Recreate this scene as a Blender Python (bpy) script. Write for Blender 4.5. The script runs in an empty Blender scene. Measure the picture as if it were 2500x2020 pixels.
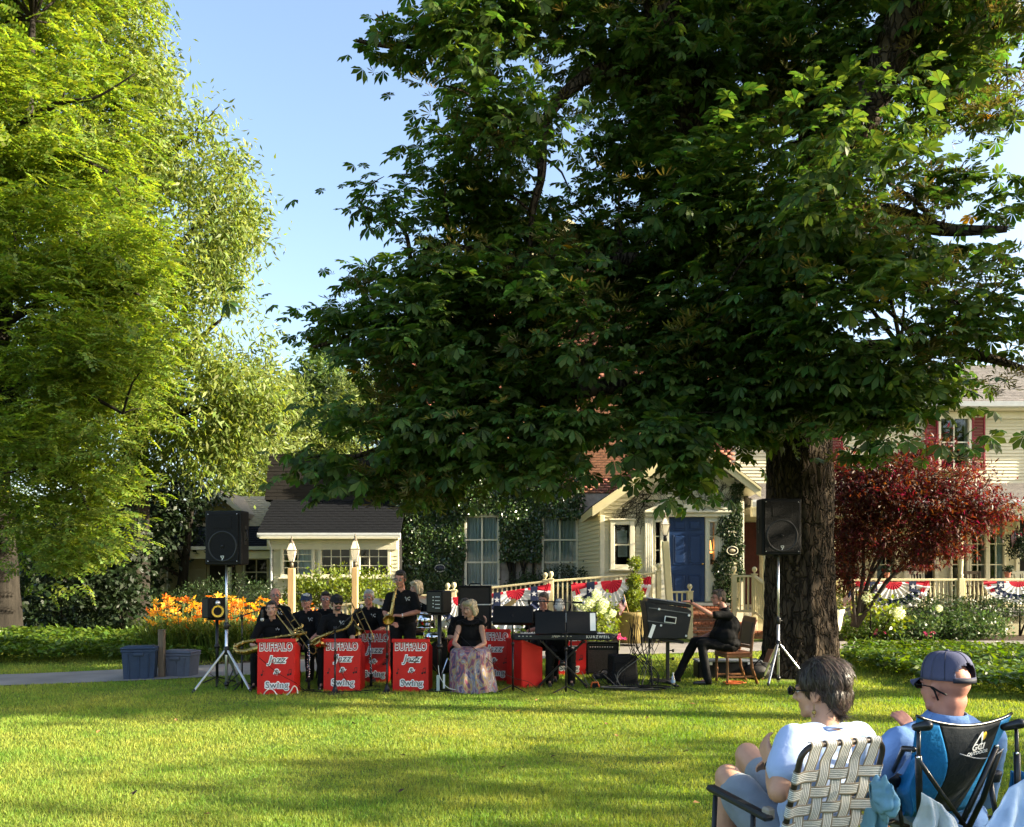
import bpy, bmesh, math, random
import numpy as np
from mathutils import Vector, Matrix, noise as mnoise
random.seed(7); RNG = np.random.default_rng(7)
PI = math.pi
SC = bpy.context.scene
COL = SC.collection
# ---------------------------------------------------------------- camera, sky, sun, exposure
F = 2000.0; HZ = 1410.0; CAMZ = 1.6
cam_d = bpy.data.cameras.new('camera'); cam = bpy.data.objects.new('camera', cam_d); COL.objects.link(cam)
cam.location = (0, 0, CAMZ); cam.rotation_euler = (PI/2, 0, 0)
cam_d.sensor_width = 36.0; cam_d.lens = 36.0*F/2500.0; cam_d.shift_y = (HZ-1010.0)/2500.0
cam_d.clip_start = 0.05; cam_d.clip_end = 3000
SC.camera = cam
SUN = Vector((0.90, -0.14, 0.39)).normalized()
world = bpy.data.worlds.new('World'); SC.world = world; world.use_nodes = True
wn = world.node_tree.nodes; wl = world.node_tree.links
sky = wn.new('ShaderNodeTexSky'); sky.sky_type = 'NISHITA'; sky.sun_disc = False
sky.sun_elevation = math.asin(SUN.z); sky.sun_rotation = math.atan2(SUN.x, SUN.y)
sky.air_density = 1.0; sky.dust_density = 2.6; sky.ozone_density = 1.0
wl.new(sky.outputs[0], wn['Background'].inputs[0]); wn['Background'].inputs[1].default_value = 0.105
sun_d = bpy.data.lights.new('sun', 'SUN'); sun_d.energy = 5.0; sun_d.angle = math.radians(0.55); sun_d.color = (1.0, 0.88, 0.66)
sun_o = bpy.data.objects.new('sun', sun_d); COL.objects.link(sun_o); sun_o.location = (30, -8, 20)
sun_o.rotation_euler = SUN.to_track_quat('Z', 'Y').to_euler()
SC.view_settings.view_transform = 'Standard'; SC.view_settings.look = 'None'
SC.view_settings.exposure = 2.12; SC.view_settings.gamma = 1.0
SC.view_settings.use_curve_mapping = False
SC.render.engine = 'CYCLES'
SC.cycles.max_bounces = 6; SC.cycles.transparent_max_bounces = 6; SC.cycles.transmission_bounces = 4; SC.cycles.diffuse_bounces = 3; SC.cycles.glossy_bounces = 3
try:
    SC.cycles.use_denoising = True; SC.cycles.denoiser = 'OPENIMAGEDENOISE'
except Exception: pass

def P(px, py, D):
    return Vector(((px-1250.0)/F*D, D, CAMZ+(HZ-py)/F*D))
def GX(px, D): return (px-1250.0)/F*D
def GZ(py, D): return CAMZ+(HZ-py)/F*D

# ---------------------------------------------------------------- materials
def srgb(h):
    if isinstance(h, str):
        h = h.lstrip('#'); c = [int(h[i:i+2], 16)/255 for i in (0, 2, 4)]
    else: c = h
    return tuple(((x/12.92) if x <= 0.04045 else ((x+0.055)/1.055)**2.4) for x in c)
MATS = {}
def mat(name, col, rough=0.6, metal=0.0, var=0.0, scale=8.0, bump=0.0, bscale=40.0, spec=0.3, stretch=(1, 1, 1), col2=None, island=0.0, trans=0.0, sheen=0.0, detail=4.0):
    """col linear rgb. var/col2: noise mix on object position; island: per-piece brightness; trans: leaf translucency."""
    if name in MATS: return MATS[name]
    m = bpy.data.materials.new(name); m.use_nodes = True
    nt = m.node_tree; n = nt.nodes; l = nt.links
    b = n['Principled BSDF']; out = n['Material Output']
    b.inputs['Roughness'].default_value = rough; b.inputs['Metallic'].default_value = metal
    b.inputs['Specular IOR Level'].default_value = spec
    if sheen: b.inputs['Sheen Weight'].default_value = sheen
    c4 = (*col, 1); b.inputs['Base Color'].default_value = c4
    src = None
    if var > 0 or col2 is not None or bump > 0:
        tc = n.new('ShaderNodeTexCoord'); mp = n.new('ShaderNodeMapping'); mp.inputs['Scale'].default_value = stretch
        l.new(tc.outputs['Object'], mp.inputs['Vector'])
    if var > 0 or col2 is not None:
        t = n.new('ShaderNodeTexNoise'); t.inputs['Scale'].default_value = scale; t.inputs['Detail'].default_value = detail
        l.new(mp.outputs[0], t.inputs['Vector'])
        r = n.new('ShaderNodeValToRGB'); r.color_ramp.elements[0].position = 0.3; r.color_ramp.elements[1].position = 0.72
        ca = col2 if col2 is not None else tuple(x*(1-var) for x in col)
        cb = col if col2 is not None else tuple(min(1, x*(1+var)) for x in col)
        r.color_ramp.elements[0].color = (*ca, 1); r.color_ramp.elements[1].color = (*cb, 1)
        l.new(t.outputs['Fac'], r.inputs[0]); src = r.outputs[0]
    if island > 0:
        g = n.new('ShaderNodeNewGeometry'); hs = n.new('ShaderNodeHueSaturation')
        mr = n.new('ShaderNodeMapRange'); mr.inputs[3].default_value = 1-island; mr.inputs[4].default_value = 1+island
        l.new(g.outputs['Random Per Island'], mr.inputs[0]); l.new(mr.outputs[0], hs.inputs['Value'])
        mr2 = n.new('ShaderNodeMapRange'); mr2.inputs[3].default_value = 0.5+island*0.07; mr2.inputs[4].default_value = 0.5-island*0.07
        m2 = n.new('ShaderNodeMath'); m2.operation = 'FRACT'; m3 = n.new('ShaderNodeMath'); m3.operation = 'MULTIPLY'; m3.inputs[1].default_value = 7.31
        l.new(g.outputs['Random Per Island'], m3.inputs[0]); l.new(m3.outputs[0], m2.inputs[0]); l.new(m2.outputs[0], mr2.inputs[0]); l.new(mr2.outputs[0], hs.inputs['Hue'])
        if src is not None: l.new(src, hs.inputs['Color'])
        else: hs.inputs['Color'].default_value = c4
        src = hs.outputs[0]
    if src is not None: l.new(src, b.inputs['Base Color'])
    if bump > 0:
        t2 = n.new('ShaderNodeTexNoise'); t2.inputs['Scale'].default_value = bscale; t2.inputs['Detail'].default_value = 3
        l.new(mp.outputs[0], t2.inputs['Vector'])
        bp = n.new('ShaderNodeBump'); bp.inputs['Strength'].default_value = min(1, bump); bp.inputs['Distance'].default_value = 0.02
        l.new(t2.outputs['Fac'], bp.inputs['Height']); l.new(bp.outputs[0], b.inputs['Normal'])
    if trans > 0:
        tr = n.new('ShaderNodeBsdfTranslucent'); mx = n.new('ShaderNodeMixShader'); mx.inputs[0].default_value = trans
        hs2 = n.new('ShaderNodeHueSaturation'); hs2.inputs['Hue'].default_value = 0.485; hs2.inputs['Saturation'].default_value = 1.15; hs2.inputs['Value'].default_value = 1.9
        if src is not None: l.new(src, hs2.inputs['Color'])
        else: hs2.inputs['Color'].default_value = c4
        l.new(hs2.outputs[0], tr.inputs[0])
        l.new(b.outputs[0], mx.inputs[1]); l.new(tr.outputs[0], mx.inputs[2]); l.new(mx.outputs[0], out.inputs[0])
    m.cycles.use_bump_map_correction = False if hasattr(m.cycles, 'use_bump_map_correction') else False
    MATS[name] = m
    return m
def emat(name, col, s):
    m = mat(name, col); b = m.node_tree.nodes['Principled BSDF']
    b.inputs['Emission Color'].default_value = (*col, 1); b.inputs['Emission Strength'].default_value = s
    return m
def glass_mat(name, tint=(0.9, 0.95, 0.95), alpha=0.965, rough=0.03):
    if name in MATS: return MATS[name]
    m = bpy.data.materials.new(name); m.use_nodes = True; nt = m.node_tree; n = nt.nodes; l = nt.links
    n.remove(n['Principled BSDF']); g = n.new('ShaderNodeBsdfGlossy'); g.inputs['Roughness'].default_value = rough
    t = n.new('ShaderNodeBsdfTransparent'); t.inputs[0].default_value = (*tint, 1)
    fr = n.new('ShaderNodeFresnel'); fr.inputs[0].default_value = 1.5
    mr = n.new('ShaderNodeMath'); mr.operation = 'ADD'; mr.inputs[1].default_value = 1-alpha-0.04; mr.use_clamp = True
    mx = n.new('ShaderNodeMixShader'); l.new(fr.outputs[0], mr.inputs[0]); l.new(mr.outputs[0], mx.inputs[0])
    l.new(t.outputs[0], mx.inputs[1]); l.new(g.outputs[0], mx.inputs[2]); l.new(mx.outputs[0], n['Material Output'].inputs[0])
    MATS[name] = m; return m

# ---------------------------------------------------------------- objects
WLOC = {}
def tag(o, label=None, cat=None, group=None, kind=None):
    if label: o['label'] = label
    if cat: o['category'] = cat
    if group: o['group'] = group
    if kind: o['kind'] = kind
    return o
def thing(name, label, cat, loc=(0, 0, 0), rz=0.0, group=None):
    o = bpy.data.objects.new(name, None); COL.objects.link(o); o.empty_display_size = 0.2
    o.location = loc; o.rotation_euler = (0, 0, rz); WLOC[o.name] = Vector(loc)
    return tag(o, label, cat, group)
def link(name, me, parent=None, kind=None, label=None):
    o = bpy.data.objects.new(name, me); COL.objects.link(o)
    if parent is not None: o.parent = parent
    if kind: o['kind'] = kind
    if label: o['label'] = label
    return o
def copy_tree(o, parent=None):
    c = o.copy(); COL.objects.link(c)
    if parent is not None: c.parent = parent
    for ch in list(o.children): copy_tree(ch, c)
    return c
def rot_to(d, up=Vector((0, 0, 1))):
    """matrix with Z along d"""
    d = Vector(d).normalized()
    if abs(d.dot(up)) > 0.999: up = Vector((0, 1, 0))
    x = up.cross(d).normalized(); y = d.cross(x)
    return Matrix((x, y, d)).transposed()

class MB:
    def __init__(s): s.v = []; s.f = []; s.m = []; s.mi = 0; s.smooth_f = []; s.sm = False
    def add(s, vs, fs):
        b = len(s.v); s.v.extend(tuple(v) for v in vs)
        for f in fs: s.f.append(tuple(b+i for i in f)); s.m.append(s.mi); s.smooth_f.append(s.sm)
        return s
    def use(s, mi, sm=False): s.mi = mi; s.sm = sm; return s
    def quad(s, a, b, c, d): return s.add((a, b, c, d), ((0, 1, 2, 3),))
    def box(s, c, size, R=None, bev=0.0):
        hx, hy, hz = size[0]/2, size[1]/2, size[2]/2; c = Vector(c)
        vs = []; fs = []
        if bev <= 0:
            for z in (-hz, hz):
                for x, y in ((-hx, -hy), (hx, -hy), (hx, hy), (-hx, hy)): vs.append(Vector((x, y, z)))
            fs = [(3, 2, 1, 0), (4, 5, 6, 7), (0, 1, 5, 4), (1, 2, 6, 5), (2, 3, 7, 6), (3, 0, 4, 7)]
        else:
            b = min(bev, hx*0.9, hy*0.9, hz*0.9); idx = {}
            for sx in (-1, 1):
                for sy in (-1, 1):
                    for sz in (-1, 1):
                        for a in range(3):
                            p = [sx*(hx-b), sy*(hy-b), sz*(hz-b)]; p[a] = (sx*hx, sy*hy, sz*hz)[a]
                            idx[(sx, sy, sz, a)] = len(vs); vs.append(Vector(p))
            for a in range(3):
                u, w = [(1, 2), (2, 0), (0, 1)][a]
                for sg in (-1, 1):
                    q = []
                    for su, sw in ((-1, -1), (1, -1), (1, 1), (-1, 1)):
                        k = [0, 0, 0]; k[a] = sg; k[u] = su; k[w] = sw; q.append(idx[(*k, a)])
                    fs.append(tuple(q if sg > 0 else q[::-1]))
            for a in range(3):
                u, w = [(1, 2), (2, 0), (0, 1)][a]
                for su in (-1, 1):
                    for sw in (-1, 1):
                        k0 = [0, 0, 0]; k1 = [0, 0, 0]; k0[a] = -1; k1[a] = 1
                        for k in (k0, k1): k[u] = su; k[w] = sw
                        q = [idx[(*k0, u)], idx[(*k1, u)], idx[(*k1, w)], idx[(*k0, w)]]
                        fs.append(tuple(q if su*sw < 0 else q[::-1]))
            for sx in (-1, 1):
                for sy in (-1, 1):
                    for sz in (-1, 1):
                        t = [idx[(sx, sy, sz, a)] for a in range(3)]
                        fs.append(tuple(t if sx*sy*sz > 0 else t[::-1]))
        if R is not None: vs = [R @ v for v in vs]
        return s.add([v+c for v in vs], fs)
    def bar(s, p0, p1, w, h, bev=0.0, up=Vector((0, 0, 1))):
        """rectangular bar from p0 to p1; w sideways, h along up"""
        p0 = Vector(p0); p1 = Vector(p1); d = (p1-p0); L = d.length; R = rot_to(d, up)
        return s.box((p0+p1)/2, (w, h, L), R, bev)
    def tube(s, pts, r, n=8, caps=True, sq=None):
        pts = [Vector(p) for p in pts]; k = len(pts)
        rs = r if isinstance(r, (list, tuple)) else [r]*k
        vs = []; prev = None
        for i, p in enumerate(pts):
            d = (pts[min(i+1, k-1)]-pts[max(i-1, 0)])
            if d.length < 1e-9: d = Vector((0, 0, 1))
            d.normalize()
            if prev is None:
                up = Vector((0, 0, 1)) if abs(d.z) < 0.95 else Vector((0, 1, 0))
                x = up.cross(d).normalized()
            else:
                x = prev - d*prev.dot(d)
                x = x.normalized() if x.length > 1e-6 else Vector((0, 0, 1)).cross(d).normalized()
            prev = x; y = d.cross(x)
            for j in range(n):
                a = 2*PI*j/n; vs.append(p + (x*math.cos(a)+y*math.sin(a)*(sq or 1))*rs[i])
        fs = []
        for i in range(k-1):
            for j in range(n):
                a = i*n+j; b = i*n+(j+1) % n; fs.append((a, b, b+n, a+n))
        if caps: fs.append(tuple(range(n-1, -1, -1))); fs.append(tuple((k-1)*n+j for j in range(n)))
        sm = s.sm; s.sm = True; s.add(vs, fs); s.sm = sm
        return s
    def lathe(s, prof, c=(0, 0, 0), n=12, R=None, sx=1.0, sy=1.0, caps=True):
        c = Vector(c); vs = []; k = len(prof)
        for r, z in prof:
            for j in range(n):
                a = 2*PI*j/n; v = Vector((r*math.cos(a)*sx, r*math.sin(a)*sy, z)); vs.append((R @ v if R is not None else v)+c)
        fs = []
        for i in range(k-1):
            for j in range(n):
                a = i*n+j; b = i*n+(j+1) % n; fs.append((a, b, b+n, a+n))
        if caps: fs.append(tuple(range(n-1, -1, -1))); fs.append(tuple((k-1)*n+j for j in range(n)))
        sm = s.sm; s.sm = True; s.add(vs, fs); s.sm = sm
        return s
    def ell(s, c, r, R=None, n=12, m=8):
        if not isinstance(r, (tuple, list, Vector)): r = (r, r, r)
        c = Vector(c); vs = [Vector((0, 0, -r[2]))]; fs = []
        for i in range(1, m):
            t = -PI/2+PI*i/m
            for j in range(n):
                a = 2*PI*j/n; vs.append(Vector((r[0]*math.cos(t)*math.cos(a), r[1]*math.cos(t)*math.sin(a), r[2]*math.sin(t))))
        vs.append(Vector((0, 0, r[2]))); e = len(vs)-1
        for j in range(n): fs.append((0, 1+(j+1) % n, 1+j)); fs.append((e, e-n+j, e-n+(j+1) % n))
        for i in range(m-2):
            for j in range(n):
                a = 1+i*n+j; b = 1+i*n+(j+1) % n; fs.append((a, b, b+n, a+n))
        if R is not None: vs = [R @ v for v in vs]
        sm = s.sm; s.sm = True; s.add([v+c for v in vs], fs); s.sm = sm
        return s
    def cap(s, p0, r0, p1, r1, n=10):
        """closed tapered capsule"""
        p0 = Vector(p0); p1 = Vector(p1); d = p1-p0; L = max(d.length, 1e-6); R = rot_to(d)
        prof = []
        for i in range(0, 5): a = -PI/2+PI/2*i/4; prof.append((max(1e-4, r0*math.cos(a)), r0*math.sin(a)))
        for i in range(0, 5): a = PI/2*i/4; prof.append((max(1e-4, r1*math.cos(a)), L+r1*math.sin(a)))
        return s.lathe(prof, p0, n, R)
    def prism(s, poly, d):
        """poly: 3d points of a planar outline, extruded by vector d"""
        k = len(poly); d = Vector(d); vs = [Vector(p) for p in poly]+[Vector(p)+d for p in poly]
        fs = [tuple(range(k-1, -1, -1)), tuple(range(k, 2*k))]+[(i, (i+1) % k, k+(i+1) % k, k+i) for i in range(k)]
        return s.add(vs, fs)
    def grid(s, fn, nu, nv, closed_u=False):
        vs = [fn(i/nu, j/nv) for j in range(nv+1) for i in range(nu+1)]
        fs = [(j*(nu+1)+i, j*(nu+1)+i+1, (j+1)*(nu+1)+i+1, (j+1)*(nu+1)+i) for j in range(nv) for i in range(nu)]
        sm = s.sm; s.sm = True; s.add(vs, fs); s.sm = sm
        return s
    def mesh(s, name, mats, off=None):
        me = bpy.data.meshes.new(name)
        vs = s.v if off is None else [(v[0]-off[0], v[1]-off[1], v[2]-off[2]) for v in s.v]
        me.from_pydata(vs, [], s.f)
        for m in (mats if isinstance(mats, (list, tuple)) else [mats]): me.materials.append(m)
        if any(s.m): me.polygons.foreach_set('material_index', s.m)
        me.polygons.foreach_set('use_smooth', s.smooth_f)
        me.update(); return me
    def build(s, name, mats, parent=None, world=False, kind=None, label=None):
        off = None
        if world and parent is not None:
            q = parent; off = Vector((0, 0, 0))
            while q is not None: off = off+Vector(q.location); q = q.parent
        return link(name, s.mesh(name, mats, off), parent, kind, label)

def fast_mesh(name, V, Fc, mats, mi=None, smooth=False):
    """V (n,3), Fc (m,k) all faces of k corners"""
    V = np.asarray(V, dtype=np.float32); Fc = np.asarray(Fc, dtype=np.int32); m, k = Fc.shape
    me = bpy.data.meshes.new(name)
    me.vertices.add(len(V)); me.vertices.foreach_set('co', V.ravel())
    me.loops.add(m*k); me.loops.foreach_set('vertex_index', Fc.ravel())
    me.polygons.add(m); me.polygons.foreach_set('loop_start', np.arange(0, m*k, k, dtype=np.int32))
    try: me.polygons.foreach_set('loop_total', np.full(m, k, dtype=np.int32))
    except Exception: pass
    for mm in (mats if isinstance(mats, (list, tuple)) else [mats]): me.materials.append(mm)
    if mi is not None: me.polygons.foreach_set('material_index', np.asarray(mi, dtype=np.int32))
    if smooth: me.polygons.foreach_set('use_smooth', np.ones(m, dtype=bool))
    me.update(calc_edges=True); return me

def nrm(a): return a/np.maximum(np.linalg.norm(a, axis=-1, keepdims=True), 1e-9)
def scatter(T, Tf, pos, d, n, size):
    """instances template T (k,3) [x side, y along d, z along n] -> verts, faces"""
    pos = np.asarray(pos); d = nrm(np.asarray(d)); n = np.asarray(n)
    x = nrm(np.cross(d, n)); z = np.cross(x, d)
    size = np.asarray(size).reshape(-1, 1, 1)
    V = pos[:, None, :]+size*(T[None, :, 0:1]*x[:, None, :]+T[None, :, 1:2]*d[:, None, :]+T[None, :, 2:3]*z[:, None, :])
    k = len(T); N = len(pos)
    Fc = (np.arange(N)*k)[:, None, None]+np.asarray(Tf)[None]
    return V.reshape(-1, 3), Fc.reshape(-1, np.asarray(Tf).shape[1])
LEAF4 = (np.array([(0, 0, 0), (0.28, 0.45, 0.06), (0, 1, -0.05), (-0.28, 0.45, 0.06)]), np.array([(0, 1, 2, 3)]))
LEAFN = (np.array([(0, 0, 0), (0.14, 0.4, 0.04), (0, 1, -0.12), (-0.14, 0.4, 0.04)]), np.array([(0, 1, 2, 3)]))
def rand_dir(N, up=0.0):
    v = RNG.normal(size=(N, 3)); v[:, 2] += up; return nrm(v)
# materials shared
M = {}
M['cream'] = mat('cream_paint', srgb('#cfc49a'), 0.55, var=0.10, scale=3, bump=0.08, bscale=60)
M['creamw'] = mat('cream_white_trim', srgb('#dcd6bd'), 0.5, var=0.06, scale=5)
M['sidingw'] = mat('clapboard_paint', srgb('#cfc8aa'), 0.6, var=0.10, scale=2.2, stretch=(0.3, 1, 3), bump=0.06, bscale=50)
M['white'] = mat('white_paint', (0.75, 0.75, 0.72), 0.5, var=0.05)
M['gutter'] = mat('gutter_paint', (0.62, 0.64, 0.66), 0.4, var=0.06)
M['black'] = mat('black_plastic', (0.006, 0.006, 0.0065), 0.5, var=0.2, scale=30, spec=.16)
M['blackm'] = mat('black_metal', (0.008, 0.008, 0.009), 0.35, spec=0.35)
M['chrome'] = mat('brushed_aluminium', (0.72, 0.73, 0.75), 0.32, metal=0.85)
M['chromes'] = mat('chrome', (0.85, 0.85, 0.86), 0.12, metal=1.0)
M['brass'] = mat('brass', (0.42, 0.28, 0.09), 0.26, metal=1.0, var=0.15, scale=30)
M['red'] = mat('red_enamel', (0.68, 0.012, 0.010), 0.35, spec=0.45, var=0.06, scale=6)
M['darkglass'] = mat('window_glass', (0.012, 0.015, 0.016), 0.06, spec=0.8)
M['interior'] = mat('dark_interior', (0.012, 0.011, 0.010), 0.9)
M['curtain'] = mat('net_curtain', (0.50, 0.55, 0.54), 0.8, var=0.15, scale=20, stretch=(6, 1, 0.2))
M['brick'] = mat('red_brick', srgb('#93604c'), 0.85, var=0.3, scale=12, island=0.25, bump=0.2, bscale=80)
M['mortar'] = mat('mortar', (0.33, 0.29, 0.25), 0.9, var=0.2)
M['shingle'] = mat('dark_shingle', (0.006, 0.007, 0.009), 0.9, spec=0.15, var=0.3, scale=10, island=0.25, bump=0.3, bscale=120)
M['shingleb'] = mat('tan_shingle', srgb('#a8997c'), 0.9, var=0.2, scale=10, island=0.14, bump=0.3, bscale=120)
M['shingleg'] = mat('grey_shingle', srgb('#6c6762'), 0.9, var=0.2, scale=10, island=0.16, bump=0.3, bscale=120)
M['wood'] = mat('weathered_wood', (0.16, 0.12, 0.08), 0.8, var=0.3, scale=6, stretch=(6, 6, 0.6))
M['bark'] = None
# unseen trees right of the frame, slim and high crowned ones added for shade: label, x, y, height, half width, crown bottom
SHADE_TREES = [('broad tree between the two off the right edge', 20.0, .4, 8.9, 2.3, .3), ('broad tree off the right edge of the lawn', 19.5, 3.0, 9.2, 3.0, .3), ('second broad tree beyond the right edge of the lawn', 18.5, -1.6, 9.0, 3.2, .3), ('third tree behind the viewer on the right', 15.0, -6.0, 7.0, 3.0, .5), ('fourth tree far off the right edge', 26, .5, 10.5, 3.2, 1.0), ('slim tall tree right of the garden bed beyond the frame', 17.0, 11.9, 10.5, 1.6, 5.4), ('slim tall tree beside the lawn beyond the right edge of frame', 17.0, 9.2, 12.0, 1.25, 5.0), ('high crowned tree beside the lawn beyond the right edge of frame', 17.0, 7.2, 12.2, 1.5, 8.4)]
# ================================================================ ground
def gz(x, y):
    t = min(1, max(0, (y-14.0)/5.5)); return 0.13*t*t*(3-2*t)
def gzv(x, y):
    t = np.clip((y-14.0)/5.5, 0, 1); return 0.13*t*t*(3-2*t)
def ground_material():
    m = mat('lawn_soil', (0.075, 0.098, 0.018), 0.95, spec=0.1); nt = m.node_tree; n = nt.nodes; l = nt.links
    tc = n.new('ShaderNodeNewGeometry')
    t1 = n.new('ShaderNodeTexNoise'); t1.inputs['Scale'].default_value = 0.55; t1.inputs['Detail'].default_value = 5
    t2 = n.new('ShaderNodeTexNoise'); t2.inputs['Scale'].default_value = 14; t2.inputs['Detail'].default_value = 4
    l.new(tc.outputs['Position'], t1.inputs['Vector']); l.new(tc.outputs['Position'], t2.inputs['Vector'])
    r1 = n.new('ShaderNodeValToRGB'); r1.color_ramp.elements[0].position = .35; r1.color_ramp.elements[1].position = .7
    r1.color_ramp.elements[0].color = (0.085, 0.145, 0.022, 1); r1.color_ramp.elements[1].color = (0.20, 0.205, 0.045, 1)
    l.new(t1.outputs['Fac'], r1.inputs[0])
    mx = n.new('ShaderNodeMix'); mx.data_type = 'RGBA'; mx.blend_type = 'MULTIPLY'; mx.inputs[0].default_value = 0.7
    r2 = n.new('ShaderNodeValToRGB'); r2.color_ramp.elements[0].position = .3; r2.color_ramp.elements[0].color = (0.35, 0.35, 0.35, 1); r2.color_ramp.elements[1].position = .7
    l.new(t2.outputs['Fac'], r2.inputs[0]); l.new(r1.outputs[0], mx.inputs[6]); l.new(r2.outputs[0], mx.inputs[7])
    l.new(mx.outputs[2], n['Principled BSDF'].inputs['Base Color'])
    return m
M['lawn'] = ground_material()
ys = np.concatenate([np.linspace(-60, 2, 10), np.linspace(4, 24, 41), np.array([30, 40, 60, 100, 200, 500, 1200])])
xs = np.concatenate([np.array([-900, -300, -100, -60, -35]), np.linspace(-24, 24, 33), np.array([35, 60, 100, 300, 900])])
gx, gy = np.meshgrid(xs, ys); V = np.stack([gx.ravel(), gy.ravel(), gzv(gx, gy).ravel()], 1)
nx = len(xs); I = np.arange(len(V)).reshape(len(ys), nx)
Fq = np.stack([I[:-1, :-1].ravel(), I[:-1, 1:].ravel(), I[1:, 1:].ravel(), I[1:, :-1].ravel()], 1)
tag(link('lawn', fast_mesh('lawn', V, Fq, M['lawn'])), kind='structure')

def sheet(name, near, far, m, dz, n=40, kind='structure'):
    """strip between two polylines (x,y), draped on the ground"""
    def samp(pl, t):
        L = [0]
        for a, b in zip(pl, pl[1:]): L.append(L[-1]+math.hypot(b[0]-a[0], b[1]-a[1]))
        d = t*L[-1]
        for i in range(len(pl)-1):
            if d <= L[i+1]+1e-9:
                u = (d-L[i])/max(1e-9, L[i+1]-L[i]); return (pl[i][0]+(pl[i+1][0]-pl[i][0])*u, pl[i][1]+(pl[i+1][1]-pl[i][1])*u)
        return pl[-1]
    V = []; Fc = []
    for i in range(n+1):
        a = samp(near, i/n); b = samp(far, i/n)
        for k in range(5):
            x = a[0]+(b[0]-a[0])*k/4; y = a[1]+(b[1]-a[1])*k/4; V.append((x, y, gz(x, y)+dz))
    for i in range(n):
        for k in range(4): Fc.append((i*5+k, (i+1)*5+k, (i+1)*5+k+1, i*5+k+1))
    return tag(link(name, fast_mesh(name, V, Fc, m)), kind=kind)
M['drive'] = mat('pale_asphalt', (0.21, 0.195, 0.18), 0.9, spec=0.2, var=0.18, scale=1.6, bump=0.25, bscale=150, detail=9)
PATH_N = [(-16, 10.6), (-7.5, 12.0), (-5.9, 12.6), (-4.6, 13.2), (-2.2, 14.4), (0, 15.5), (2.2, 16.3), (5.0, 16.9), (6.6, 17.2), (9, 17.9), (14, 18.1), (24, 18.0)]
PATH_F = [(-16, 12.0), (-8.2, 13.4), (-6.6, 14.2), (-5.3, 14.9), (-2.9, 16.2), (-0.5, 17.3), (2.0, 18.2), (4.6, 18.6), (6.6, 18.7), (9, 18.9), (14, 19.0), (24, 18.9)]
sheet('driveway', PATH_N, PATH_F, M['drive'], 0.012)
M['mulch'] = mat('bark_mulch', (0.055, 0.038, 0.026), 0.95, var=0.5, scale=25, bump=0.6, bscale=60)
BED_C = ([(-6.7, 14.25), (-5.3, 14.95), (-2.9, 16.25), (-0.5, 17.35), (2.0, 18.25), (3.6, 18.5)], [(-7.5, 20), (-5.5, 22), (-3, 22.8), (0, 23), (1.8, 23), (3.4, 19.6)])
sheet('planting_bed', BED_C[0], BED_C[1], M['mulch'], 0.010)
sheet('planting_bed', [(6.9, 18.75), (9, 19.0), (14, 19.1), (20, 19.0)], [(6.9, 21), (9, 21), (14, 21), (20, 21)], M['mulch'], 0.010)
# grass blades: nobody could count them
def in_strip(x, y, near, far, pad=0.0):
    nx_ = np.interp(x, [p[0] for p in near], [p[1] for p in near]); fx_ = np.interp(x, [p[0] for p in far], [p[1] for p in far])
    return (y > nx_-pad) & (y < fx_+pad)
def make_grass():
    N = 560000
    u = RNG.random(N); y = 4.3*(18.6/4.3)**u       # even on screen
    x = (RNG.random(N)*2-1)*(y*0.70+1.9)
    keep = ~in_strip(x, y, PATH_N, PATH_F, 0.03)
    keep &= ~((y > 14.5) & (np.abs(x-1) < 6) & in_strip(x, y, BED_C[0], BED_C[1]))
    keep &= np.hypot(x-4.5, y-13.05) > 0.62
    x = x[keep]; y = y[keep]; N = len(x)
    pos = np.stack([x, y, gzv(x, y)-0.004], 1)
    pn = np.sin(x*1.7+np.sin(y*1.3)*1.5)*np.cos(y*2.1+np.sin(x*0.9))
    h = (0.026+0.022*RNG.random(N))*(1+0.25*pn)*(0.75+0.04*y)
    lean = RNG.normal(size=(N, 3))*0.45; lean[:, 2] = 1; d = nrm(lean)
    n = rand_dir(N)
    w = 0.0088*(0.35+0.085*y)
    side = nrm(np.cross(d, n))
    V = np.empty((N, 3, 3)); V[:, 0] = pos-side*w[:, None]*.5; V[:, 1] = pos+side*w[:, None]*.5; V[:, 2] = pos+d*h[:, None]
    Fc = np.arange(N*3).reshape(N, 3)
    m = mat('grass_blade', (0.135, 0.165, 0.022), 0.65, spec=0.25, island=0.35, trans=0.35); nt = m.node_tree; nn = nt.nodes; l = nt.links
    # straw coloured patches
    g = nn.new('ShaderNodeNewGeometry'); t = nn.new('ShaderNodeTexNoise'); t.inputs['Scale'].default_value = 0.8; t.inputs['Detail'].default_value = 7; t.inputs['Roughness'].default_value = 0.7
    l.new(g.outputs['Position'], t.inputs['Vector']); r = nn.new('ShaderNodeValToRGB'); r.color_ramp.elements[0].position = .38; r.color_ramp.elements[1].position = .68
    r.color_ramp.elements[0].color = (0.125, 0.215, 0.030, 1); r.color_ramp.elements[1].color = (0.300, 0.310, 0.060, 1)
    l.new(t.outputs['Fac'], r.inputs[0])
    hs = [k for k in nn if k.type == 'HUE_SAT']
    for k in hs:
        if not k.inputs['Color'].is_linked: l.new(r.outputs[0], k.inputs['Color'])
    me = fast_mesh('grass', V.reshape(-1, 3), Fc, m)
    tag(link('grass', me), 'short mown green and straw coloured grass covering the lawn', 'grass', kind='stuff')
make_grass()

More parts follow.
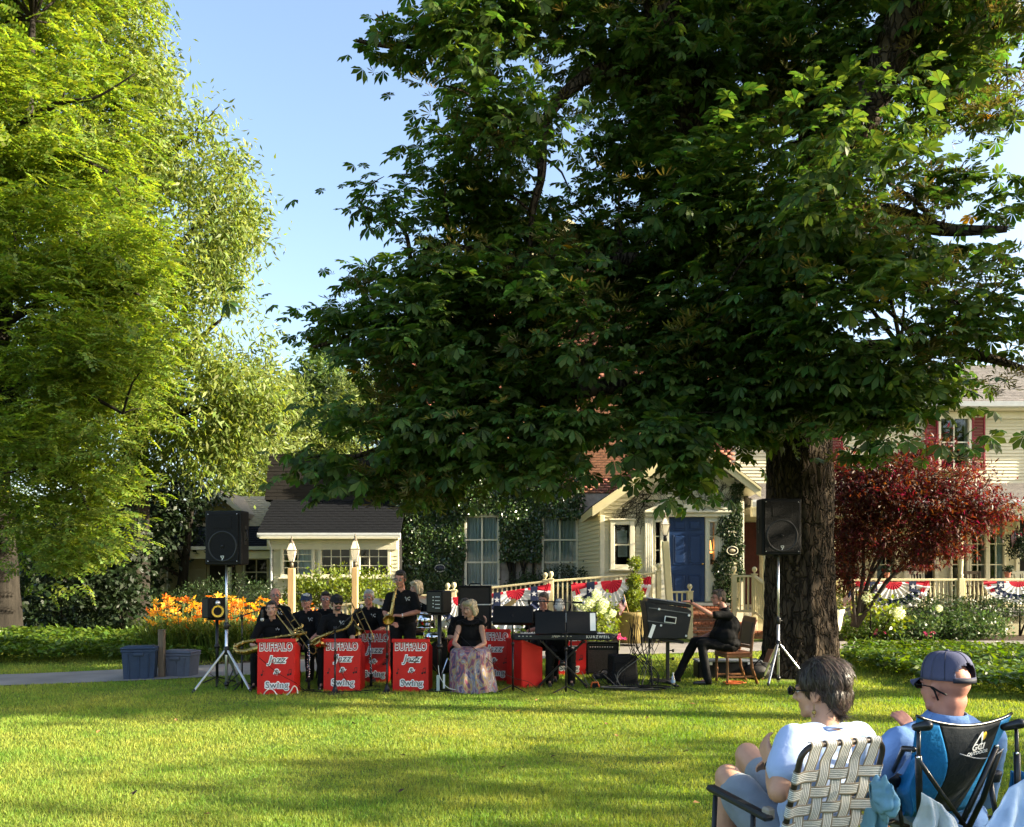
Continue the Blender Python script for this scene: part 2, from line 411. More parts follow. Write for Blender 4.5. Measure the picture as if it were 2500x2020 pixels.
# ================================================================ building helpers
UNITB = {}
def unit_board(th, h):
    k = (round(th, 4), round(h, 4))
    if k not in UNITB:
        b = MB(); a = 0.5
        # wedge clapboard, front to -Y
        vs = [(-a, 0, 0), (a, 0, 0), (a, 0, h), (-a, 0, h), (-a, -th, 0), (a, -th, 0), (a, -0.004, h), (-a, -0.004, h)]
        b.add(vs, [(4, 5, 6, 7), (0, 1, 5, 4), (3, 7, 6, 2), (0, 4, 7, 3), (1, 2, 6, 5)])
        UNITB[k] = b.mesh('clapboard', M['sidingw'])
    return UNITB[k]
def clapboards(parent, a, b, z0, z1, pitch=0.105, opens=(), lim=None, m=None):
    """boards on a vertical wall from a=(x,y) to b=(x,y) seen from its right hand side (front = -normal); opens: (s0,s1,z0,z1) along the wall;
    lim(z)->(s0,s1)"""
    a = Vector((a[0], a[1], 0)); b = Vector((b[0], b[1], 0)); d = b-a; L = d.length; d.normalize(); ang = math.atan2(d.y, d.x)
    base = Vector(parent.location); q = parent.parent
    while q is not None: base += Vector(q.location); q = q.parent
    me = unit_board(0.030, pitch*1.02); z = z0
    while z < z1-0.02:
        segs = [(0, L)]
        if lim: s = lim(z+pitch*0.5); segs = [s] if s and s[1]-s[0] > 0.05 else []
        for o in opens:
            if o[2] < z+pitch*0.75 and o[3] > z+pitch*0.3:
                ns = []
                for s in segs:
                    if o[1] <= s[0] or o[0] >= s[1]: ns.append(s); continue
                    if o[0] > s[0]: ns.append((s[0], o[0]))
                    if o[1] < s[1]: ns.append((o[1], s[1]))
                segs = ns
        for s in segs:
            if s[1]-s[0] < 0.03: continue
            o = link('clapboard', me, parent); c = a+d*((s[0]+s[1])/2)
            o.location = Vector((c.x, c.y, z))-base; o.scale = (s[1]-s[0], 1, 1); o.rotation_euler = (0, 0, ang)
        z += pitch
def wall_panel(b, x0, x1, z0, z1, y, opens, th=0.15):
    """front wall in x-z at depth y with rectangular openings (x0,x1,z0,z1), real thickness"""
    xs_ = sorted({x0, x1, *[o[0] for o in opens], *[o[1] for o in opens]}); zs_ = sorted({z0, z1, *[o[2] for o in opens], *[o[3] for o in opens]})
    xs_ = [x for x in xs_ if x0 <= x <= x1]; zs_ = [z for z in zs_ if z0 <= z <= z1]
    for i in range(len(xs_)-1):
        for j in range(len(zs_)-1):
            cx = (xs_[i]+xs_[i+1])/2; cz = (zs_[j]+zs_[j+1])/2
            if any(o[0] < cx < o[1] and o[2] < cz < o[3] for o in opens): continue
            b.box((cx, y+th/2, cz), (xs_[i+1]-xs_[i], th, zs_[j+1]-zs_[j]))
UNITC = {}
def unit_cube(m, bev=0):
    k = (m.name, bev)
    if k not in UNITC: b = MB(); b.box((0, 0, 0), (1, 1, 1)); UNITC[k] = b.mesh('bar', m)
    return UNITC[k]
def piece(name, me, parent, c, size, R=None):
    base = Vector((0, 0, 0)); q = parent
    while q is not None: base += Vector(q.location); q = q.parent
    o = link(name, me, parent); o.location = Vector(c)-base; o.scale = size
    if R is not None: o.rotation_euler = R
    return o
def window(parent, x0, x1, z0, z1, y, nx, nz, fw=0.09, mw=0.028, curtain=None, casing=M['creamw'], name='window', sill=True, papers=()):
    """x0..z1 is the glass area; casing stands proud of the wall at y"""
    b = MB(); d = 0.09; yc = y-0.015
    for xx in (x0-fw/2, x1+fw/2): b.box((xx, yc, (z0+z1)/2), (fw, d, z1-z0+2*fw), bev=0.008)
    for zz in (z0-fw/2, z1+fw/2): b.box(((x0+x1)/2, yc, zz), (x1-x0, d-0.006, fw), bev=0.008)
    if sill: b.box(((x0+x1)/2, yc-0.04, z0-fw-0.02), (x1-x0+2*fw+0.08, d+0.08, 0.04), bev=0.008)
    b.box(((x0+x1)/2, yc-0.01, z1+fw+0.02), (x1-x0+2*fw+0.06, d+0.03, 0.04), bev=0.008)
    w = b.build(name, casing, parent, world=True)
    dx = (x1-x0)/nx; dz = (z1-z0)/nz; gm = unit_cube(glass_mat('pane_glass'))
    for i in range(nx):
        for j in range(nz):
            piece('pane', gm, w, (x0+dx*(i+.5), y+0.03, z0+dz*(j+.5)), (dx-mw, 0.006, dz-mw))
    mm = unit_cube(casing)
    for i in range(1, nx): piece('muntin', mm, w, (x0+dx*i, y+0.02, (z0+z1)/2), (mw, 0.035, z1-z0))
    for j in range(1, nz): piece('muntin', mm, w, ((x0+x1)/2, y+0.023, z0+dz*j), (x1-x0, 0.035, mw*(1.4 if j*2 == nz else 1)))
    bb = MB(); Y0 = y+0.15; Y1 = y+0.8
    bb.quad((x0-.3, Y1, z0-.3), (x1+.3, Y1, z0-.3), (x1+.3, Y1, z1+.3), (x0-.3, Y1, z1+.3))
    for xx in (x0-.3, x1+.3): bb.quad((xx, Y0, z0-.3), (xx, Y1, z0-.3), (xx, Y1, z1+.3), (xx, Y0, z1+.3))
    for zz in (z0-.3, z1+.3): bb.quad((x0-.3, Y0, zz), (x1+.3, Y0, zz), (x1+.3, Y1, zz), (x0-.3, Y1, zz))
    bb.build('room_interior', M['interior'], w, world=True)
    if curtain:
        spans = {'full': [(x0, (x0+x1)/2-.01), ((x0+x1)/2+.01, x1)], 'left': [(x0, x0+(x1-x0)*.42)], 'right': [(x0+(x1-x0)*.5, x1)]}[curtain]
        for s in spans:
            cb = MB(); s0, s1 = s
            cb.grid(lambda u, v: Vector((s0+(s1-s0)*u, y+0.10+0.022*math.sin(u*26+3*s0)+0.008*math.sin(u*61), z0+(z1-z0)*v)), 48, 3)
            cb.build('curtain', M['curtain'], w, world=True)
    for (px0, px1, pz0, pz1) in papers:
        pb = MB(); pb.box(((px0+px1)/2, y+0.045, (pz0+pz1)/2), (px1-px0, 0.004, pz1-pz0)); po = pb.build('paper_notice', mat('paper', (0.62, 0.66, 0.70), 0.7), w, world=True)
        lb = MB()
        for k in range(9):
            zz = pz1-(pz1-pz0)*(0.1+0.09*k); ll = (px1-px0)*(0.7 if k % 3 else 0.45)
            lb.box(((px0+px1)/2, y+0.0405, zz), (ll, 0.003, 0.007))
        lb.build('print_lines', mat('ink_grey', (0.25, 0.27, 0.3), 0.8), w, world=True)
    return w
def shingles(parent, p0, p1, q0, q1, courses, sw, m, cap=300, lift=0.012, jitter=0.0, name='shingle', prefer=None):
    """roof plane: lower edge p0->p1, upper edge q0->q1; each shingle a thin wedge; first `cap` (nearest eaves / preferred) are parts, rest one stuff part"""
    p0, p1, q0, q1 = map(Vector, (p0, p1, q0, q1)); n = (p1-p0).cross(q0-p0).normalized()
    if n.z < 0: n = -n
    base = Vector((0, 0, 0)); q = parent
    while q is not None: base += Vector(q.location); q = q.parent
    cells = []
    for r in range(courses):
        v0 = r/courses; v1 = min(1, (r+1.25)/courses); a0 = p0.lerp(q0, v0); a1 = p1.lerp(q1, v0); b0 = p0.lerp(q0, v1); b1 = p1.lerp(q1, v1)
        L = (a1-a0).length; k = max(1, int(L/sw)); off = 0.5*(r % 2)+random.random()*.1
        for i in range(-1, k+1):
            u0 = max(0, (i+off+0.012)/k); u1 = min(1, (i+1+off-0.012)/k)
            if u1-u0 < 0.15/k: continue
            cells.append((a0.lerp(a1, u0), a0.lerp(a1, u1), b0.lerp(b1, u1), b0.lerp(b1, u0)))
    if prefer: cells.sort(key=prefer)
    def geo(b, c, off):
        up = n*(lift+random.random()*0.004+jitter*random.random())
        A, B, C, D_ = c; dn = n*0.003
        vs = [A+up-off, B+up-off, C+dn-off, D_+dn-off, A-off, B-off, C-off, D_-off]
        b.add(vs, [(0, 1, 2, 3), (4, 5, 1, 0), (5, 6, 2, 1), (7, 4, 0, 3)])
    for c in cells[:cap]:
        o_ = (c[0]+c[1])/2; b = MB(); geo(b, c, o_); o = link(name, b.mesh(name, m), parent); o.location = o_-base
    if len(cells) > cap:
        b = MB()
        for c in cells[cap:]: geo(b, c, base)
        link(name+'_field', b.mesh(name+'_field', m), parent, 'stuff')

# ================================================================ entry vestibule
EY = 20.5; k = F/EY
def ex(px): return GX(px, EY)
def ez(py): return GZ(py, EY)
ent = thing('entry_porch', 'cream clapboard gabled entrance with blue door and ivy on its right side', 'entrance', (4.0, EY, 0))
eL, eR = ex(1465), ex(1815); pk = (ex(1685), ez(1089))
def erake(x): return pk[1]-(pk[0]-x)*0.715 if x < pk[0] else pk[1]-(x-pk[0])*0.76
wz0, wz1 = ez(1379), ez(1282); wx0, wx1 = ex(1500), ex(1537)
dx0, dx1 = ex(1575), ex(1771)
opens = [(wx0, wx1, wz0, wz1), (ex(1599), ex(1612), ez(1379), ez(1275)), (ex(1731), ex(1744), ez(1379), ez(1275))]
b = MB(); wall_panel(b, eL, eR, 0.1, 3.0, EY, opens)
zt = 3.0
b.prism([(eL, EY+.15, zt), (eR, EY+.15, zt), (eR, EY+.15, erake(eR)), (pk[0], EY+.15, pk[1]-0.05), (eL, EY+.15, erake(eL))], (0, -0.15, 0))
# side walls
b.prism([(eL, EY+.152, .1), (1.9, 23.35, .1), (1.9, 23.35, 3.2), (eL, EY+.152, 3.2)], (0.12, 0.0, 0))
b.prism([(eR-.12, EY+.152, .1), (eR-.12, 23.35, .1), (eR-.12, 23.35, 3.9), (eR-.12, EY+.152, 3.9)], (0.12, 0.0, 0))
ew = b.build('wall', M['creamw'], ent, world=True)
sL = lambda x: x-eL
clapboards(ew, (eL+.10, EY), (eR, EY), 0.95, 4.9, 0.098,
           opens=[(wx0-.13-eL-.1, wx1+.13-eL-.1, wz0-.14, wz1+.14), (dx0-eL-.1, dx1-eL-.1, 0, ez(1250))],
           lim=lambda z: (max(0.0, (pk[0]-(pk[1]-z)/0.715)-eL-.1+0.02), min(eR-eL-.1, (pk[0]+(pk[1]-z)/0.76)-eL-.1-0.02)))
clapboards(ew, (1.9, 23.3), (eL, EY+.03), 0.3, 3.2, 0.105)
b = MB(); b.box((eL+.05, EY-.012, 2.0), (0.11, 0.05, 2.3), bev=.008); b.box((eR-.05, EY-.012, 2.2), (0.11, 0.05, 2.6), bev=.008); b.build('corner_board', M['creamw'], ent, world=True)
# roof with rakes and soffit
b = MB(); LE = (ex(1444)-.02, ez(1252)); RE = (ex(1845), ez(1207)); y0 = EY-0.42; y1 = 24.2
rt = 0.10
b.prism([(LE[0], y0, LE[1]), (pk[0], y0, pk[1]+.06), (pk[0], y0, pk[1]+.06+rt), (LE[0], y0, LE[1]+rt)], (0, y1-y0, 0))
b.prism([(pk[0], y0+.001, pk[1]+.06), (RE[0], y0+.001, RE[1]), (RE[0], y0+.001, RE[1]+rt), (pk[0], y0+.001, pk[1]+.06+rt)], (0, y1-y0, 0))
er = b.build('roof', M['creamw'], ent, world=True)
for nm, A, B in (('rake_board', LE, (pk[0], pk[1]+.06)), ('rake_board', (pk[0], pk[1]+.06), RE)):
    b = MB(); b.prism([(A[0], y0-.03, A[1]-.13), (B[0], y0-.03, B[1]-.13), (B[0], y0-.03, B[1]+.10), (A[0], y0-.03, A[1]+.10)], (0, .028, 0))
    b.prism([(A[0], y0-.055, A[1]+.05), (B[0], y0-.055, B[1]+.05), (B[0], y0-.055, B[1]+.115), (A[0], y0-.055, A[1]+.115)], (0, .024, 0))
    b.build(nm, M['cream'], ent, world=True)
b = MB(); b.box((LE[0]-.01, (y0+23.2)/2, LE[1]+.0), (.03, 23.2-y0, .2)); b.build('fascia_board', M['cream'], ent, world=True)
shingles(er, (LE[0]-.03, y0-.05, LE[1]+rt+.005), (LE[0]-.03, y1, LE[1]+rt+.005), (pk[0], y0-.05, pk[1]+.165), (pk[0], y1, pk[1]+.165), 22, 0.3, M['shingle'], cap=120)
shingles(er, (RE[0]+.03, y0-.05, RE[1]+rt+.005), (RE[0]+.03, y1, RE[1]+rt+.005), (pk[0], y0-.05, pk[1]+.165), (pk[0], y1, pk[1]+.165), 15, 0.3, M['shingle'], cap=20)
window(ent, wx0, wx1, wz0, wz1, EY-.02, 1, 2, fw=0.11, papers=[(ex(1508), ex(1531), ez(1326), ez(1295)), (ex(1509), ex(1532), ez(1360), ez(1330))])
# door surround
b = MB()
for a, c in ((1573, 1592), (1752, 1772)):
    b = MB(); x0_, x1_ = ex(a), ex(c); b.box(((x0_+x1_)/2, EY-.05, (ez(1468)+ez(1262))/2), (x1_-x0_, .08, ez(1262)-ez(1468)))
    for j in range(4): b.tube([((x0_+(x1_-x0_)*(j+.5)/4), EY-.09, ez(1460)), ((x0_+(x1_-x0_)*(j+.5)/4), EY-.09, ez(1266))], .018, 6)
    b.box(((x0_+x1_)/2, EY-.06, ez(1464)), (x1_-x0_+.05, .12, .12), bev=.01)
    b.build('pilaster', M['creamw'], ent, world=True)
b = MB(); xa, xb = ex(1571), ex(1783)
b.box(((xa+xb)/2, EY-.07, ez(1258)), (xb-xa-.1, .14, .10), bev=.01); b.box(((xa+xb)/2, EY-.10, ez(1251)), (xb-xa, .2, .05), bev=.01)
for A, B in (((ex(1574), ez(1250)), (ex(1651), ez(1216))), ((ex(1780), ez(1250)), (ex(1704), ez(1219)))):
    b.bar((A[0], EY-.09, A[1]), (B[0], EY-.09, B[1]), .16, .06, .01); b.bar((A[0], EY-.06, A[1]-.07), (B[0], EY-.06, B[1]-.07), .1, .05, .008)
b.prism([(xa+.1, EY-.03, ez(1248)), (xb-.1, EY-.03, ez(1248)), ((xa+xb)/2+.2, EY-.03, ez(1222)), ((xa+xb)/2-.2, EY-.03, ez(1222))], (0, .028, 0))
cx = ex(1677)
b.box((cx, EY-.07, ez(1241)), (.2, .12, .19), bev=.01); b.lathe([(.05, 0), (.075, .03), (.03, .06), (.09, .11), (.10, .17), (.05, .22), (.02, .25), (.03, .28), (.0, .31)], (cx, EY-.08, ez(1231)), 10)
b.build('pediment', M['creamw'], ent, world=True)
b = MB()
for a, c in ((1592, 1599), (1612, 1632.5), (1721, 1731), (1744, 1752)):
    b.box(((ex(a)+ex(c))/2, EY-.03, (ez(1468)+ez(1262))/2), (ex(c)-ex(a), .07, ez(1262)-ez(1468)))
for a, c in ((1599, 1612), (1731, 1744)):
    b.box(((ex(a)+ex(c))/2, EY-.03, (ez(1275)+ez(1262))/2), (ex(c)-ex(a)-.002, .066, ez(1262)-ez(1275)))
    b.box(((ex(a)+ex(c))/2, EY-.025, (ez(1468)+ez(1379))/2), (ex(c)-ex(a)-.002, .05, ez(1379)-ez(1468)))
b.build('door_frame', M['creamw'], ent, world=True)
for a, c in ((1599, 1612), (1731, 1744)):
    window(ent, ex(a)+.005, ex(c)-.005, ez(1378), ez(1276), EY-.02, 1, 3, fw=0.006, mw=.03, name='sidelight', sill=False)
b = MB(); X0, X1, Z0, Z1 = ex(1633), ex(1720), ez(1470), ez(1262)
M['blue'] = mat('blue_door_paint', (0.006, 0.030, 0.105), 0.4, var=.08, spec=.45)
b.box(((X0+X1)/2, EY-.005, (Z0+Z1)/2), (X1-X0-.004, .04, Z1-Z0-.004))
door = b.build('door', M['blue'], ent, world=True)
W = X1-X0
for (u0, u1) in ((.13, .46), (.56, .88)):
    for (v0, v1) in ((1272, 1294), (1306, 1378), (1404, 1466)):
        b = MB(); xa, xb, za, zb = X0+W*u0, X0+W*u1, ez(v1), ez(v0)
        b.box(((xa+xb)/2, EY-.028, (za+zb)/2), (xb-xa, .010, zb-za)); b.box(((xa+xb)/2, EY-.035, (za+zb)/2), (xb-xa-.06, .022, zb-za-.06), bev=.015)
        for s in ((xa, za, xb, za), (xa, zb, xb, zb), (xa, za, xa, zb), (xb, za, xb, zb)): b.bar((s[0], EY-.03, s[1]), (s[2], EY-.03, s[3]), .02, .02, .006, up=Vector((0, 1, 0)))
        b.build('door_panel', M['blue'], door, world=True)
b = MB(); b.ell((X0+W*.93, EY-.08, Z0+.95), (.03, .03, .03)); b.tube([(X0+W*.93, EY-.02, Z0+.95), (X0+W*.93, EY-.07, Z0+.95)], .012); b.build('door_knob', M['brass'], door, world=True)
t = thing('table_lamp', 'lit amber table lamp seen through the sidelight right of the blue door', 'lamp', (ex(1738), EY+.35, ez(1379)))
b = MB(); b.lathe([(.05, 0), (.05, .02), (.015, .05), (.02, .2), (.04, .3), (.015, .38)], (0, 0, 0), 10); b.build('lamp_base', M['brass'], t)
b = MB(); b.lathe([(.10, .3), (.055, .62)], (0, 0, 0), 12, caps=False); b.build('lamp_shade', emat('lamp_glow', (1.0, 0.36, 0.06), 1.6), t)
# plaque on the ivy
def plaque(loc, w, h, label, text, face, rim):
    t = thing('oval_plaque', label, 'plaque', loc); b = MB()
    R = Matrix.Rotation(PI/2, 3, 'X')
    b.lathe([(.001, -.0), (1, 0), (1, .03), (.001, .03)], (0, 0, 0), 28, Matrix.Diagonal((w/2, 1, h/2)) @ R, caps=False); b.build('plate', face, t)
    b = MB(); b.tube([(w/2*math.cos(a*PI/16), -.03, h/2*math.sin(a*PI/16)) for a in range(33)], .012, 6); b.build('rim', rim, t)
    return t

# ================================================================ ivy wall / main brick house
HY = 23.4
def hx(px): return GX(px, HY)
def hz(py): return GZ(py, HY)
main = thing('main_house', 'tall red brick gable of the old house, lower half smothered in ivy', 'house', (1.5, HY, 0))
mL, mR, mpk = -3.15, 6.4, (1.6, 11.4)
W1 = (hx(1140), hx(1214), hz(1428), hz(1264)); W2 = (hx(1328), hx(1405), hz(1428), hz(1264)); W3 = (hx(1333), hx(1378), hz(1108), hz(1040)); W4 = (hx(1650), hx(1704), hz(1085), hz(985))
mop = [W1, W2, W3, W4]
b = MB(); wall_panel(b, mL, mR, 0.1, 8.0, HY, mop, .2)
b.prism([(mL, HY+.2, 8.0), (mR, HY+.2, 8.0), (mR, HY+.2, 8.05), (mpk[0], HY+.2, mpk[1]), (mL, HY+.2, 8.05)], (0, -.2, 0))
b.box((mL+.1, HY+4.2, 4.05), (.2, 7.99, 7.9)); b.box((mR-.1, HY+4.2, 4.05), (.2, 7.99, 7.9))
mw_ = b.build('wall', M['mortar'], main, world=True)
# bricks
def brick_field(parent, x0, x1, z0, z1, y, opens, roof=None, near=None, cap=300):
    bw, bh, j = .203, .062, .011; cells = []; r = 0; z = z0
    while z+bh < z1:
        x = x0+(.5*(bw+j) if r % 2 else 0)
        while x+bw < x1:
            if not any(o[0]-.1 < x+bw and x < o[1]+.1 and o[2]-.1 < z+bh and z < o[3]+.1 for o in opens) and (roof is None or z+bh < roof(x) and z+bh < roof(x+bw)):
                cells.append((x, z))
            x += bw+j
        z += bh+j; r += 1
    if near: cells.sort(key=lambda c: math.hypot((c[0]-near[0])/near[2], (c[1]-near[1])/near[3]))
    me = MB(); me.box((0, 0, 0), (bw, .03, bh), bev=.004); me = me.mesh('brick', M['brick'])
    for c in cells[:cap]: piece('brick', me, parent, (c[0]+bw/2, y-.006-random.random()*.006, c[1]+bh/2), (1, 1, 1))
    rest = cells[cap:]
    if rest:
        A = np.array(rest); N = len(A); T = np.array([(0, 0, 0), (bw, 0, 0), (bw, 0, bh), (0, 0, bh), (0, .02, 0), (bw, .02, 0), (bw, .02, bh), (0, .02, bh)])
        T = T[None]+np.stack([A[:, 0], np.full(N, y-.012)-RNG.random(N)*.006, A[:, 1]], 1)[:, None]
        q = np.array([(0, 1, 2, 3), (4, 5, 1, 0), (5, 6, 2, 1), (6, 7, 3, 2), (7, 4, 0, 3)])
        base = Vector((0, 0, 0)); p = parent
        while p is not None: base += Vector(p.location); p = p.parent
        link('brick_field', fast_mesh('brick_field', T.reshape(-1, 3)-np.array(base), (np.arange(N)*8)[:, None, None]+q[None], M['brick']) if False else fast_mesh('brick_field', T.reshape(-1, 3)-np.array(base), ((np.arange(N)*8)[:, None, None]+q[None]).reshape(-1, 4), M['brick']), parent, 'stuff')
mroof = lambda x: 8.0+(mpk[1]-8.0)*(1-abs(x-mpk[0])/4.75)
brick_field(mw_, mL, mR, 4.0, 11.3, HY, mop, mroof, near=(hx(1465), hz(1065), 1.0, 1.0))
window(main, *W1, HY-.05, 2, 3, fw=.07, mw=.05, curtain='full', name='window')
window(main, *W2, HY-.05, 2, 3, fw=.07, mw=.05, curtain='full')
window(main, *W3, HY-.03, 2, 2, fw=.08, curtain='full')
window(main, *W4, HY-.03, 2, 2, fw=.07)
M['shutter'] = mat('red_shutter', (0.22, 0.018, 0.028), .55, var=.12, scale=5)
def shutter(parent, x0, x1, z0, z1, y):
    b = MB(); w = .05
    for xx in (x0+w/2, x1-w/2): b.box((xx, y-.03, (z0+z1)/2), (w, .04, z1-z0))
    for zz in (z0+w/2, (z0+z1)/2+.1, z1-w/2): b.box(((x0+x1)/2, y-.03, zz), (x1-x0-2*w, .038, w*1.3))
    o = b.build('shutter', M['shutter'], parent, world=True); me = unit_cube(M['shutter']); z = z0+w*1.8
    while z < z1-w*1.6:
        if abs(z-((z0+z1)/2+.1)) > w*1.1: piece('slat', me, o, ((x0+x1)/2, y-.03, z), (x1-x0-2*w-.004, .03, .012), (math.radians(-35), 0, 0))
        z += .042
    return o
shutter(main, W4[1]+.07, W4[1]+.40, W4[2]-.05, W4[3]+.05, HY-.02); shutter(main, W4[0]-.40, W4[0]-.07, W4[2]-.05, W4[3]+.05, HY-.02)
b = MB()
for A, B in (((mL-.35, 7.75), (mpk[0], mpk[1]+.12)), ((mpk[0], mpk[1]+.12), (mR+.35, 7.75))):
    b.prism([(A[0], HY-.35, A[1]), (B[0], HY-.35, B[1]), (B[0], HY-.35, B[1]+.14), (A[0], HY-.35, A[1]+.14)], (0, 9, 0))
mr_ = b.build('roof', M['shingle'], main, world=True)
b = MB()
for A, B in (((mL-.35, 7.75), (mpk[0], mpk[1]+.12)), ((mpk[0], mpk[1]+.12), (mR+.35, 7.75))):
    b.prism([(A[0], HY-.40, A[1]-.2), (B[0], HY-.40, B[1]-.2), (B[0], HY-.40, B[1]+.16), (A[0], HY-.40, A[1]+.16)], (0, .045, 0))
b.build('rake_board', M['cream'], main, world=True)
pl = plaque((GX(1074, HY-.45), HY-.45, GZ(1388, HY-.45)), .28, .20, 'dark oval house date plaque reading 1833 on the ivy', '1833', mat('plaque_navy', (0.02, 0.025, 0.04), .5), mat('plaque_rim', (.35, .36, .33), .5))
pl2 = plaque((GX(1787, EY-.22), EY-.22, GZ(1345, EY-.22)), .27, .20, 'dark oval plaque with cream rim and crest in ivy right of blue door', '', mat('plaque_brown', (0.03, 0.026, 0.02), .5), M['creamw'])
b = MB(); b.ell((0, -.035, 0), (.075, .012, .045)); b.build('crest', mat('plaque_gold', (.5, .42, .26), .5, var=.4, scale=40), pl2)

# ================================================================ left wing
LY = 22.5
def lx(px): return GX(px, LY)
def lz(py): return GZ(py, LY)
lw = thing('kitchen_wing', 'low cream clapboard wing with dark roof, white gutter and grid windows behind the band', 'house wing', (-4.7, LY, 0))
wl = [(694, 762, 2, 4, 'right'), (786, 855, 3, 3, None), (880, 947, 3, 3, None)]
ops = [(lx(a), lx(c), lz(1403), lz(1338)) for a, c, *_ in wl]
b = MB(); wall_panel(b, lx(668), -3.12, .1, 2.72, LY, ops); b.box((-3.19, LY+.55, 1.4), (.14, .78, 2.6)); b.box((lx(668)+.07, LY+1.6, 1.4), (.14, 2.9, 2.6)); lww = b.build('wall', M['creamw'], lw, world=True)
oc = [(lx(a)-lx(668)-.1, lx(c)-lx(668)+.1, lz(1403)-.1, lz(1338)+.1) for a, c, *_ in wl]
clapboards(lww, (lx(668)+.0, LY), (-3.12, LY), .3, 2.3, .105, opens=oc+[(lx(672)-lx(668)-.2, lx(690)-lx(668)-.02, 0, .3)])
for (a, c, nx_, nz_, cu), o in zip(wl, ops): window(lw, *o, LY-.03, nx_, nz_, fw=.085, mw=.022, curtain=cu)
b = MB(); b.box(((lx(650)-3.1)/2, LY-.06, 2.50), (-3.1-lx(650)-.1, .10, .28)); b.box(((lx(645)-3.06)/2, LY-.22, 2.66), (-3.06-lx(645), .42, .03)); b.build('frieze_board', M['creamw'], lw, world=True)
b = MB(); xg0, xg1 = lx(643)-.05, -3.02; zg = lz(1313)
b.prism([(xg0, LY-.38, zg), (xg0, LY-.34, zg-.02), (xg0, LY-.26, zg-.02), (xg0, LY-.26, zg+.11), (xg0, LY-.40, zg+.11), (xg0, LY-.40, zg+.06)], (xg1-xg0, 0, 0)); b.build('gutter', M['gutter'], lw, world=True)
b = MB(); xd = lx(664); b.tube([(xd-.02, LY-.3, zg), (xd-.02, LY-.28, zg-.12), (xd, LY-.1, zg-.3), (xd, LY-.08, zg-.4), (xd, LY-.08, .15)], .038, 8); b.build('downspout', M['gutter'], lw, world=True)
b = MB(); y0 = LY-.34; b.prism([(xg0, y0, zg+.10), (xg0, 23.6, 3.84), (xg0, 23.6, 3.7), (xg0, y0+.1, zg+.04)], (-3.05-xg0, 0, 0))
b.prism([(-7.1, 23.6, 3.80), (-7.1, 24.0, 5.2), (-7.1, 30, 5.4), (-7.1, 30, 3.8)], (5.0, 0, 0))
lr = b.build('roof', M['shingle'], lw, world=True)
shingles(lr, (xg0-.02, y0-.02, zg+.112), (-3.03, y0-.02, zg+.112), (xg0-.02, 23.6, 3.852), (-3.03, 23.6, 3.852), 13, .32, M['shingle'], cap=150)
shingles(lr, (-7.12, 23.58, 3.83), (-2.4, 23.58, 3.83), (-7.12, 23.98, 5.21), (-2.4, 23.98, 5.21), 13, .32, mat('brown_shingle', (.012, .010, .009), .9, var=.3, scale=6, island=.25), cap=150)
# ================================================================ annex
ax = thing('garage_annex', 'shaded annex with tan shingled roof and porch at far left of the house', 'house wing', (-8.8, 25, 0))
AY = 24.6
def axx(px): return GX(px, AY)
def azz(py): return GZ(py, AY)
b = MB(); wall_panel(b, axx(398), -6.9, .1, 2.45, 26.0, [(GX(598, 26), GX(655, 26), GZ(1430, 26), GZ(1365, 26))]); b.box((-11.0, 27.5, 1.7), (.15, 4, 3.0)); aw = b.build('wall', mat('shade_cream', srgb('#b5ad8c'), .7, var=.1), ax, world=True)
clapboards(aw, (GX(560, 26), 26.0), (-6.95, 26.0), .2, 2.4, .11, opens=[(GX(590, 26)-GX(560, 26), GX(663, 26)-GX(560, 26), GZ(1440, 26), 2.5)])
window(ax, GX(600, 26), GX(653, 26), GZ(1428, 26), GZ(1367, 26), 25.96, 2, 2, fw=.07)
b = MB(); gx0, gx1 = GX(410, 25.9), GX(503, 25.9); b.box(((gx0+gx1)/2, 25.93, 1.2), (gx1-gx0, .08, 2.2)); gd = b.build('garage_door', mat('garage_door_paint', srgb('#a89f7c'), .6), ax, world=True)
for i in range(3):
    for j in range(4):
        b = MB(); w_ = (gx1-gx0)/3; b.box((gx0+w_*(i+.5), 25.885, .35+.54*j+.1), (w_-.1, .03, .42), bev=.012); b.build('door_panel', mat('garage_door_paint', srgb('#a89f7c')), gd, world=True)
b = MB(); b.box((GX(545, 26), 25.95, 1.1), (.8, .06, 2.1)); b.build('side_door', mat('dark_door', (.02, .015, .012), .5), ax, world=True)
for px in (397, 560):
    b = MB(); b.box((axx(px), AY-.05, 1.2), (.15, .15, 2.3), bev=.01); b.build('porch_post', M['creamw'], ax, world=True)
b = MB(); b.box(((axx(392)-6.75)/2, AY-.05, 2.28), (-6.75-axx(392), .16, .24)); b.build('porch_beam', M['creamw'], ax, world=True)
b = MB(); b.prism([(axx(388), AY-.35, 2.42), (axx(388), AY-.35, 2.52), (axx(388), AY-.20, 2.52), (axx(388), AY-.20, 2.42)], (-6.78-axx(388), 0, 0)); b.build('gutter', M['gutter'], ax, world=True)
b = MB(); b.prism([(axx(385), AY-.28, 2.5), (axx(385), 26.0, 3.2), (axx(385), 28.5, 4.4), (axx(385), 28.5, 4.2), (axx(385), 26, 3.05), (axx(385), AY-.28, 2.4)], (-6.75-axx(385), 0, 0)); ar = b.build('roof', M['shingle'], ax, world=True)
shingles(ar, (axx(385), AY-.3, 2.51), (-6.76, AY-.3, 2.51), (axx(385), 26, 3.215), (-6.76, 26, 3.215), 11, .3, M['shingle'], cap=90, prefer=lambda c: -c[0].x)
shingles(ar, (axx(385), 26, 3.215), (-6.76, 26, 3.215), (axx(385), 28.5, 4.415), (-6.76, 28.5, 4.415), 16, .32, M['shingleb'], cap=190, prefer=lambda c: -c[0].x)
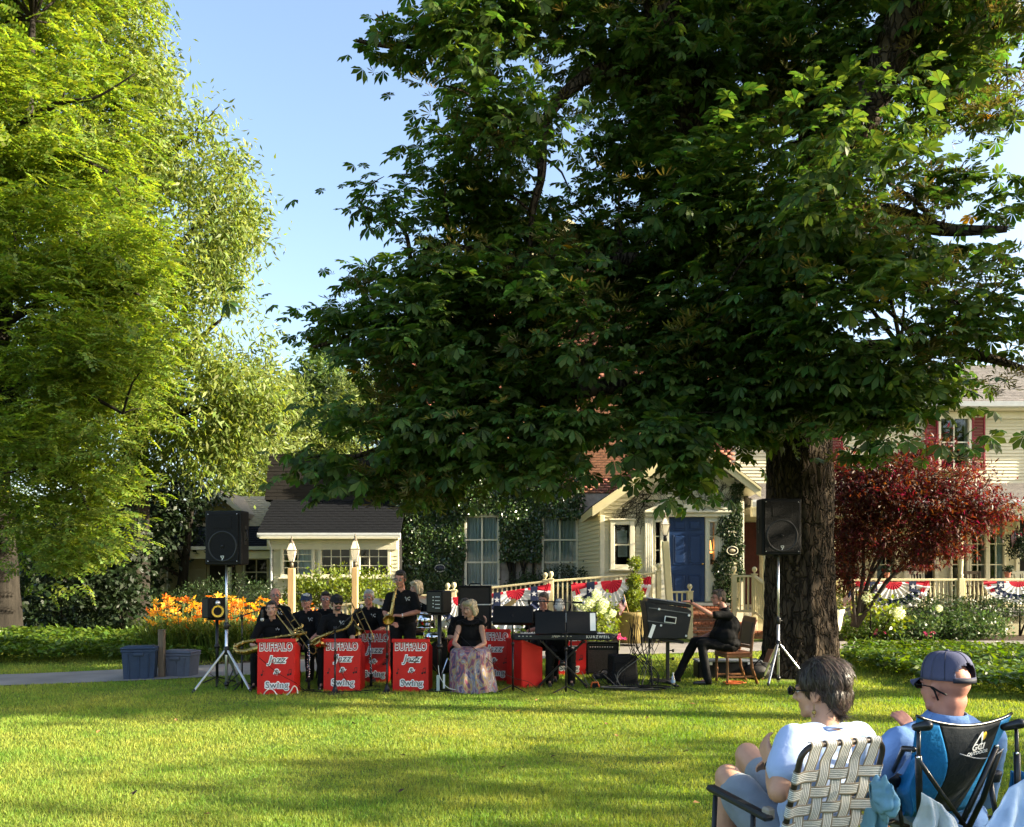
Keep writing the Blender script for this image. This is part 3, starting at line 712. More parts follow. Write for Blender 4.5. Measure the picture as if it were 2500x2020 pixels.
b = MB(); dxp, dzp = GX(536, 26.1), GZ(1203, 26.1); dxr, dzr = GX(594, 26.1), GZ(1250, 26.1); w_ = dxr-dxp; h_ = dzp-dzr
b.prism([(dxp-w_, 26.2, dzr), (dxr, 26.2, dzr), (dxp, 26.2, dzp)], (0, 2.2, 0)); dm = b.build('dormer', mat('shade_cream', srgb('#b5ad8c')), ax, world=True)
b = MB()
for sg in (-1, 1): b.prism([(dxp, 25.95, dzp-.1), (dxp+sg*(w_+.12), 25.95, dzr-.2), (dxp+sg*(w_+.12), 25.95, dzr-.04), (dxp, 25.95, dzp+.08)], (0, 2.6, 0))
b.build('dormer_roof', M['shingleb'], dm, world=True)
b = MB()
for sg in (-1, 1): b.prism([(dxp, 25.92, dzp-.12), (dxp+sg*(w_+.14), 25.92, dzr-.24), (dxp+sg*(w_+.14), 25.92, dzr-.06), (dxp, 25.92, dzp+.06)], (0, .026, 0))
b.box((dxr+.02, 26.05, dzr-.16), (.22, .25, .1)); b.build('dormer_rake', M['white'], dm, world=True)
# ================================================================ porch wing (right)
RY = 23.5; PX0, PX1 = 5.95, 19.0
def rx(px): return GX(px, RY)
def rz_(py): return GZ(py, RY)
rw = thing('porch_wing', 'two storey cream clapboard wing with red shutters and long front porch', 'house wing', (12, RY, 0))
uw = [(rx(2294), rx(2362), rz_(1143), rz_(1018)), (rx(1952), rx(2016), rz_(1143), rz_(1018)), (15.0, 15.8, 4.7, 6.2)]
gw = [(rx(a), rx(c), rz_(1480), rz_(1278)) for a, c in ((2322, 2357), (2368, 2403), (2413, 2448), (2138, 2184), (2050, 2094))]
gd_ = (rx(2222), rx(2280), .9, rz_(1290)); gd2 = (rx(2486), rx(2570), .9, rz_(1270))
b = MB(); wall_panel(b, PX0, PX1, .1, 6.6, RY, uw+gw+[gd_, gd2], .18); b.box((PX0+.1, RY+3.2, 3.3), (.2, 6, 6.4)); rww = b.build('wall', M['creamw'], rw, world=True)
clapboards(rww, (PX0, RY), (PX1, RY), 4.30, 6.4, .096, opens=[(o[0]-PX0-.1, o[1]-PX0+.1, o[2]-.1, o[3]+.1) for o in uw])
clapboards(rww, (PX0, RY), (PX1, RY), .8, 3.5, .105, opens=[(o[0]-PX0-.1, o[1]-PX0+.1, o[2]-.1, o[3]+.1) for o in gw]+[(gd_[0]-PX0-.1, gd_[1]-PX0+.1, 0, gd_[3]+.1), (gd2[0]-PX0-.1, gd2[1]-PX0+.1, 0, gd2[3]+.1), (rx(1806)-PX0-.1, rx(1856)-PX0, .3, 3.2)])
for o in uw: window(rw, *o, RY-.03, 2, 2, fw=.08)
for o in uw[:2]:
    shutter(rw, o[0]-.46, o[0]-.08, o[2]-.06, o[3]+.06, RY-.05); shutter(rw, o[1]+.08, o[1]+.46, o[2]-.06, o[3]+.06, RY-.05)
for i, o in enumerate(gw): window(rw, *o, RY-.03, 2, 4, fw=.06, mw=.02, curtain=[None, None, 'right', 'left', None][i])
for o in (gd_, gd2):
    b = MB()
    for xx in (o[0]-.05, o[1]+.05): b.box((xx, RY-.02, (o[2]+o[3])/2), (.1, .1, o[3]-o[2]))
    b.box(((o[0]+o[1])/2, RY-.02, o[3]+.05), (o[1]-o[0]+.2, .1, .1)); b.build('door_frame', M['creamw'], rw, world=True)
    b = MB(); b.box(((o[0]+o[1])/2, RY+.1, (o[2]+o[3])/2), (o[1]-o[0], .05, o[3]-o[2])); b.build('screen_door', M['interior'], rw, world=True)
b = MB(); b.box((rx(1831), RY-.03, 2.0), (rx(1852)-rx(1810), .06, 2.35)); b.build('red_door', mat('oxblood_door', (.06, .012, .01), .5, var=.3), rw, world=True)
# roofs
gyp = 20.75; gzp = GZ(1237, gyp)
b = MB(); b.prism([(PX0+.1, gyp, gzp+.16), (PX0+.1, RY, 4.29), (PX0+.1, RY, 4.15), (PX0+.1, gyp+.2, gzp+.05)], (PX1-PX0, 0, 0)); pr = b.build('porch_roof', M['shingleg'], rw, world=True)
shingles(pr, (PX0+.1, gyp-.02, gzp+.172), (PX1, gyp-.02, gzp+.172), (PX0+.1, RY, 4.303), (PX1, RY, 4.303), 17, .3, M['shingleg'], cap=140, prefer=lambda c: abs(c[0].x-12.3) + (0 if c[0].x > 11 else 3))
b = MB(); b.prism([(PX0+.1, gyp-.14, gzp), (PX0+.1, gyp-.04, gzp-.02), (PX0+.1, gyp-.02, gzp+.16), (PX0+.1, gyp-.17, gzp+.16), (PX0+.1, gyp-.17, gzp+.1)], (PX1-PX0, 0, 0)); b.build('gutter', M['gutter'], rw, world=True)
b = MB(); b.box(((PX0+PX1)/2, gyp+.15, gzp-.12), (PX1-PX0-.3, .2, .24)); b.box(((PX0+PX1)/2, gyp+1.4, gzp-.0), (PX1-PX0-.3, 2.4, .03)); b.build('porch_beam', M['creamw'], rw, world=True)
gzu = GZ(995, RY-.35)
b = MB(); b.prism([(PX0-.2, RY-.4, gzu+.12), (PX0-.2, RY+3.2, gzu+2.1), (PX0-.2, RY+6.5, gzu+.2)], (PX1-PX0+.4, 0, 0)); ur = b.build('roof', M['shingleg'], rw, world=True)
shingles(ur, (PX0-.2, RY-.42, gzu+.13), (PX1, RY-.42, gzu+.13), (PX0-.2, RY+3.2, gzu+2.115), (PX1, RY+3.2, gzu+2.115), 26, .3, M['shingleg'], cap=150, prefer=lambda c: abs(c[0].x-12.2)+max(0, (c[0].z-gzu-.9))*3)
b = MB(); b.prism([(PX0-.2, RY-.54, gzu), (PX0-.2, RY-.44, gzu-.02), (PX0-.2, RY-.42, gzu+.13), (PX0-.2, RY-.57, gzu+.13)], (PX1-PX0+.3, 0, 0)); b.build('gutter', M['gutter'], rw, world=True)
b = MB(); b.box(((PX0+PX1)/2, RY-.2, gzu-.03), (PX1-PX0, .42, .04)); b.box(((PX0+PX1)/2, RY-.03, gzu-.16), (PX1-PX0, .06, .2)); b.build('eave_board', M['creamw'], rw, world=True)
b = MB(); b.box(((PX0+PX1)/2, 22.1, .68), (PX1-PX0-.1, 2.7, .12)); b.build('porch_floor', mat('porch_grey', (.2, .2, .19), .7), rw, world=True)
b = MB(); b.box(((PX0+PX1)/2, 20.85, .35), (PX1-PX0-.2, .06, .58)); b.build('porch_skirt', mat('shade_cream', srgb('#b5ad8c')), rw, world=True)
# porch posts and railing
PRY = 20.9
bal_prof = [(.022, 0), (.022, .10), (.03, .12), (.014, .16), (.03, .30), (.022, .42), (.013, .52), (.026, .56), (.022, .58), (.022, .68)]
b = MB(); b.lathe(bal_prof, (0, 0, 0), 6); BALM = b.mesh('baluster', M['cream'])
def porch_post(x):
    b = MB(); b.box((x, PRY, 1.15), (.15, .15, .85), bev=.01); b.lathe([(.07, 1.58), (.05, 1.62), (.075, 1.66), (.05, 1.7), (.055, 1.75), (.075, 2.2), (.06, 2.7), (.045, 2.78), (.07, 2.82), (.05, 2.86)], (x, PRY, 0), 10); b.box((x, PRY, 3.1), (.15, .15, .5), bev=.01)
    return b.build('porch_post', M['cream'], rw, world=True)
postx = [GX(2032, PRY), GX(2345, PRY), 14.6, 17.4]
for x in postx: porch_post(x)
rl = thing('porch_railing', 'long cream porch railing with turned balusters under patriotic bunting', 'railing', (12, PRY, .74))
for x0, x1 in zip(postx, postx[1:]):
    a, c = x0+.075, x1-.075
    b = MB(); b.box(((a+c)/2, PRY, GZ(1416, PRY)), (c-a, .09, .06), bev=.01); b.build('top_rail', M['cream'], rl, world=True)
    b = MB(); b.box(((a+c)/2, PRY, .86), (c-a, .07, .05), bev=.01); b.build('bottom_rail', M['cream'], rl, world=True)
    n = int((c-a)/.105)
    for i in range(n): piece('baluster', BALM, rl, (a+(c-a)*(i+.5)/n, PRY, .875), (1, 1, 1))
# ================================================================ ramp railing, steps
def ball_post(b, x, y, z0, z1, w=.11):
    b.box((x, y, (z0+z1)/2), (w, w, z1-z0), bev=.008); b.box((x, y, z1+.015), (w+.03, w+.03, .03), bev=.008)
    b.lathe([(.02, 0), (.03, .01), (.02, .03), (.05, .06), (.062, .10), (.05, .145), (.02, .165)], (x, y, z1+.03), 10)
rb = MB(); rb.box((0, 0, 0), (.035, .035, 1)); SQB = rb.mesh('baluster', M['cream'])
def straight_rail(t, A, B, h=.85, n=None, posts=(), gap=.105, w=.09):
    A = Vector(A); B = Vector(B)
    b = MB(); b.bar(A, B, w, .05, .008); b.build('top_rail', M['cream'], t, world=True)
    b = MB(); b.bar(A-Vector((0, 0, h)), B-Vector((0, 0, h)), .06, .06, .008); b.build('bottom_rail', M['cream'], t, world=True)
    n = n or int((B-A).length/gap)
    for i in range(n):
        p = A.lerp(B, (i+.5)/n); piece('baluster', SQB, t, p-Vector((0, 0, h/2)), (1, 1, h-.05))
ramp = thing('ramp_railing', 'cream sloping ramp railing with ball finials hung with bunting behind the band', 'railing', (1.0, 18.6, 0))
RA = P(832, 1478, 19.2); RB = P(1108, 1446, 19.0); RC = P(1345, 1419, 18.9); RD = P(1608, 1399, 19.0)
for A, B in ((RA, RB), (RB, RC), (RC, RD)): straight_rail(ramp, A, B, .85)
for q in (RB, RC, RD, P(1093, 1447, 19.6), P(1331, 1421, 19.9)):
    b = MB(); ball_post(b, q.x, q.y, gz(q.x, q.y)-.02, q.z+.03); b.build('newel_post', M['cream'], ramp, world=True)
st = thing('entry_steps', 'red brick entrance steps with wide lower landing in front of blue door', 'steps', (4.7, 19.4, 0))
sx0, sx1 = GX(1690, 19.6), GX(1880, 19.6)
STEPS = [(19.55, .31, sx0, sx1), (19.95, .50, sx0, GX(1840, 20)), (20.12, .69, sx0, GX(1790, 20)), (20.3, .88, ex(1560), GX(1790, 20))]
b = MB()
for (y, z, xa, xb) in STEPS: b.box(((xa+xb)/2, (y+EY)/2+.02, z/2-.03), (xb-xa-.02, EY-y, z-.04))
sb = b.build('mortar_core', M['mortar'], st, world=True)
BR = MB(); BR.box((0, 0, 0), (.195, .09, .06), bev=.005); BRM = BR.mesh('brick', M['brick'])
BR = MB(); BR.box((0, 0, 0), (.085, .20, .06), bev=.005); BRT = BR.mesh('brick', mat('brick_tread', srgb('#a5604a'), .85, var=.25, scale=9, island=.2))
nb = 0
for si, (y, z, xa, xb) in enumerate(STEPS):
    zl = .13 if si == 0 else STEPS[si-1][1]
    x = xa+.05
    while x < xb-.02 and nb < 290: piece('brick', BRT, st, (x, y+.08, z-.02+.0*random.random()), (1, 1, 1)); x += .096; nb += 1
    zz = zl+.035; r = 0
    while zz < z-.07:
        x = xa+.1+(.1 if r % 2 else 0)
        while x < xb-.05 and nb < 290: piece('brick', BRM, st, (x, y+.045, zz), (1, 1, 1)); x += .207; nb += 1
        zz += .072; r += 1
b = MB(); b.box(((ex(1560)+GX(1790, 20))/2, 20.42, .93), (GX(1790, 20)-ex(1560), .3, .06)); b.build('landing_slab', mat('porch_grey', (.2, .2, .19)), st, world=True)
sr = thing('step_railing', 'short cream picket railing with ball finials left of entrance steps', 'railing', (3.9, 19.8, 0))
q0 = P(1684, 1446, 19.6); q1 = P(1634, 1446, 19.65)
straight_rail(sr, q1, q0, .8)
for q in (q0,):
    b = MB(); ball_post(b, q.x, q.y, .1, q.z, .13); b.build('newel_post', M['cream'], sr, world=True)
sr2 = thing('step_railing', 'cream picket railing with two ball finials right of entrance steps', 'railing', (5.6, 19.9, 0))
r0 = P(1792, 1407, 20.0); r1 = P(1842, 1407, 19.8); r2 = P(1868, 1426, 19.3)
straight_rail(sr2, r0, r1, .85, gap=.085); straight_rail(sr2, r1, r2, .85, gap=.085)
for q in (r0, r1):
    b = MB(); ball_post(b, q.x, q.y, .1, q.z+.03, .11); b.build('newel_post', M['cream'], sr2, world=True)
b = MB(); pz = P(1870, 1355, 19.2); b.box((pz.x, pz.y, pz.z/2+.05), (.11, .11, pz.z), bev=.01); b.build('tall_post', M['cream'], sr2, world=True)
# ================================================================ vegetation
def bark_mat(name, c1, c2, scale=6):
    return mat(name, c1, 0.95, var=.4, col2=c2, scale=scale, stretch=(1, 1, .18), bump=.9, bscale=14, spec=.15, detail=8)
def plated_bark(name, c1, c2, scale=6):
    m = bark_mat(name, c1, c2, scale); n = m.node_tree.nodes; l = m.node_tree.links; b = n['Principled BSDF']
    tc = n.new('ShaderNodeTexCoord'); nz = n.new('ShaderNodeTexNoise'); nz.inputs['Scale'].default_value = 5; mpv = n.new('ShaderNodeMapping'); mpv.inputs['Scale'].default_value = (1, 1, .22)
    l.new(tc.outputs['Object'], nz.inputs['Vector']); ad = n.new('ShaderNodeVectorMath'); ad.operation = 'MULTIPLY_ADD'; ad.inputs[1].default_value = (.16, .16, .5); l.new(nz.outputs['Color'], ad.inputs[0]); l.new(tc.outputs['Object'], ad.inputs[2]); l.new(ad.outputs[0], mpv.inputs[0])
    v = n.new('ShaderNodeTexVoronoi'); v.feature = 'DISTANCE_TO_EDGE'; v.inputs['Scale'].default_value = 15; l.new(mpv.outputs[0], v.inputs['Vector'])
    r = n.new('ShaderNodeValToRGB'); r.color_ramp.elements[0].position = .0; r.color_ramp.elements[0].color = (.12, .12, .12, 1); r.color_ramp.elements[1].position = .16; l.new(v.outputs['Distance'], r.inputs[0])
    mx = n.new('ShaderNodeMix'); mx.data_type = 'RGBA'; mx.blend_type = 'MULTIPLY'; mx.inputs[0].default_value = .85; src = b.inputs['Base Color'].links[0].from_socket; l.new(src, mx.inputs[6]); l.new(r.outputs[0], mx.inputs[7]); l.new(mx.outputs[2], b.inputs['Base Color'])
    bp = n.new('ShaderNodeBump'); bp.inputs['Strength'].default_value = 1; bp.inputs['Distance'].default_value = .05; l.new(r.outputs[0], bp.inputs['Height']); old = b.inputs['Normal'].links[0].from_socket; l.new(old, bp.inputs['Normal']); l.new(bp.outputs[0], b.inputs['Normal']); return m
M['bark'] = plated_bark('chestnut_bark', (.085, .064, .044), (.022, .017, .013), 9)

M['bark2'] = bark_mat('grey_bark', (.036, .031, .025), (.014, .012, .010), 9)
def leafmat(n, c, isl=.35, tr=.4, rough=.5, spec=.3): return mat(n, c, rough, spec=spec, island=isl, trans=tr)
M['lf_ch'] = leafmat('chestnut_leaf', (.052, .094, .019), .5, .42, .5, .25)
M['lf_chb'] = leafmat('chestnut_blighted_leaf', (.125, .110, .030), .45, .25)
M['lf_chy'] = leafmat('chestnut_yellow_leaf', (.50, .30, .02), .2, .4)
M['lf_lo'] = leafmat('locust_leaf', (.140, .198, .034), .45, .45)
M['lf_ma'] = leafmat('maple_leaf', (.140, .185, .040), .4, .42)
M['lf_dk'] = leafmat('shade_dark_leaf', (.014, .026, .009), .4, .2)  # near-black green: shade under the left trees is put into the leaf colour
M['lf_pi'] = leafmat('pine_needle', (.115, .150, .035), .3, .3)
M['lf_far'] = leafmat('far_leaf', (.075, .115, .03), .35, .4)
M['lf_iv'] = leafmat('ivy_leaf', (.040, .075, .018), .45, .15, .28, .6)
M['lf_red'] = leafmat('red_maple_leaf', (.088, .026, .014), .6, .38)
M['lf_gc'] = leafmat('groundcover_leaf', (.075, .125, .018), .35, .3, .4)
M['lf_box'] = leafmat('boxwood_leaf', (.032, .056, .018), .4, .2, .4)
M['lf_by'] = leafmat('bright_shrub_leaf', (.13, .17, .025), .35, .35, .4)
M['lf_gard'] = leafmat('garden_leaf', (.055, .095, .028), .4, .25, .35)

def in_blobs(blobs, per, shell=0.55):
    """blobs: (px,py,rx,ry,D,rd) -> points in world, outward dirs; per = points per blob volume unit"""
    Ps = []; Ds = []
    for (px, py, rx_, ry_, D, rd) in blobs:
        c = np.array(P(px, py, D)); r = np.array([rx_*D/F, rd, ry_*D/F])
        n = max(3, int(per*(r[0]*r[1]*r[2])**(2/3)))
        d = rand_dir(n); t = (shell+(1-shell)*RNG.random(n))**.8
        Ps.append(c+d*r*t[:, None]); Ds.append(nrm(d*np.array([1, 1, 1])/r))
    return np.concatenate(Ps), np.concatenate(Ds)
def branch_tubes(b, pts, targets, r0=.03, frac=.3, maxn=400):
    """thin curved branches from nearest limb points to leaf cluster centres"""
    L = np.array(pts); k = 0
    for t in targets[RNG.permutation(len(targets))][:maxn]:
        if RNG.random() > frac: continue
        i = np.argmin(np.linalg.norm(L-t, axis=1)); a = Vector(L[i]); c = Vector(t); d = (c-a).length
        if d < .2: continue
        mid = a.lerp(c, .5)+Vector((random.uniform(-.1, .1), random.uniform(-.1, .1), .12))*d
        r = min(r0, .012+.012*d); b.tube([a, a.lerp(mid, .5)+Vector((0, 0, .03*d)), mid, c.lerp(mid, .4)+Vector((0, 0, .02*d)), c], [r, r*.8, r*.62, r*.45, r*.25], 5, caps=False)
def dens(pts, step=.25):
    out = []
    for p in pts:
        for a, c in zip(p, p[1:]):
            a = np.array(a[:3]); c = np.array(c[:3]); n = max(1, int(np.linalg.norm(c-a)/step))
            for i in range(n): out.append(a+(c-a)*i/n)
        out.append(np.array(p[-1][:3]))
    return out
def rough_tube(b, pts, rs, n=14, sub=6, amp=.06, f=2.2):
    """tapered limb with furrowed surface"""
    pts = [Vector(p) for p in pts]; Q = []; R = []
    for i in range(len(pts)-1):
        p0 = pts[max(0, i-1)]; p1 = pts[i]; p2 = pts[i+1]; p3 = pts[min(len(pts)-1, i+2)]
        for k in range(sub):
            t = k/sub; Q.append(.5*((2*p1)+(-p0+p2)*t+(2*p0-5*p1+4*p2-p3)*t*t+(-p0+3*p1-3*p2+p3)*t**3)); R.append(rs[i]+(rs[i+1]-rs[i])*t)
    Q.append(pts[-1]); R.append(rs[-1])
    base = len(b.v); b.tube(Q, R, n)
    for i in range(len(Q)):
        for j in range(n):
            v = Vector(b.v[base+i*n+j]); o = v-Q[i]
            k9 = 9/max(.1, R[i]*2); s = mnoise.noise(Vector((o.x*k9, o.y*k9, Q[i].z*f)))
            if n > 40: s = .6*s+.9*(.35-abs(mnoise.noise(Vector((o.x*13, o.y*13, Q[i].z*1.5+3)))))*1.1+.35*mnoise.noise(Vector((o.x*20, o.y*20, Q[i].z*6)))
            b.v[base+i*n+j] = tuple(Q[i]+o*(1+amp*s*1.6))
# ---------------------------------------------------------------- chestnut
CHB = [(1190, 130, 175, 215, 12, 2.0), (965, 95, 55, 40, 11.8, .5), (1255, 400, 190, 190, 12.3, 2.0), (1480, 80, 300, 220, 12.6, 1.9), (1800, 130, 330, 260, 12.8, 2.0), (2180, 110, 320, 190, 12, 2.6),
       (2420, 110, 130, 120, 11, 1.6), (1570, 560, 290, 230, 12.5, 2.2), (1960, 520, 260, 250, 11, 2.2), (2230, 610, 170, 110, 11, 1.4), (2440, 500, 70, 28, 11, .5), (2300, 440, 60, 30, 11.2, .4),
       (900, 520, 75, 45, 12.3, .6), (815, 520, 45, 30, 12.2, .35), (950, 460, 60, 35, 12.3, .4), (920, 630, 110, 55, 12.3, .8), (760, 780, 110, 60, 12, .8), (670, 850, 60, 45, 11.9, .5), (640, 905, 45, 32, 11.9, .4), (700, 970, 60, 40, 11.9, .5), (960, 800, 170, 140, 12.4, 1.6), (850, 960, 150, 80, 12, 1.1), (1100, 640, 150, 200, 12.4, 1.8), (1330, 680, 170, 150, 12.4, 1.8),
       (1150, 840, 230, 200, 12.3, 2.0), (1150, 1040, 240, 120, 11.6, 1.3), (930, 1090, 190, 75, 11.6, 1.0), (1450, 860, 260, 190, 11.6, 1.9), (1400, 1040, 150, 60, 11, .8), (1590, 1060, 100, 45, 10.6, .6),
       (1650, 1130, 45, 50, 10.4, .3), (1760, 880, 200, 190, 12, 1.8), (1640, 760, 220, 180, 12.6, 1.6), (1530, 890, 100, 110, 11.9, .8), (1470, 790, 90, 90, 12.2, .8), (1400, 560, 70, 55, 12.3, .6), (1560, 300, 130, 120, 12.6, 1.0), (1570, 1000, 80, 65, 10.9, .6), (1370, 1000, 60, 60, 11.2, .5), (1890, 1035, 60, 45, 11, .5), (2070, 1045, 90, 50, 10.8, .6), (2190, 1020, 70, 45, 10.4, .5), (2190, 900, 100, 60, 10.4, .7), (1480, 960, 170, 90, 11.3, 1.0), (1330, 900, 150, 110, 12, 1.0), (1700, 1000, 110, 60, 11.4, .8), (2030, 990, 130, 60, 11, .7), (2180, 960, 120, 70, 10.6, .7), (2080, 840, 250, 200, 10.6, 1.7), (2330, 800, 190, 210, 10.6, 1.7), (2100, 1040, 130, 60, 10.5, .7), (2330, 1000, 130, 65, 10, .7), (2450, 960, 80, 70, 10, .6),
       (1780, 1020, 100, 55, 11.2, .7), (1990, 960, 80, 40, 11.6, .5), (2420, 270, 70, 40, 11.4, .5), (780, 1120, 60, 35, 11.6, .4), (900, 1170, 60, 30, 11.6, .4), (1040, 1180, 90, 35, 11.4, .5), (1230, 1150, 80, 45, 11.2, .5), (1330, 1150, 50, 40, 11, .4), (1480, 1085, 50, 30, 10.6, .3), (1645, 1205, 25, 25, 10.3, .2), (1720, 1080, 50, 35, 10.8, .4), (2120, 1110, 70, 40, 10.4, .5), (2340, 1060, 60, 35, 9.9, .4), (2200, 1090, 40, 30, 10.3, .3),
       (1350, -250, 420, 260, 12.6, 2.2), (1950, -280, 520, 280, 12.6, 2.3), (2350, -150, 300, 200, 12, 2.5), (1700, 300, 250, 120, 14, .8)]
def palm(narrow=1.0, curl=0.0, droop=.25, lod=0):
    V = []; Fq = []
    for a, L in zip((-118, -76, -37, 0, 37, 76, 118), (.5, .78, .96, 1.05, .96, .78, .5)):
        a = math.radians(a); ca, sa = math.sin(a), math.cos(a); w = .21*L*narrow
        def pt(t, s, dz):
            return (ca*t*L+sa*s, sa*t*L-ca*s, dz)
        z = lambda t: -droop*t*t*L+curl*(t**2)*.5
        b = len(V)
        w *= 1.12
        if lod:
            V += [pt(.04, 0, 0), pt(.74, w, z(.74)+.03), pt(1.03, 0, z(1.03)), pt(.74, -w, z(.74)+.03)]; Fq += [(b, b+1, b+2, b+3)]; continue
        V += [pt(.04, 0, 0), pt(.45, w*.58, z(.45)+.03*narrow), pt(.78, w, z(.78)+.05*narrow), pt(1.03, 0, z(1.03)), pt(.78, -w, z(.78)+.05*narrow), pt(.45, -w*.58, z(.45)+.03*narrow), pt(.66, 0, z(.66)-.03)]
        Fq += [(b, b+1, b+2, b+6), (b+6, b+2, b+3, b+4), (b, b+6, b+4, b+5)]
    V = np.array(V)
    return V, np.array(Fq)
PALM = palm(); PALMD = palm(.95, 0, .6); PALMC = palm(.38, .9, .1); PALM_L = palm(lod=1); PALMD_L = palm(.95, 0, .6, 1); PALMC_L = palm(.38, .9, .1, 1)
ch = thing('chestnut_tree', 'huge dark horse chestnut tree towering over the band, thick furrowed trunk', 'tree', (4.74, 13.5, 0))
T0 = lambda px, py, D=13.5: P(px, py, D)
trunk_pts = [Vector((4.74, 13.5, -.1)), T0(1953, 1600), T0(1953, 1480), T0(1952, 1300), T0(1950, 1100), T0(1940, 930), T0(1915, 780)]
b = MB(); rough_tube(b, trunk_pts, [.80, .60, .54, .52, .51, .49, .45], 120, 26, .060, 1.2)
tr_ = b.build('trunk', M['bark'], ch, world=True)
limbs = [([T0(1925, 850), T0(1850, 640, 13.2), T0(1745, 430, 12.8), T0(1685, 250, 12.4), T0(1625, 60, 12.1), T0(1580, -160, 12.1), T0(1540, -420, 12.2)], [.42, .38, .34, .31, .27, .2, .08]),
         ([T0(1925, 850), T0(1960, 620, 12.9), T0(2030, 420, 12), T0(2120, 250, 11.2), T0(2200, 60, 10.7), T0(2250, -180, 10.7), T0(2260, -400, 10.9)], [.4, .33, .29, .26, .23, .16, .06]),
         ([T0(1690, 260, 12.4), T0(1590, 200, 12.3), T0(1480, 170, 12.2), T0(1395, 215, 12.1), T0(1330, 300, 12.0), T0(1322, 430, 12.0), T0(1300, 520, 12), T0(1290, 690, 12)], [.17, .13, .11, .095, .08, .065, .05, .02]),
         ([T0(1900, 780), T0(1760, 640, 13), T0(1560, 640, 12.6), T0(1350, 640, 12.4), T0(1150, 700, 12.4), T0(960, 790, 12.4), T0(760, 850, 12.2)], [.22, .18, .14, .11, .085, .06, .02]),
         ([T0(1935, 900), T0(1800, 870, 12.8), T0(1600, 930, 12), T0(1400, 960, 11.6), T0(1180, 1020, 11.6), T0(980, 1080, 11.7), T0(820, 1130, 11.8)], [.2, .16, .12, .09, .07, .05, .02]),
         ([T0(1960, 960), T0(2060, 880, 12.4), T0(2200, 850, 11.2), T0(2350, 860, 10.6), T0(2500, 900, 10.4)], [.19, .15, .11, .08, .03]),
         ([T0(2000, 520, 13.1), T0(2150, 520, 12), T0(2300, 560, 11.2), T0(2460, 560, 10.8)], [.18, .13, .09, .04]),
         ([T0(2170, 120, 12.6), T0(2290, 60, 12), T0(2430, 70, 11.2)], [.17, .12, .06]), ([T0(1660, 180), T0(1500, 20, 12.8), T0(1250, 60, 12.2), T0(1000, 110, 11.9), T0(870, 100, 11.8)], [.17, .12, .08, .05, .02]),
         ([T0(1290, 640, 12.3), T0(1060, 600, 12.4), T0(1010, 680, 12.4), T0(985, 560, 12.3), T0(880, 500, 12.3)], [.05, .045, .04, .03, .015]), ([T0(1700, 800, 12.6), T0(1650, 1000, 11.2), T0(1620, 1120, 10.7)], [.1, .06, .03]),
         ([T0(1990, 480, 13.1), T0(1970, 250, 13), T0(2020, 60, 13), T0(2060, -150, 13)], [.16, .13, .1, .06])]
lp = []
for pts, rs in limbs:
    b = MB(); rough_tube(b, pts, rs, 14, 6, .08, 2); b.build('limb', M['bark'], ch, world=True); lp.append([tuple(p) for p in pts])
lp = dens(lp)
def thin_window(pts, keep=1.0): return pts
cl, cd = in_blobs(CHB, 215, .25)
push = (RNG.random(len(cl)) < .30)[:, None]*cd*RNG.uniform(.05, .48, (len(cl), 1)); cl = cl+push
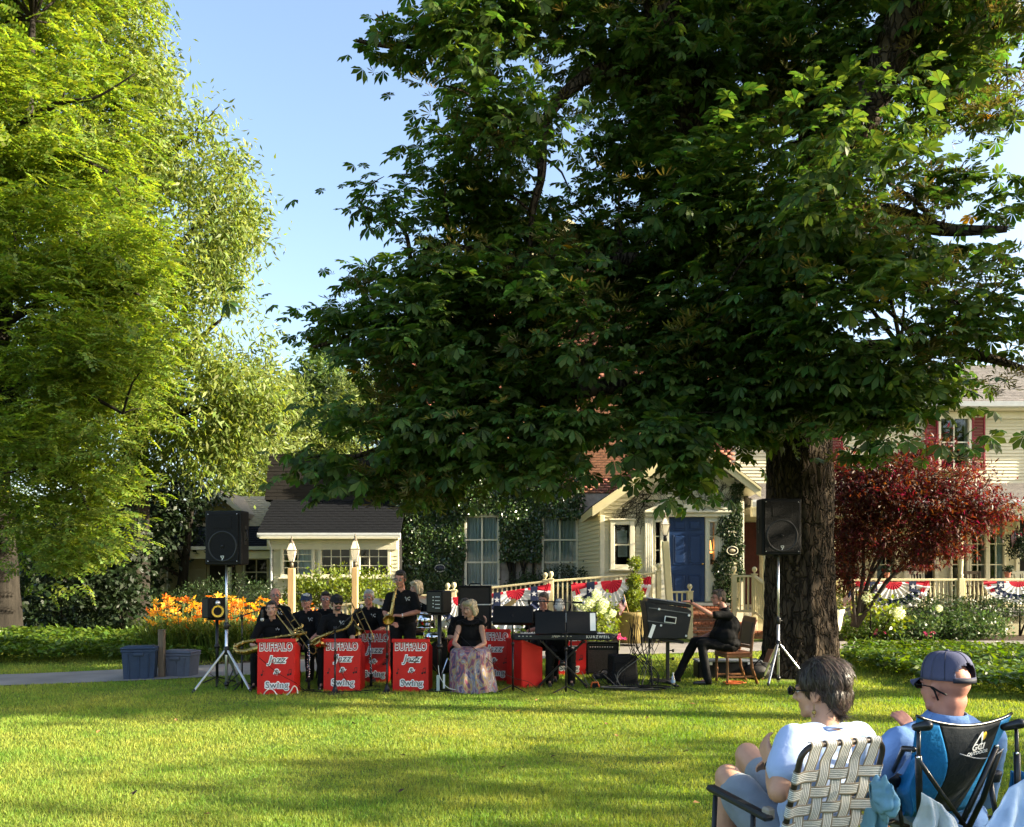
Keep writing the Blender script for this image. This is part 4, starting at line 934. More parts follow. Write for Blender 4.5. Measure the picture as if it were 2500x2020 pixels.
# natural gaps: drop clusters where a 3d noise is low
nz = np.array([mnoise.noise(Vector((p[0]*.95, p[1]*.75, p[2]*2.1)))+.6*mnoise.noise(Vector((p[0]*.45+9, p[1]*.45, p[2]*.5))) for p in cl]); pxc = F*cl[:, 0]/cl[:, 1]+1250; sp = (nz > np.where(pxc < 1060, .10, -.02))
cl = cl[sp]; cd = cd[sp]
low = cl[:, 2] > 2.55; cl = cl[low]; cd = cd[low]
b = MB(); branch_tubes(b, lp, cl, .035, .42, 900); b.build('branches', M['bark'], ch, world=True, kind='stuff')
def chestnut_leaves():
    K = 6; N = len(cl)*K; print('chestnut leaves', N)
    c = np.repeat(cl, K, 0); o = np.repeat(cd, K, 0)
    tv = c-np.array([4.7, 13.5, 0]); tv[:, 2] *= .2; tv = nrm(tv)
    az = rand_dir(N); az[:, 2] = az[:, 2]*.25-.22
    d = nrm(az*.95+o*.35+tv*.35)
    pos = c+az*.15+RNG.normal(size=(N, 3))*np.array([.20, .20, .085])
    n = nrm(np.stack([RNG.normal(size=N)*.38, RNG.normal(size=N)*.38-.15, np.ones(N)], 1)+o*.25)
    s = .11+.09*RNG.random(N)
    # blight: curled olive-brown clusters, commoner on the right and at the middle height
    nb_ = np.array([mnoise.noise(Vector((p[0]*.9+5, p[1]*.9, p[2]*.9))) for p in cl])
    bl = np.repeat((nb_ > .28)|((cl[:, 0] > 3)&(nb_ > .2)), K)&(RNG.random(N) < .8)
    ye = (~bl)&(RNG.random(N) < .0022)
    typ = np.where(bl, 2, np.where(RNG.random(N) < .4, 1, 0))
    # 300 that show largest: nearest to the camera inside the frame
    px_ = F*pos[:, 0]/pos[:, 1]+1250; py_ = HZ-(pos[:, 2]-CAMZ)/pos[:, 1]*F
    vis = (px_ > 20)&(px_ < 2480)&(py_ > 20)
    score = np.where(vis, pos[:, 1]+RNG.random(N)*1.2, 99); top = np.argsort(score)[:300]
    ismain = np.zeros(N, bool); ismain[top] = True
    far = (pos[:, 1] > 10.7)|(pos[:, 2] > 9.5)
    for T, k, fl in ((PALM, 0, 0), (PALMD, 1, 0), (PALMC, 2, 0), (PALM_L, 0, 1), (PALMD_L, 1, 1), (PALMC_L, 2, 1)):
        q = (typ == k)&~ismain&~ye&(far if fl else ~far)
        m = M['lf_chb'] if k == 2 else M['lf_ch']
        V, Fc = scatter(T[0], T[1], pos[q], d[q], n[q], s[q]*(1.0 if k < 2 else .9))
        link('curled_leaves' if k == 2 else 'leaves', fast_mesh('leaves', V-np.array(ch.location), Fc, m), ch, 'stuff')
    V, Fc = scatter(PALM[0], PALM[1], pos[ye], d[ye], n[ye], s[ye]*.9); link('yellow_leaves', fast_mesh('yellow_leaves', V-np.array(ch.location), Fc, M['lf_chy']), ch, 'stuff')
    mes = [fast_mesh('leaf', PALM[0], PALM[1], M['lf_ch']), fast_mesh('leaf', PALMD[0], PALMD[1], M['lf_ch']), fast_mesh('leaf', PALMC[0], PALMC[1], M['lf_chb'])]
    for i in top:
        dd = Vector(d[i]).normalized(); x = dd.cross(Vector(n[i])).normalized(); z = x.cross(dd)
        R = Matrix((x, dd, z)).transposed().to_4x4(); o_ = link('leaf', mes[typ[i]], ch)
        o_.matrix_basis = Matrix.Translation(Vector(pos[i])-ch.location) @ R @ Matrix.Scale(float(s[i]), 4)
chestnut_leaves()
# ---------------------------------------------------------------- honey locust
def frond(n=5):
    V = []; Fq = []
    for i in range(n):
        t = .12+.88*i/(n-1)
        for sg in (-1, 1):
            L = .34*(1-.45*abs(t-.45)); w = .115; a = .62; z = -.12*t*t; b = len(V)
            dx, dy = sg*math.cos(a-.2), math.sin(a-.2)
            V += [(0, t-.03, z), (dx*L*.5-dy*w*.9*sg*sg, t+dy*L*.5+w*.9, z+.03), (dx*L, t+dy*L, z-.04), (dx*L*.5+dy*w, t+dy*L*.5-w*.9, z+.03)]
            Fq.append((b, b+1, b+2, b+3))
    return np.array(V), np.array(Fq)
FROND = frond()
THICKETS = []
lo = thing('locust_tree', 'bright green feathery locust tree at the left edge with trunk in the bed', 'tree', (-11.7, 19, 0))
def gl(px, py, D): return P(px, py, D)
LOB = [(60, 60, 190, 160, 18, 2.2), (120, 300, 220, 170, 17.5, 2.2), (60, 520, 260, 190, 17.5, 2.4), (220, 600, 160, 130, 17, 1.7), (180, 800, 210, 160, 17, 2.2), (60, 900, 230, 190, 17.5, 2.5), (270, 930, 120, 110, 16.6, 1.5), (190, 1080, 190, 130, 16.6, 1.8),
       (80, 1220, 170, 130, 16.6, 1.8), (180, 1290, 90, 100, 16.2, 1.0), (-150, 300, 250, 300, 18, 3), (-150, 900, 250, 400, 18, 3), (60, -200, 280, 200, 18, 3)]
b = MB(); lb = [gl(18, 1590, 19), gl(12, 1450, 19), gl(0, 1250, 19), gl(-20, 1000, 18.5), gl(10, 700, 18.3), gl(60, 350, 18), gl(80, 50, 18)]
rough_tube(b, lb, [.38, .31, .28, .25, .2, .13, .05], 20, 8, .07); b.build('trunk', M['bark2'], lo, world=True)
lim = [[gl(-20, 1000, 18.5), gl(80, 930, 17.5), gl(200, 960, 17), gl(300, 1010, 16.6)], [gl(0, 800, 18.4), gl(100, 740, 17.5), gl(250, 700, 17), gl(340, 720, 16.8)], [gl(-10, 900, 18.5), gl(60, 1060, 17.5), gl(160, 1150, 16.8), gl(220, 1250, 16.4)],
       [gl(-30, 360, 17), gl(60, 300, 16.6), gl(150, 250, 16.4), gl(230, 240, 16.3), gl(330, 180, 16.2)], [gl(50, 420, 18), gl(150, 380, 17.4), gl(260, 420, 17)]]
for p in lim: b = MB(); rough_tube(b, p, [.10, .075, .05, .025, .012][:len(p)] if len(p) < 6 else [.1]*len(p), 8, 6); b.build('limb', M['bark2'], lo, world=True)
cl, cd = in_blobs(LOB, 78, .5)
nzl = np.array([mnoise.noise(Vector((p[0]*.55, p[1]*.5, p[2]*1.1))) for p in cl]); cl = cl[nzl > -.12]; cd = cd[nzl > -.12]; cl = cl+cd*RNG.uniform(0, .5, (len(cl), 1))*(RNG.random((len(cl), 1)) < .3)
b = MB(); branch_tubes(b, dens([[tuple(q) for q in p] for p in lim+[lb]]), cl, .03, .3, 350); b.build('branches', M['bark2'], lo, world=True, kind='stuff')
K = 10; N = len(cl)*K; c = np.repeat(cl, K, 0); o = np.repeat(cd, K, 0); az = rand_dir(N); az[:, 2] *= .25
d = nrm(az*1.0+o*.35+np.array([.10, -.05, -.10])); pos = c+RNG.normal(size=(N, 3))*np.array([.33, .33, .09])
n = nrm(np.stack([RNG.normal(size=N)*.35, RNG.normal(size=N)*.35-.35, np.ones(N)], 1))
V, Fc = scatter(*FROND, pos, d, n, .27+.13*RNG.random(N)); link('crown', fast_mesh('crown', V-np.array(lo.location), Fc, M['lf_lo']), lo, 'stuff')

for nm, lab, bl in (('shade_dark_thicket', 'tall dark rhododendron thicket behind the far left ground cover', [(150, 1330, 120, 120, 20.6, 1.1), (120, 1470, 130, 90, 20.3, 1), (260, 1420, 100, 110, 20.5, 1)]), ('shade_dark_thicket', 'dark rhododendron thicket beside the annex porch steps', [(300, 1360, 75, 120, 20.8, 1), (290, 1490, 80, 70, 20.4, .9)])): THICKETS.append((nm, lab, bl))  # plain shrubs, their dark leaf colour stands in for shade

# ---------------------------------------------------------------- generic leafy tree / shrub
def leafy(root, blobs, per, K, size, m, T=LEAF4, shell=.45, droop=-.2, sd=(.25, .25, .2), upn=1.0, name='crown', gap=-.45, gs=.6, zmin=None, bias=(0, 0, 0), push=0):
    cl, cd = in_blobs(blobs, per, shell)
    if push: cl = cl+(RNG.random((len(cl), 1)) < .35)*(cd*.7+np.array([0, -.1, .35]))*RNG.uniform(.1, push, (len(cl), 1))
    nzv = np.array([mnoise.noise(Vector((p[0]*gs, p[1]*gs, p[2]*gs))) for p in cl]); q = nzv > gap
    if zmin is not None: q &= cl[:, 2] > zmin
    cl = cl[q]; cd = cd[q]; N = len(cl)*K
    c = np.repeat(cl, K, 0); o = np.repeat(cd, K, 0); az = rand_dir(N); az[:, 2] += droop
    d = nrm(az+o*.4+np.array(bias)); pos = c+RNG.normal(size=(N, 3))*np.array(sd)
    n = nrm(RNG.normal(size=(N, 3))*.8+np.array([0, -.2, upn])+o*.3)
    V, Fc = scatter(T[0], T[1], pos, d, n, size*(.65+.7*RNG.random(N)))
    if zmin is not None: V[:, 2] = np.maximum(V[:, 2], zmin-.1)
    link(name, fast_mesh(name, V-np.array(root.location), Fc, m), root, 'stuff'); return cl
tr2 = thing('maple_tree', 'tall pale yellow green maple tree behind the feathery one at left', 'tree', (-10.5, 22.5, 0))
MAB = [(200, 90, 180, 150, 22.5, 2.4), (330, 40, 65, 75, 22, 1.2), (330, 330, 130, 150, 22.5, 2), (370, 200, 60, 90, 22.4, 1), (440, 400, 70, 110, 22, 1.2), (505, 330, 30, 80, 22, .7), (540, 520, 85, 100, 22, 1.4), (585, 470, 40, 80, 22, .9), (610, 610, 40, 60, 22, .9), (645, 980, 45, 60, 21.7, .8), (560, 740, 60, 70, 22, 1), (400, 560, 170, 150, 22.5, 2.4), (500, 680, 110, 120, 22, 1.6), (300, 780, 190, 200, 23, 2.6),
       (480, 850, 150, 140, 22, 2), (590, 920, 85, 95, 21.7, 1.2), (610, 1030, 65, 60, 21.6, .9), (430, 1020, 190, 120, 22, 2), (300, 1060, 150, 150, 22.3, 2), (520, 1110, 70, 50, 21.8, .9), (250, 430, 170, 200, 23.5, 2), (100, 700, 250, 500, 25, 2), (620, 830, 40, 50, 21.8, .7)]
b = MB(); mt = [gl(330, 1560, 22.5), gl(330, 1250, 22.5), gl(330, 900, 22.5), gl(320, 600, 22.6), gl(290, 300, 22.6), gl(250, 60, 22.6)]
rough_tube(b, mt, [.42, .36, .3, .22, .14, .05], 16, 8); b.build('trunk', M['bark2'], tr2, world=True)
ml = [[gl(330, 1000, 22.5), gl(430, 880, 22.2), gl(540, 780, 22)], [gl(320, 750, 22.5), gl(420, 620, 22.2), gl(530, 500, 22)], [gl(330, 1050, 22.5), gl(470, 1000, 22), gl(600, 980, 21.7)], [gl(310, 500, 22.6), gl(390, 400, 22.3), gl(470, 330, 22)]]
for p in ml: b = MB(); rough_tube(b, p, [.13, .09, .03], 8, 6); b.build('limb', M['bark2'], tr2, world=True)
cl = leafy(tr2, MAB, 190, 13, .20, M['lf_ma'], LEAFN, droop=-.75, sd=(.22, .22, .3), upn=.25, shell=.5, gap=-.12, gs=.75, push=.55)
b = MB(); branch_tubes(b, dens([[tuple(q) for q in p] for p in ml+[mt]]), cl, .03, .25, 300); b.build('branches', M['bark2'], tr2, world=True, kind='stuff')
def tree(name, label, cat, base, blobs, per, K, size, m, T=LEAF4, group=None, r=.2, **kw):
    t = thing(name, label, cat, base, 0, group); cs = [P(q[0], q[1], q[4]) for q in blobs]; top = max(cs, key=lambda v: v.z)
    b = MB(); B0 = Vector(base); rough_tube(b, [B0-Vector((0, 0, .1)), B0.lerp(top, .4), top], [r, r*.7, r*.15], 10, 6)
    for c in cs: s = B0.lerp(top, min(.8, max(.15, (c.z-B0.z)/(top.z-B0.z+.01)*.7))); b.tube([s, s.lerp(c, .6)+Vector((0, 0, .1)), c], [r*.35, r*.2, r*.06], 6)
    b.build('trunk', M['bark2'], t, world=True); leafy(t, blobs, per, K, size, m, T, **kw); return t
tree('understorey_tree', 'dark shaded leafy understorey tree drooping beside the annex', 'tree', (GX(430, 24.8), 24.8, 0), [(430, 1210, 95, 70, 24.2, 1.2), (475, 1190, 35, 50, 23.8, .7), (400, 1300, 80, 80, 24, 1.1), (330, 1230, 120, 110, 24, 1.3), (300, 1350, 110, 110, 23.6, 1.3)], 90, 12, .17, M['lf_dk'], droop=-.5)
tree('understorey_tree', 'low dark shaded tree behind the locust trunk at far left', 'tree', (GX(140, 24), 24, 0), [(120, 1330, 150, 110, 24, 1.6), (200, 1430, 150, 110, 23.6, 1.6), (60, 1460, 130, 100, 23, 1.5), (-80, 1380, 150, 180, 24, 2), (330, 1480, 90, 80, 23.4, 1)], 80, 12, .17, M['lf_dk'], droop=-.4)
for i, (px, py, h, w, D, lab) in enumerate([(615, 990, 110, 70, 42, 'yellow green pine directly above the tan annex roof'), (700, 1010, 90, 65, 45, 'soft pine just left of the dark mansard roof ridge'), (790, 960, 110, 90, 50, 'tall pale green locust rising behind the dark roof'), (880, 1000, 110, 80, 48, 'distant tree half hidden behind chestnut leaves'), (560, 1060, 80, 60, 46, 'distant low pine glimpsed under maple branches')]):
    bl = [(px, py-h*.5, w*.55, h*.5, D, 2), (px-w*.4, py+10, w*.6, h*.5, D, 2), (px+w*.4, py+20, w*.6, h*.5, D, 2), (px, py+h*.9, w*1.1, h*.7, D, 2.2), (px+w*.3, py+h*1.8, w*1.1, h*.7, D, 2.2)]
    tree('background_tree', lab, 'tree', (GX(px, D), D, 0), bl, 60, 10, .34, M['lf_pi'] if i != 2 else M['lf_far'], LEAFN if i != 2 else LEAF4, r=.25, upn=.6, droop=.1, sd=(.5, .5, .3))
# far wood that reads as one mass, closes the horizon
fw = thing('far_wood', 'unbroken mass of distant trees closing the horizon', 'wood', (0, 70, 0)); fw['kind'] = 'stuff'
bl = [(x, 1330+40*math.sin(i*1.9), 150, 90+30*math.sin(i*2.7), 72+4*math.sin(i*1.3), 3) for i, x in enumerate(range(-900, 3700, 130))]
leafy(fw, bl, 9, 8, 1.1, M['lf_far'], sd=(.8, .8, .5), gap=-1)
# trees beside the lawn, outside the frame on the right: they throw the shade on the grass
def shade_tree(label, x, y, h, w, z0):
    t = thing('shade_tree', label, 'tree', (x, y, 0), 0); b = MB(); rough_tube(b, [Vector((x, y, -.1)), Vector((x, y, h*.35)), Vector((x+.2, y, h*.7)), Vector((x, y+.1, h*.95))], [.35, .28, .16, .04], 12, 6); b.build('trunk', M['bark2'], t, world=True)
    n_ = int(1300*w*w/9); u = rand_dir(n_); rr = (.35+.65*RNG.random(n_))**.6; c = np.array([x, y, (h+z0)/2])+u*rr[:, None]*np.array([w, w, (h-z0)/2])
    nzv = np.array([mnoise.noise(Vector(p)*.5) for p in c]); c = c[nzv > -.2]; c = np.repeat(c, 6, 0)+RNG.normal(size=(len(c)*6 if False else len(np.repeat(c, 6, 0)), 3))*.3
    V, Fc = scatter(*LEAF4, c, rand_dir(len(c), -.3), rand_dir(len(c), 1), .34*np.ones(len(c))); link('crown', fast_mesh('crown', V-np.array(t.location), Fc, M['lf_far']), t, 'stuff')
for a in SHADE_TREES: shade_tree(*a)
# ---------------------------------------------------------------- red maple
rm = thing('red_maple', 'dark red japanese maple with many thin stems in front of the porch', 'tree', (GX(2085, 18.8), 18.8, 0.12))
RMB = [(2180, 1150, 130, 55, 18.6, .9), (2250, 1120, 50, 40, 18.6, .5), (2120, 1190, 110, 70, 18.6, 1), (2310, 1180, 110, 55, 18.4, .8), (2230, 1230, 150, 60, 18.4, .9), (2080, 1250, 80, 80, 18.8, .9), (2390, 1235, 70, 35, 18.2, .6), (2330, 1280, 110, 45, 18.2, .8), (2420, 1262, 55, 18, 18.2, .4),
       (2150, 1310, 110, 55, 18.5, .8), (2280, 1335, 90, 35, 18.2, .6), (2050, 1340, 55, 75, 18.8, .7), (2340, 1345, 45, 20, 18.2, .4), (2240, 1375, 50, 18, 18.2, .4), (2060, 1420, 40, 40, 18.8, .4), (2060, 1130, 40, 40, 18.9, .5), (2275, 1085, 18, 30, 18.6, .3)]
cl = leafy(rm, RMB, 400, 14, .115, M['lf_red'], LEAFN, droop=-.25, sd=(.22, .2, .045), upn=1.3, shell=.3, gap=-.35, gs=1.2)
b = MB(); base = P(2085, 1520, 18.8); stems = []
for i, (tx, ty) in enumerate(((2060, 1260), (2130, 1200), (2200, 1260), (2280, 1300), (2350, 1270), (2050, 1350), (2180, 1370), (2230, 1180))):
    e = P(tx, ty, 18.6); m1 = base.lerp(e, .35)+Vector((random.uniform(-.12, .12), random.uniform(-.1, .1), .15)); m2 = base.lerp(e, .7)+Vector((random.uniform(-.1, .1), 0, .12)); b.tube([base+Vector((random.uniform(-.08, .08), 0, -.1)), m1, m2, e], [.055, .04, .028, .012], 7); stems.append([tuple(base), tuple(m1), tuple(m2), tuple(e)])
branch_tubes(b, dens(stems), cl, .018, .35, 200); b.build('trunk', mat('maple_bark', (.035, .026, .022), .8), rm, world=True)
# ---------------------------------------------------------------- ivy
def quads_on(root, pos, nor, size, m, name, T=LEAF4, tilt=.6):
    N = len(pos); d = nrm(RNG.normal(size=(N, 3))*.7+np.array([0, -.1, -.8])); n = nrm(nor+RNG.normal(size=(N, 3))*tilt)
    V, Fc = scatter(T[0], T[1], pos, d, n, size*(.6+.8*RNG.random(N))); return link(name, fast_mesh(name, V-np.array(root.location), Fc, m), root, 'stuff')
iv = thing('ivy', 'thick glossy ivy smothering the house front around two tall windows', 'ivy', (-.5, HY, 0))
N = 52000; px_ = RNG.uniform(955, 1425, N); py_ = RNG.uniform(1040, 1450, N)
nn_ = np.array([mnoise.noise(Vector((a*.012, c*.012, 3))) for a, c in zip(px_, py_)])
edge = (px_ > 962+14*nn_*3) & (py_ > 1075+nn_*60-np.where(px_ < 1330, 0, 0))
win = ((px_ > 1136+nn_*14)&(px_ < 1219+nn_*10)&(py_ > 1258+nn_*14)) | ((px_ > 1322+nn_*14)&(px_ < 1500)&(py_ > 1260+nn_*16))
lowr = (py_ > 1370)&(px_ > 1215)&(px_ < 1322)&(nn_ < .15); wl_ = (px_ < 985)&(py_ > 1180)&(py_ < 1300)&False
q = edge&~win&~lowr; px_, py_, nn_ = px_[q], py_[q], nn_[q]
bul = .10+.30*np.clip(.5+nn_*1.4, 0, 1)*RNG.random(len(px_))**.5
pos = np.stack([GX(px_, HY), HY-bul, GZ(py_, HY)], 1); quads_on(iv, pos, np.tile([0, -1, .25], (len(pos), 1)), .085, M['lf_iv'], 'ivy_leaves')
b = MB()
for i in range(9):
    x = GX(1270+random.uniform(-30, 35), HY); b.tube([(x, HY-.08, .1), (x+random.uniform(-.1, .1), HY-.09, 1.2), (x+random.uniform(-.3, .3), HY-.07, 2.4), (x+random.uniform(-.7, .7), HY-.06, 3.6)], [.05, .04, .03, .015], 6)
b.build('vine_stems', M['bark2'], iv, world=True)
iv2 = thing('ivy', 'ivy column climbing the wall between blue door and dark red door', 'ivy', (ex(1775), EY, 0))
N = 9000; px_ = RNG.uniform(1738, 1822, N); py_ = RNG.uniform(1180, 1490, N); nn_ = np.array([mnoise.noise(Vector((a*.03, c*.02, 8))) for a, c in zip(px_, py_)])
cxp = np.where(py_ < 1260, 1802, 1768+8*np.sin(py_*.03)); wd = np.where(py_ < 1260, 14, 26)+nn_*26
q = (np.abs(px_-cxp) < wd)|((np.abs(px_-1803) < 9+nn_*12)&(py_ < 1420)); px_, py_, nn_ = px_[q], py_[q], nn_[q]
pos = np.stack([GX(px_, EY), EY-.05-.13*RNG.random(len(px_)), GZ(py_, EY)], 1); quads_on(iv2, pos, np.tile([0, -1, .25], (len(pos), 1)), .065, M['lf_box'], 'ivy_leaves')
vt = thing('bare_vine', 'thin bare brown vine twigs creeping over the gable above the blue door', 'vine', (4.2, EY, 3.2)); b = MB()
def vine(x, z, ang, L, r):
    pts = []; a = ang
    for i in range(9):
        if z > erake(x)-.25 or x < eL+.05: break
        pts.append((x, EY-.03, z)); a += random.uniform(-.5, .5); x += math.cos(a)*L/9; z += math.sin(a)*L/9
    if len(pts) > 2:
        b.tube(pts, [r*(1-.6*i/len(pts)) for i in range(len(pts))], 4)
        if r > .0045:
            for k in range(4): p = pts[random.randrange(1, len(pts))]; vine(p[0], p[2], ang+random.uniform(-1.2, 1.2), L*.55, r*.65)
for i in range(16): vine(random.uniform(2.3, 3.4), random.uniform(2.6, 3.2), random.uniform(.3, 1.4), 1.2, .007)
for i in range(18): vine(random.uniform(4.2, 5.6), random.uniform(3.1, 3.5), random.uniform(1.0, 2.6), 1.3, .007)
b.build('twigs', M['bark2'], vt, world=True)
# ---------------------------------------------------------------- shrubs, beds
def shrub(name, label, blobs, per, K, size, m, T=LEAF4, cat='shrub', group=None, **kw):
    D = blobs[0][4]; x = GX(blobs[0][0], D); t = thing(name, label, cat, (x, D, gz(x, D)), 0, group)
    b = MB(); g = Vector((x, D, gz(x, D)))
    for q in blobs: b.tube([g, g.lerp(P(q[0], q[1], q[4]), .6), P(q[0], q[1]-q[3]*.4, q[4])], [.03, .02, .008], 5)
    b.build('stems', M['bark2'], t, world=True); kw.setdefault('sd', (.1, .1, .08)); kw.setdefault('gap', -1); leafy(t, blobs, per, K, size, m, T, zmin=gz(x, D)+.05, name='foliage', **kw); return t
shrub('evergreen_shrub', 'broad dark yew shrub in front of the annex windows', [(500, 1460, 80, 45, 21, .8), (590, 1450, 80, 45, 21, .8), (430, 1480, 60, 40, 21, .7), (650, 1470, 40, 50, 21, .6)], 260, 12, .075, M['lf_box'], LEAFN, droop=.3)
for i, (px, py, rx_, ry_, lab) in enumerate([(800, 1430, 70, 45, 'bright yellow green shrub between the two wooden lamp posts'), (905, 1440, 60, 60, 'bright upright shrub right of the second wooden lamp post'), (735, 1450, 40, 35, 'small bright shrub beside the first wooden lamp post')]):
    shrub('bright_shrub', lab, [(px, py, rx_, ry_, 20.2, .6), (px-rx_*.4, py+20, rx_*.6, ry_*.7, 20, .5), (px+rx_*.4, py+15, rx_*.6, ry_*.7, 20, .5)], 330, 10, .085, M['lf_by'], droop=.5)
shrub('boxwood_shrub', 'dark rounded shrub under the ivy behind the saxophone player', [(1060, 1440, 70, 45, 22.2, .6), (1110, 1460, 50, 35, 22.2, .5), (1000, 1450, 50, 45, 22.2, .5)], 300, 10, .07, M['lf_box'])
shrub('boxwood_shrub', 'dark low shrub under the second tall window beside vestibule wall', [(1370, 1415, 60, 32, 22, .5), (1300, 1420, 50, 28, 22, .5), (1420, 1412, 40, 30, 22, .4), (1260, 1440, 40, 25, 22, .4)], 300, 10, .07, M['lf_box'])
def bed(name, label, poly_test, x0, x1, y0, y1, N, h, size, m, upn=1.2):
    x = RNG.uniform(x0, x1, N); y = RNG.uniform(y0, y1, N); q = poly_test(x, y); x, y = x[q], y[q]
    nn2 = np.array([mnoise.noise(Vector((a*1.3, c*1.3, 0))) for a, c in zip(x, y)])
    z = gzv(x, y)+h*(.35+.65*RNG.random(len(x))**.5)*(1+.35*nn2); N = len(x)
    d = rand_dir(N); d[:, 2] *= .35; n = nrm(RNG.normal(size=(N, 3))*.5+np.array([0, 0, upn]))
    V, Fc = scatter(*LEAF4, np.stack([x, y, z], 1), nrm(d), n, size*(.6+.7*RNG.random(N)))
    o = tag(link(name, fast_mesh(name, V, Fc, m)), label, 'ground cover', kind='stuff'); return o
xl = lambda y: np.interp(y, [9.3, 9.8, 10.5, 11.4, 13.3, 15, 15.9, 16.2], [9.5, 8.2, 6.7, 6.05, 5.95, 6.05, 6.5, 7.5])
bed('groundcover_bed', 'dense low leafy ground cover bed curving along the right side of lawn', lambda x, y: (x > xl(y))&(y < 16.1), 5.8, 13, 9.3, 16.2, 46000, .30, .105, M['lf_gc'])
bed('groundcover_bed', 'low bright ground cover bed in front of the dark trees at far left', lambda x, y: (y > np.interp(x, [-16, -9.5, -6.7], [14.2, 14.7, 15.2]))&(y < 18.5), -16, -6.2, 14, 18.5, 30000, .34, .12, M['lf_gc'])
bed('low_planting', 'low mixed green planting between ramp railing and driveway', lambda x, y: in_strip(x, y, BED_C[0], [(-6.7, 16.6), (-2.9, 18.3), (0, 18.6), (3.6, 18.9)])&(RNG.random(len(x)) < .8), -6.2, 3.4, 14.4, 18.8, 16000, .32, .10, M['lf_gc'])
for i, (px, py, rx_, ry_, D, m, lab) in enumerate([(2110, 1535, 70, 38, 19.4, 'lf_gc', 'bright leafy mound just right of the chestnut trunk'), (2200, 1535, 70, 36, 19.4, 'lf_gard', 'green mound below the white hydrangea heads'), (2290, 1530, 80, 42, 19.5, 'lf_gard', 'blue green leafy mound left of the dark hedge'), (2380, 1525, 80, 44, 19.5, 'lf_gard', 'blue green leafy mound at right end of the garden bed')]):
    shrub('garden_shrub', lab, [(px, py, rx_, ry_, D, .55), (px-rx_*.4, py+12, rx_*.6, ry_*.7, D-.2, .4), (px+rx_*.45, py+10, rx_*.6, ry_*.7, D-.1, .4)], 330, 10, .085, M[m], upn=.7)
for i, px in enumerate((2230, 2310, 2400, 2490)):
    shrub('boxwood_hedge', 'dark clipped hedge plant along the porch railing, %s' % ['below the first bunting', 'left of the turned porch post', 'below the second bunting', 'at the right edge of the photo'][i], [(px, 1480, 55, 32, 20.4, .4), (px+25, 1490, 40, 28, 20.3, .4)], 330, 10, .065, M['lf_box'])
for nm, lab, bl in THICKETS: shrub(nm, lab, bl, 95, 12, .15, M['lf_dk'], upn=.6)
# ---------------------------------------------------------------- daylilies
def flower_mesh(name, m, n=6, r=1.0):
    b = MB()
    for i in range(n):
        a = 2*PI*i/n; ca, sa = math.cos(a), math.sin(a); s = .22
        b.add([(0, 0, 0), (ca*.55-sa*s, sa*.55+ca*s, .42), (ca*1.0, sa*1.0, .42), (ca*.55+sa*s, sa*.55-ca*s, .42)], [(0, 1, 2, 3)])
    return b.mesh(name, m)
M['fl_or'] = mat('daylily_orange', (.85, .27, .02), .5, island=.15, trans=.4); M['fl_ye'] = mat('daylily_yellow', (.85, .50, .05), .5, island=.15, trans=.4)
FLO = [flower_mesh('flower', M['fl_or']), flower_mesh('flower', M['fl_ye'])]
def lily(px, D, lab, h=.98, nf=8, w=.42):
    x = GX(px, D); t = thing('daylily_clump', lab, 'flowers', (x, D, gz(x, D)), 0, 'daylily clumps left of the band'); N = 170
    az = rand_dir(N); az[:, 2] = 0; az = nrm(az); L = h*(.55+.45*RNG.random(N)); V = np.empty((N, 8, 3)); s = np.stack([-az[:, 1], az[:, 0], np.zeros(N)], 1)*.013; b0 = RNG.normal(size=(N, 3))*np.array([w*.35, w*.35, 0])
    for k, (u, z) in enumerate(((0, 0), (.18, .55), (.42, .80), (.72, .70))):
        c = b0+az*(u*L)[:, None]+np.array([0, 0, 1])*(z*L)[:, None]; V[:, 2*k] = c-s*(1-.25*k); V[:, 2*k+1] = c+s*(1-.25*k)
    q = np.array([(0, 1, 3, 2), (2, 3, 5, 4), (4, 5, 7, 6)]); Fc = ((np.arange(N)*8)[:, None, None]+q[None]).reshape(-1, 4)
    link('foliage', fast_mesh('foliage', V.reshape(-1, 3), Fc, M['lf_gard'] if False else mat('lily_leaf', (.10, .15, .025), .5, island=.3, trans=.3)), t, 'stuff')
    b = MB(); fl = []
    for i in range(nf):
        a = random.uniform(0, 2*PI); r = random.uniform(.05, w); z = h*random.uniform(.62, 1.18); e = Vector((r*math.cos(a), r*math.sin(a), z)); b.tube([(e.x*.4, e.y*.4, 0), (e.x*.8, e.y*.8, z*.6), e], .006, 4); fl.append(e)
    b.build('stalks', mat('lily_stalk', (.12, .16, .04), .6), t)
    for e in fl:
        o = link('flower', FLO[random.random() < .62], t); o.location = e; o.scale = [random.uniform(.075, .105)]*3; o.rotation_euler = (random.uniform(-.3, 1.2), random.uniform(-.6, .6), random.uniform(0, 6))
for i, px in enumerate(range(385, 640, 21)):
    lily(px+random.uniform(-5, 5), 15.6+.9*(i % 2)+random.uniform(-.2, .2), 'orange and yellow daylily clump, %s from the left in the bed behind the totes' % ('first second third fourth fifth sixth seventh eighth ninth tenth eleventh twelfth thirteenth'.split()[i]), nf=13 if i not in (4, 5) else 10)
for px, D, h, lab in ((775, 16.8, .85, 'orange daylily clump behind the cap wearing men of the front row'), (1030, 17.6, .8, 'orange daylily clump between drummer and ramp posts'), (655, 17, .9, 'orange daylily clump behind the trombone player')):
    lily(px, D, lab, h, 7, .35)
print('veg done')
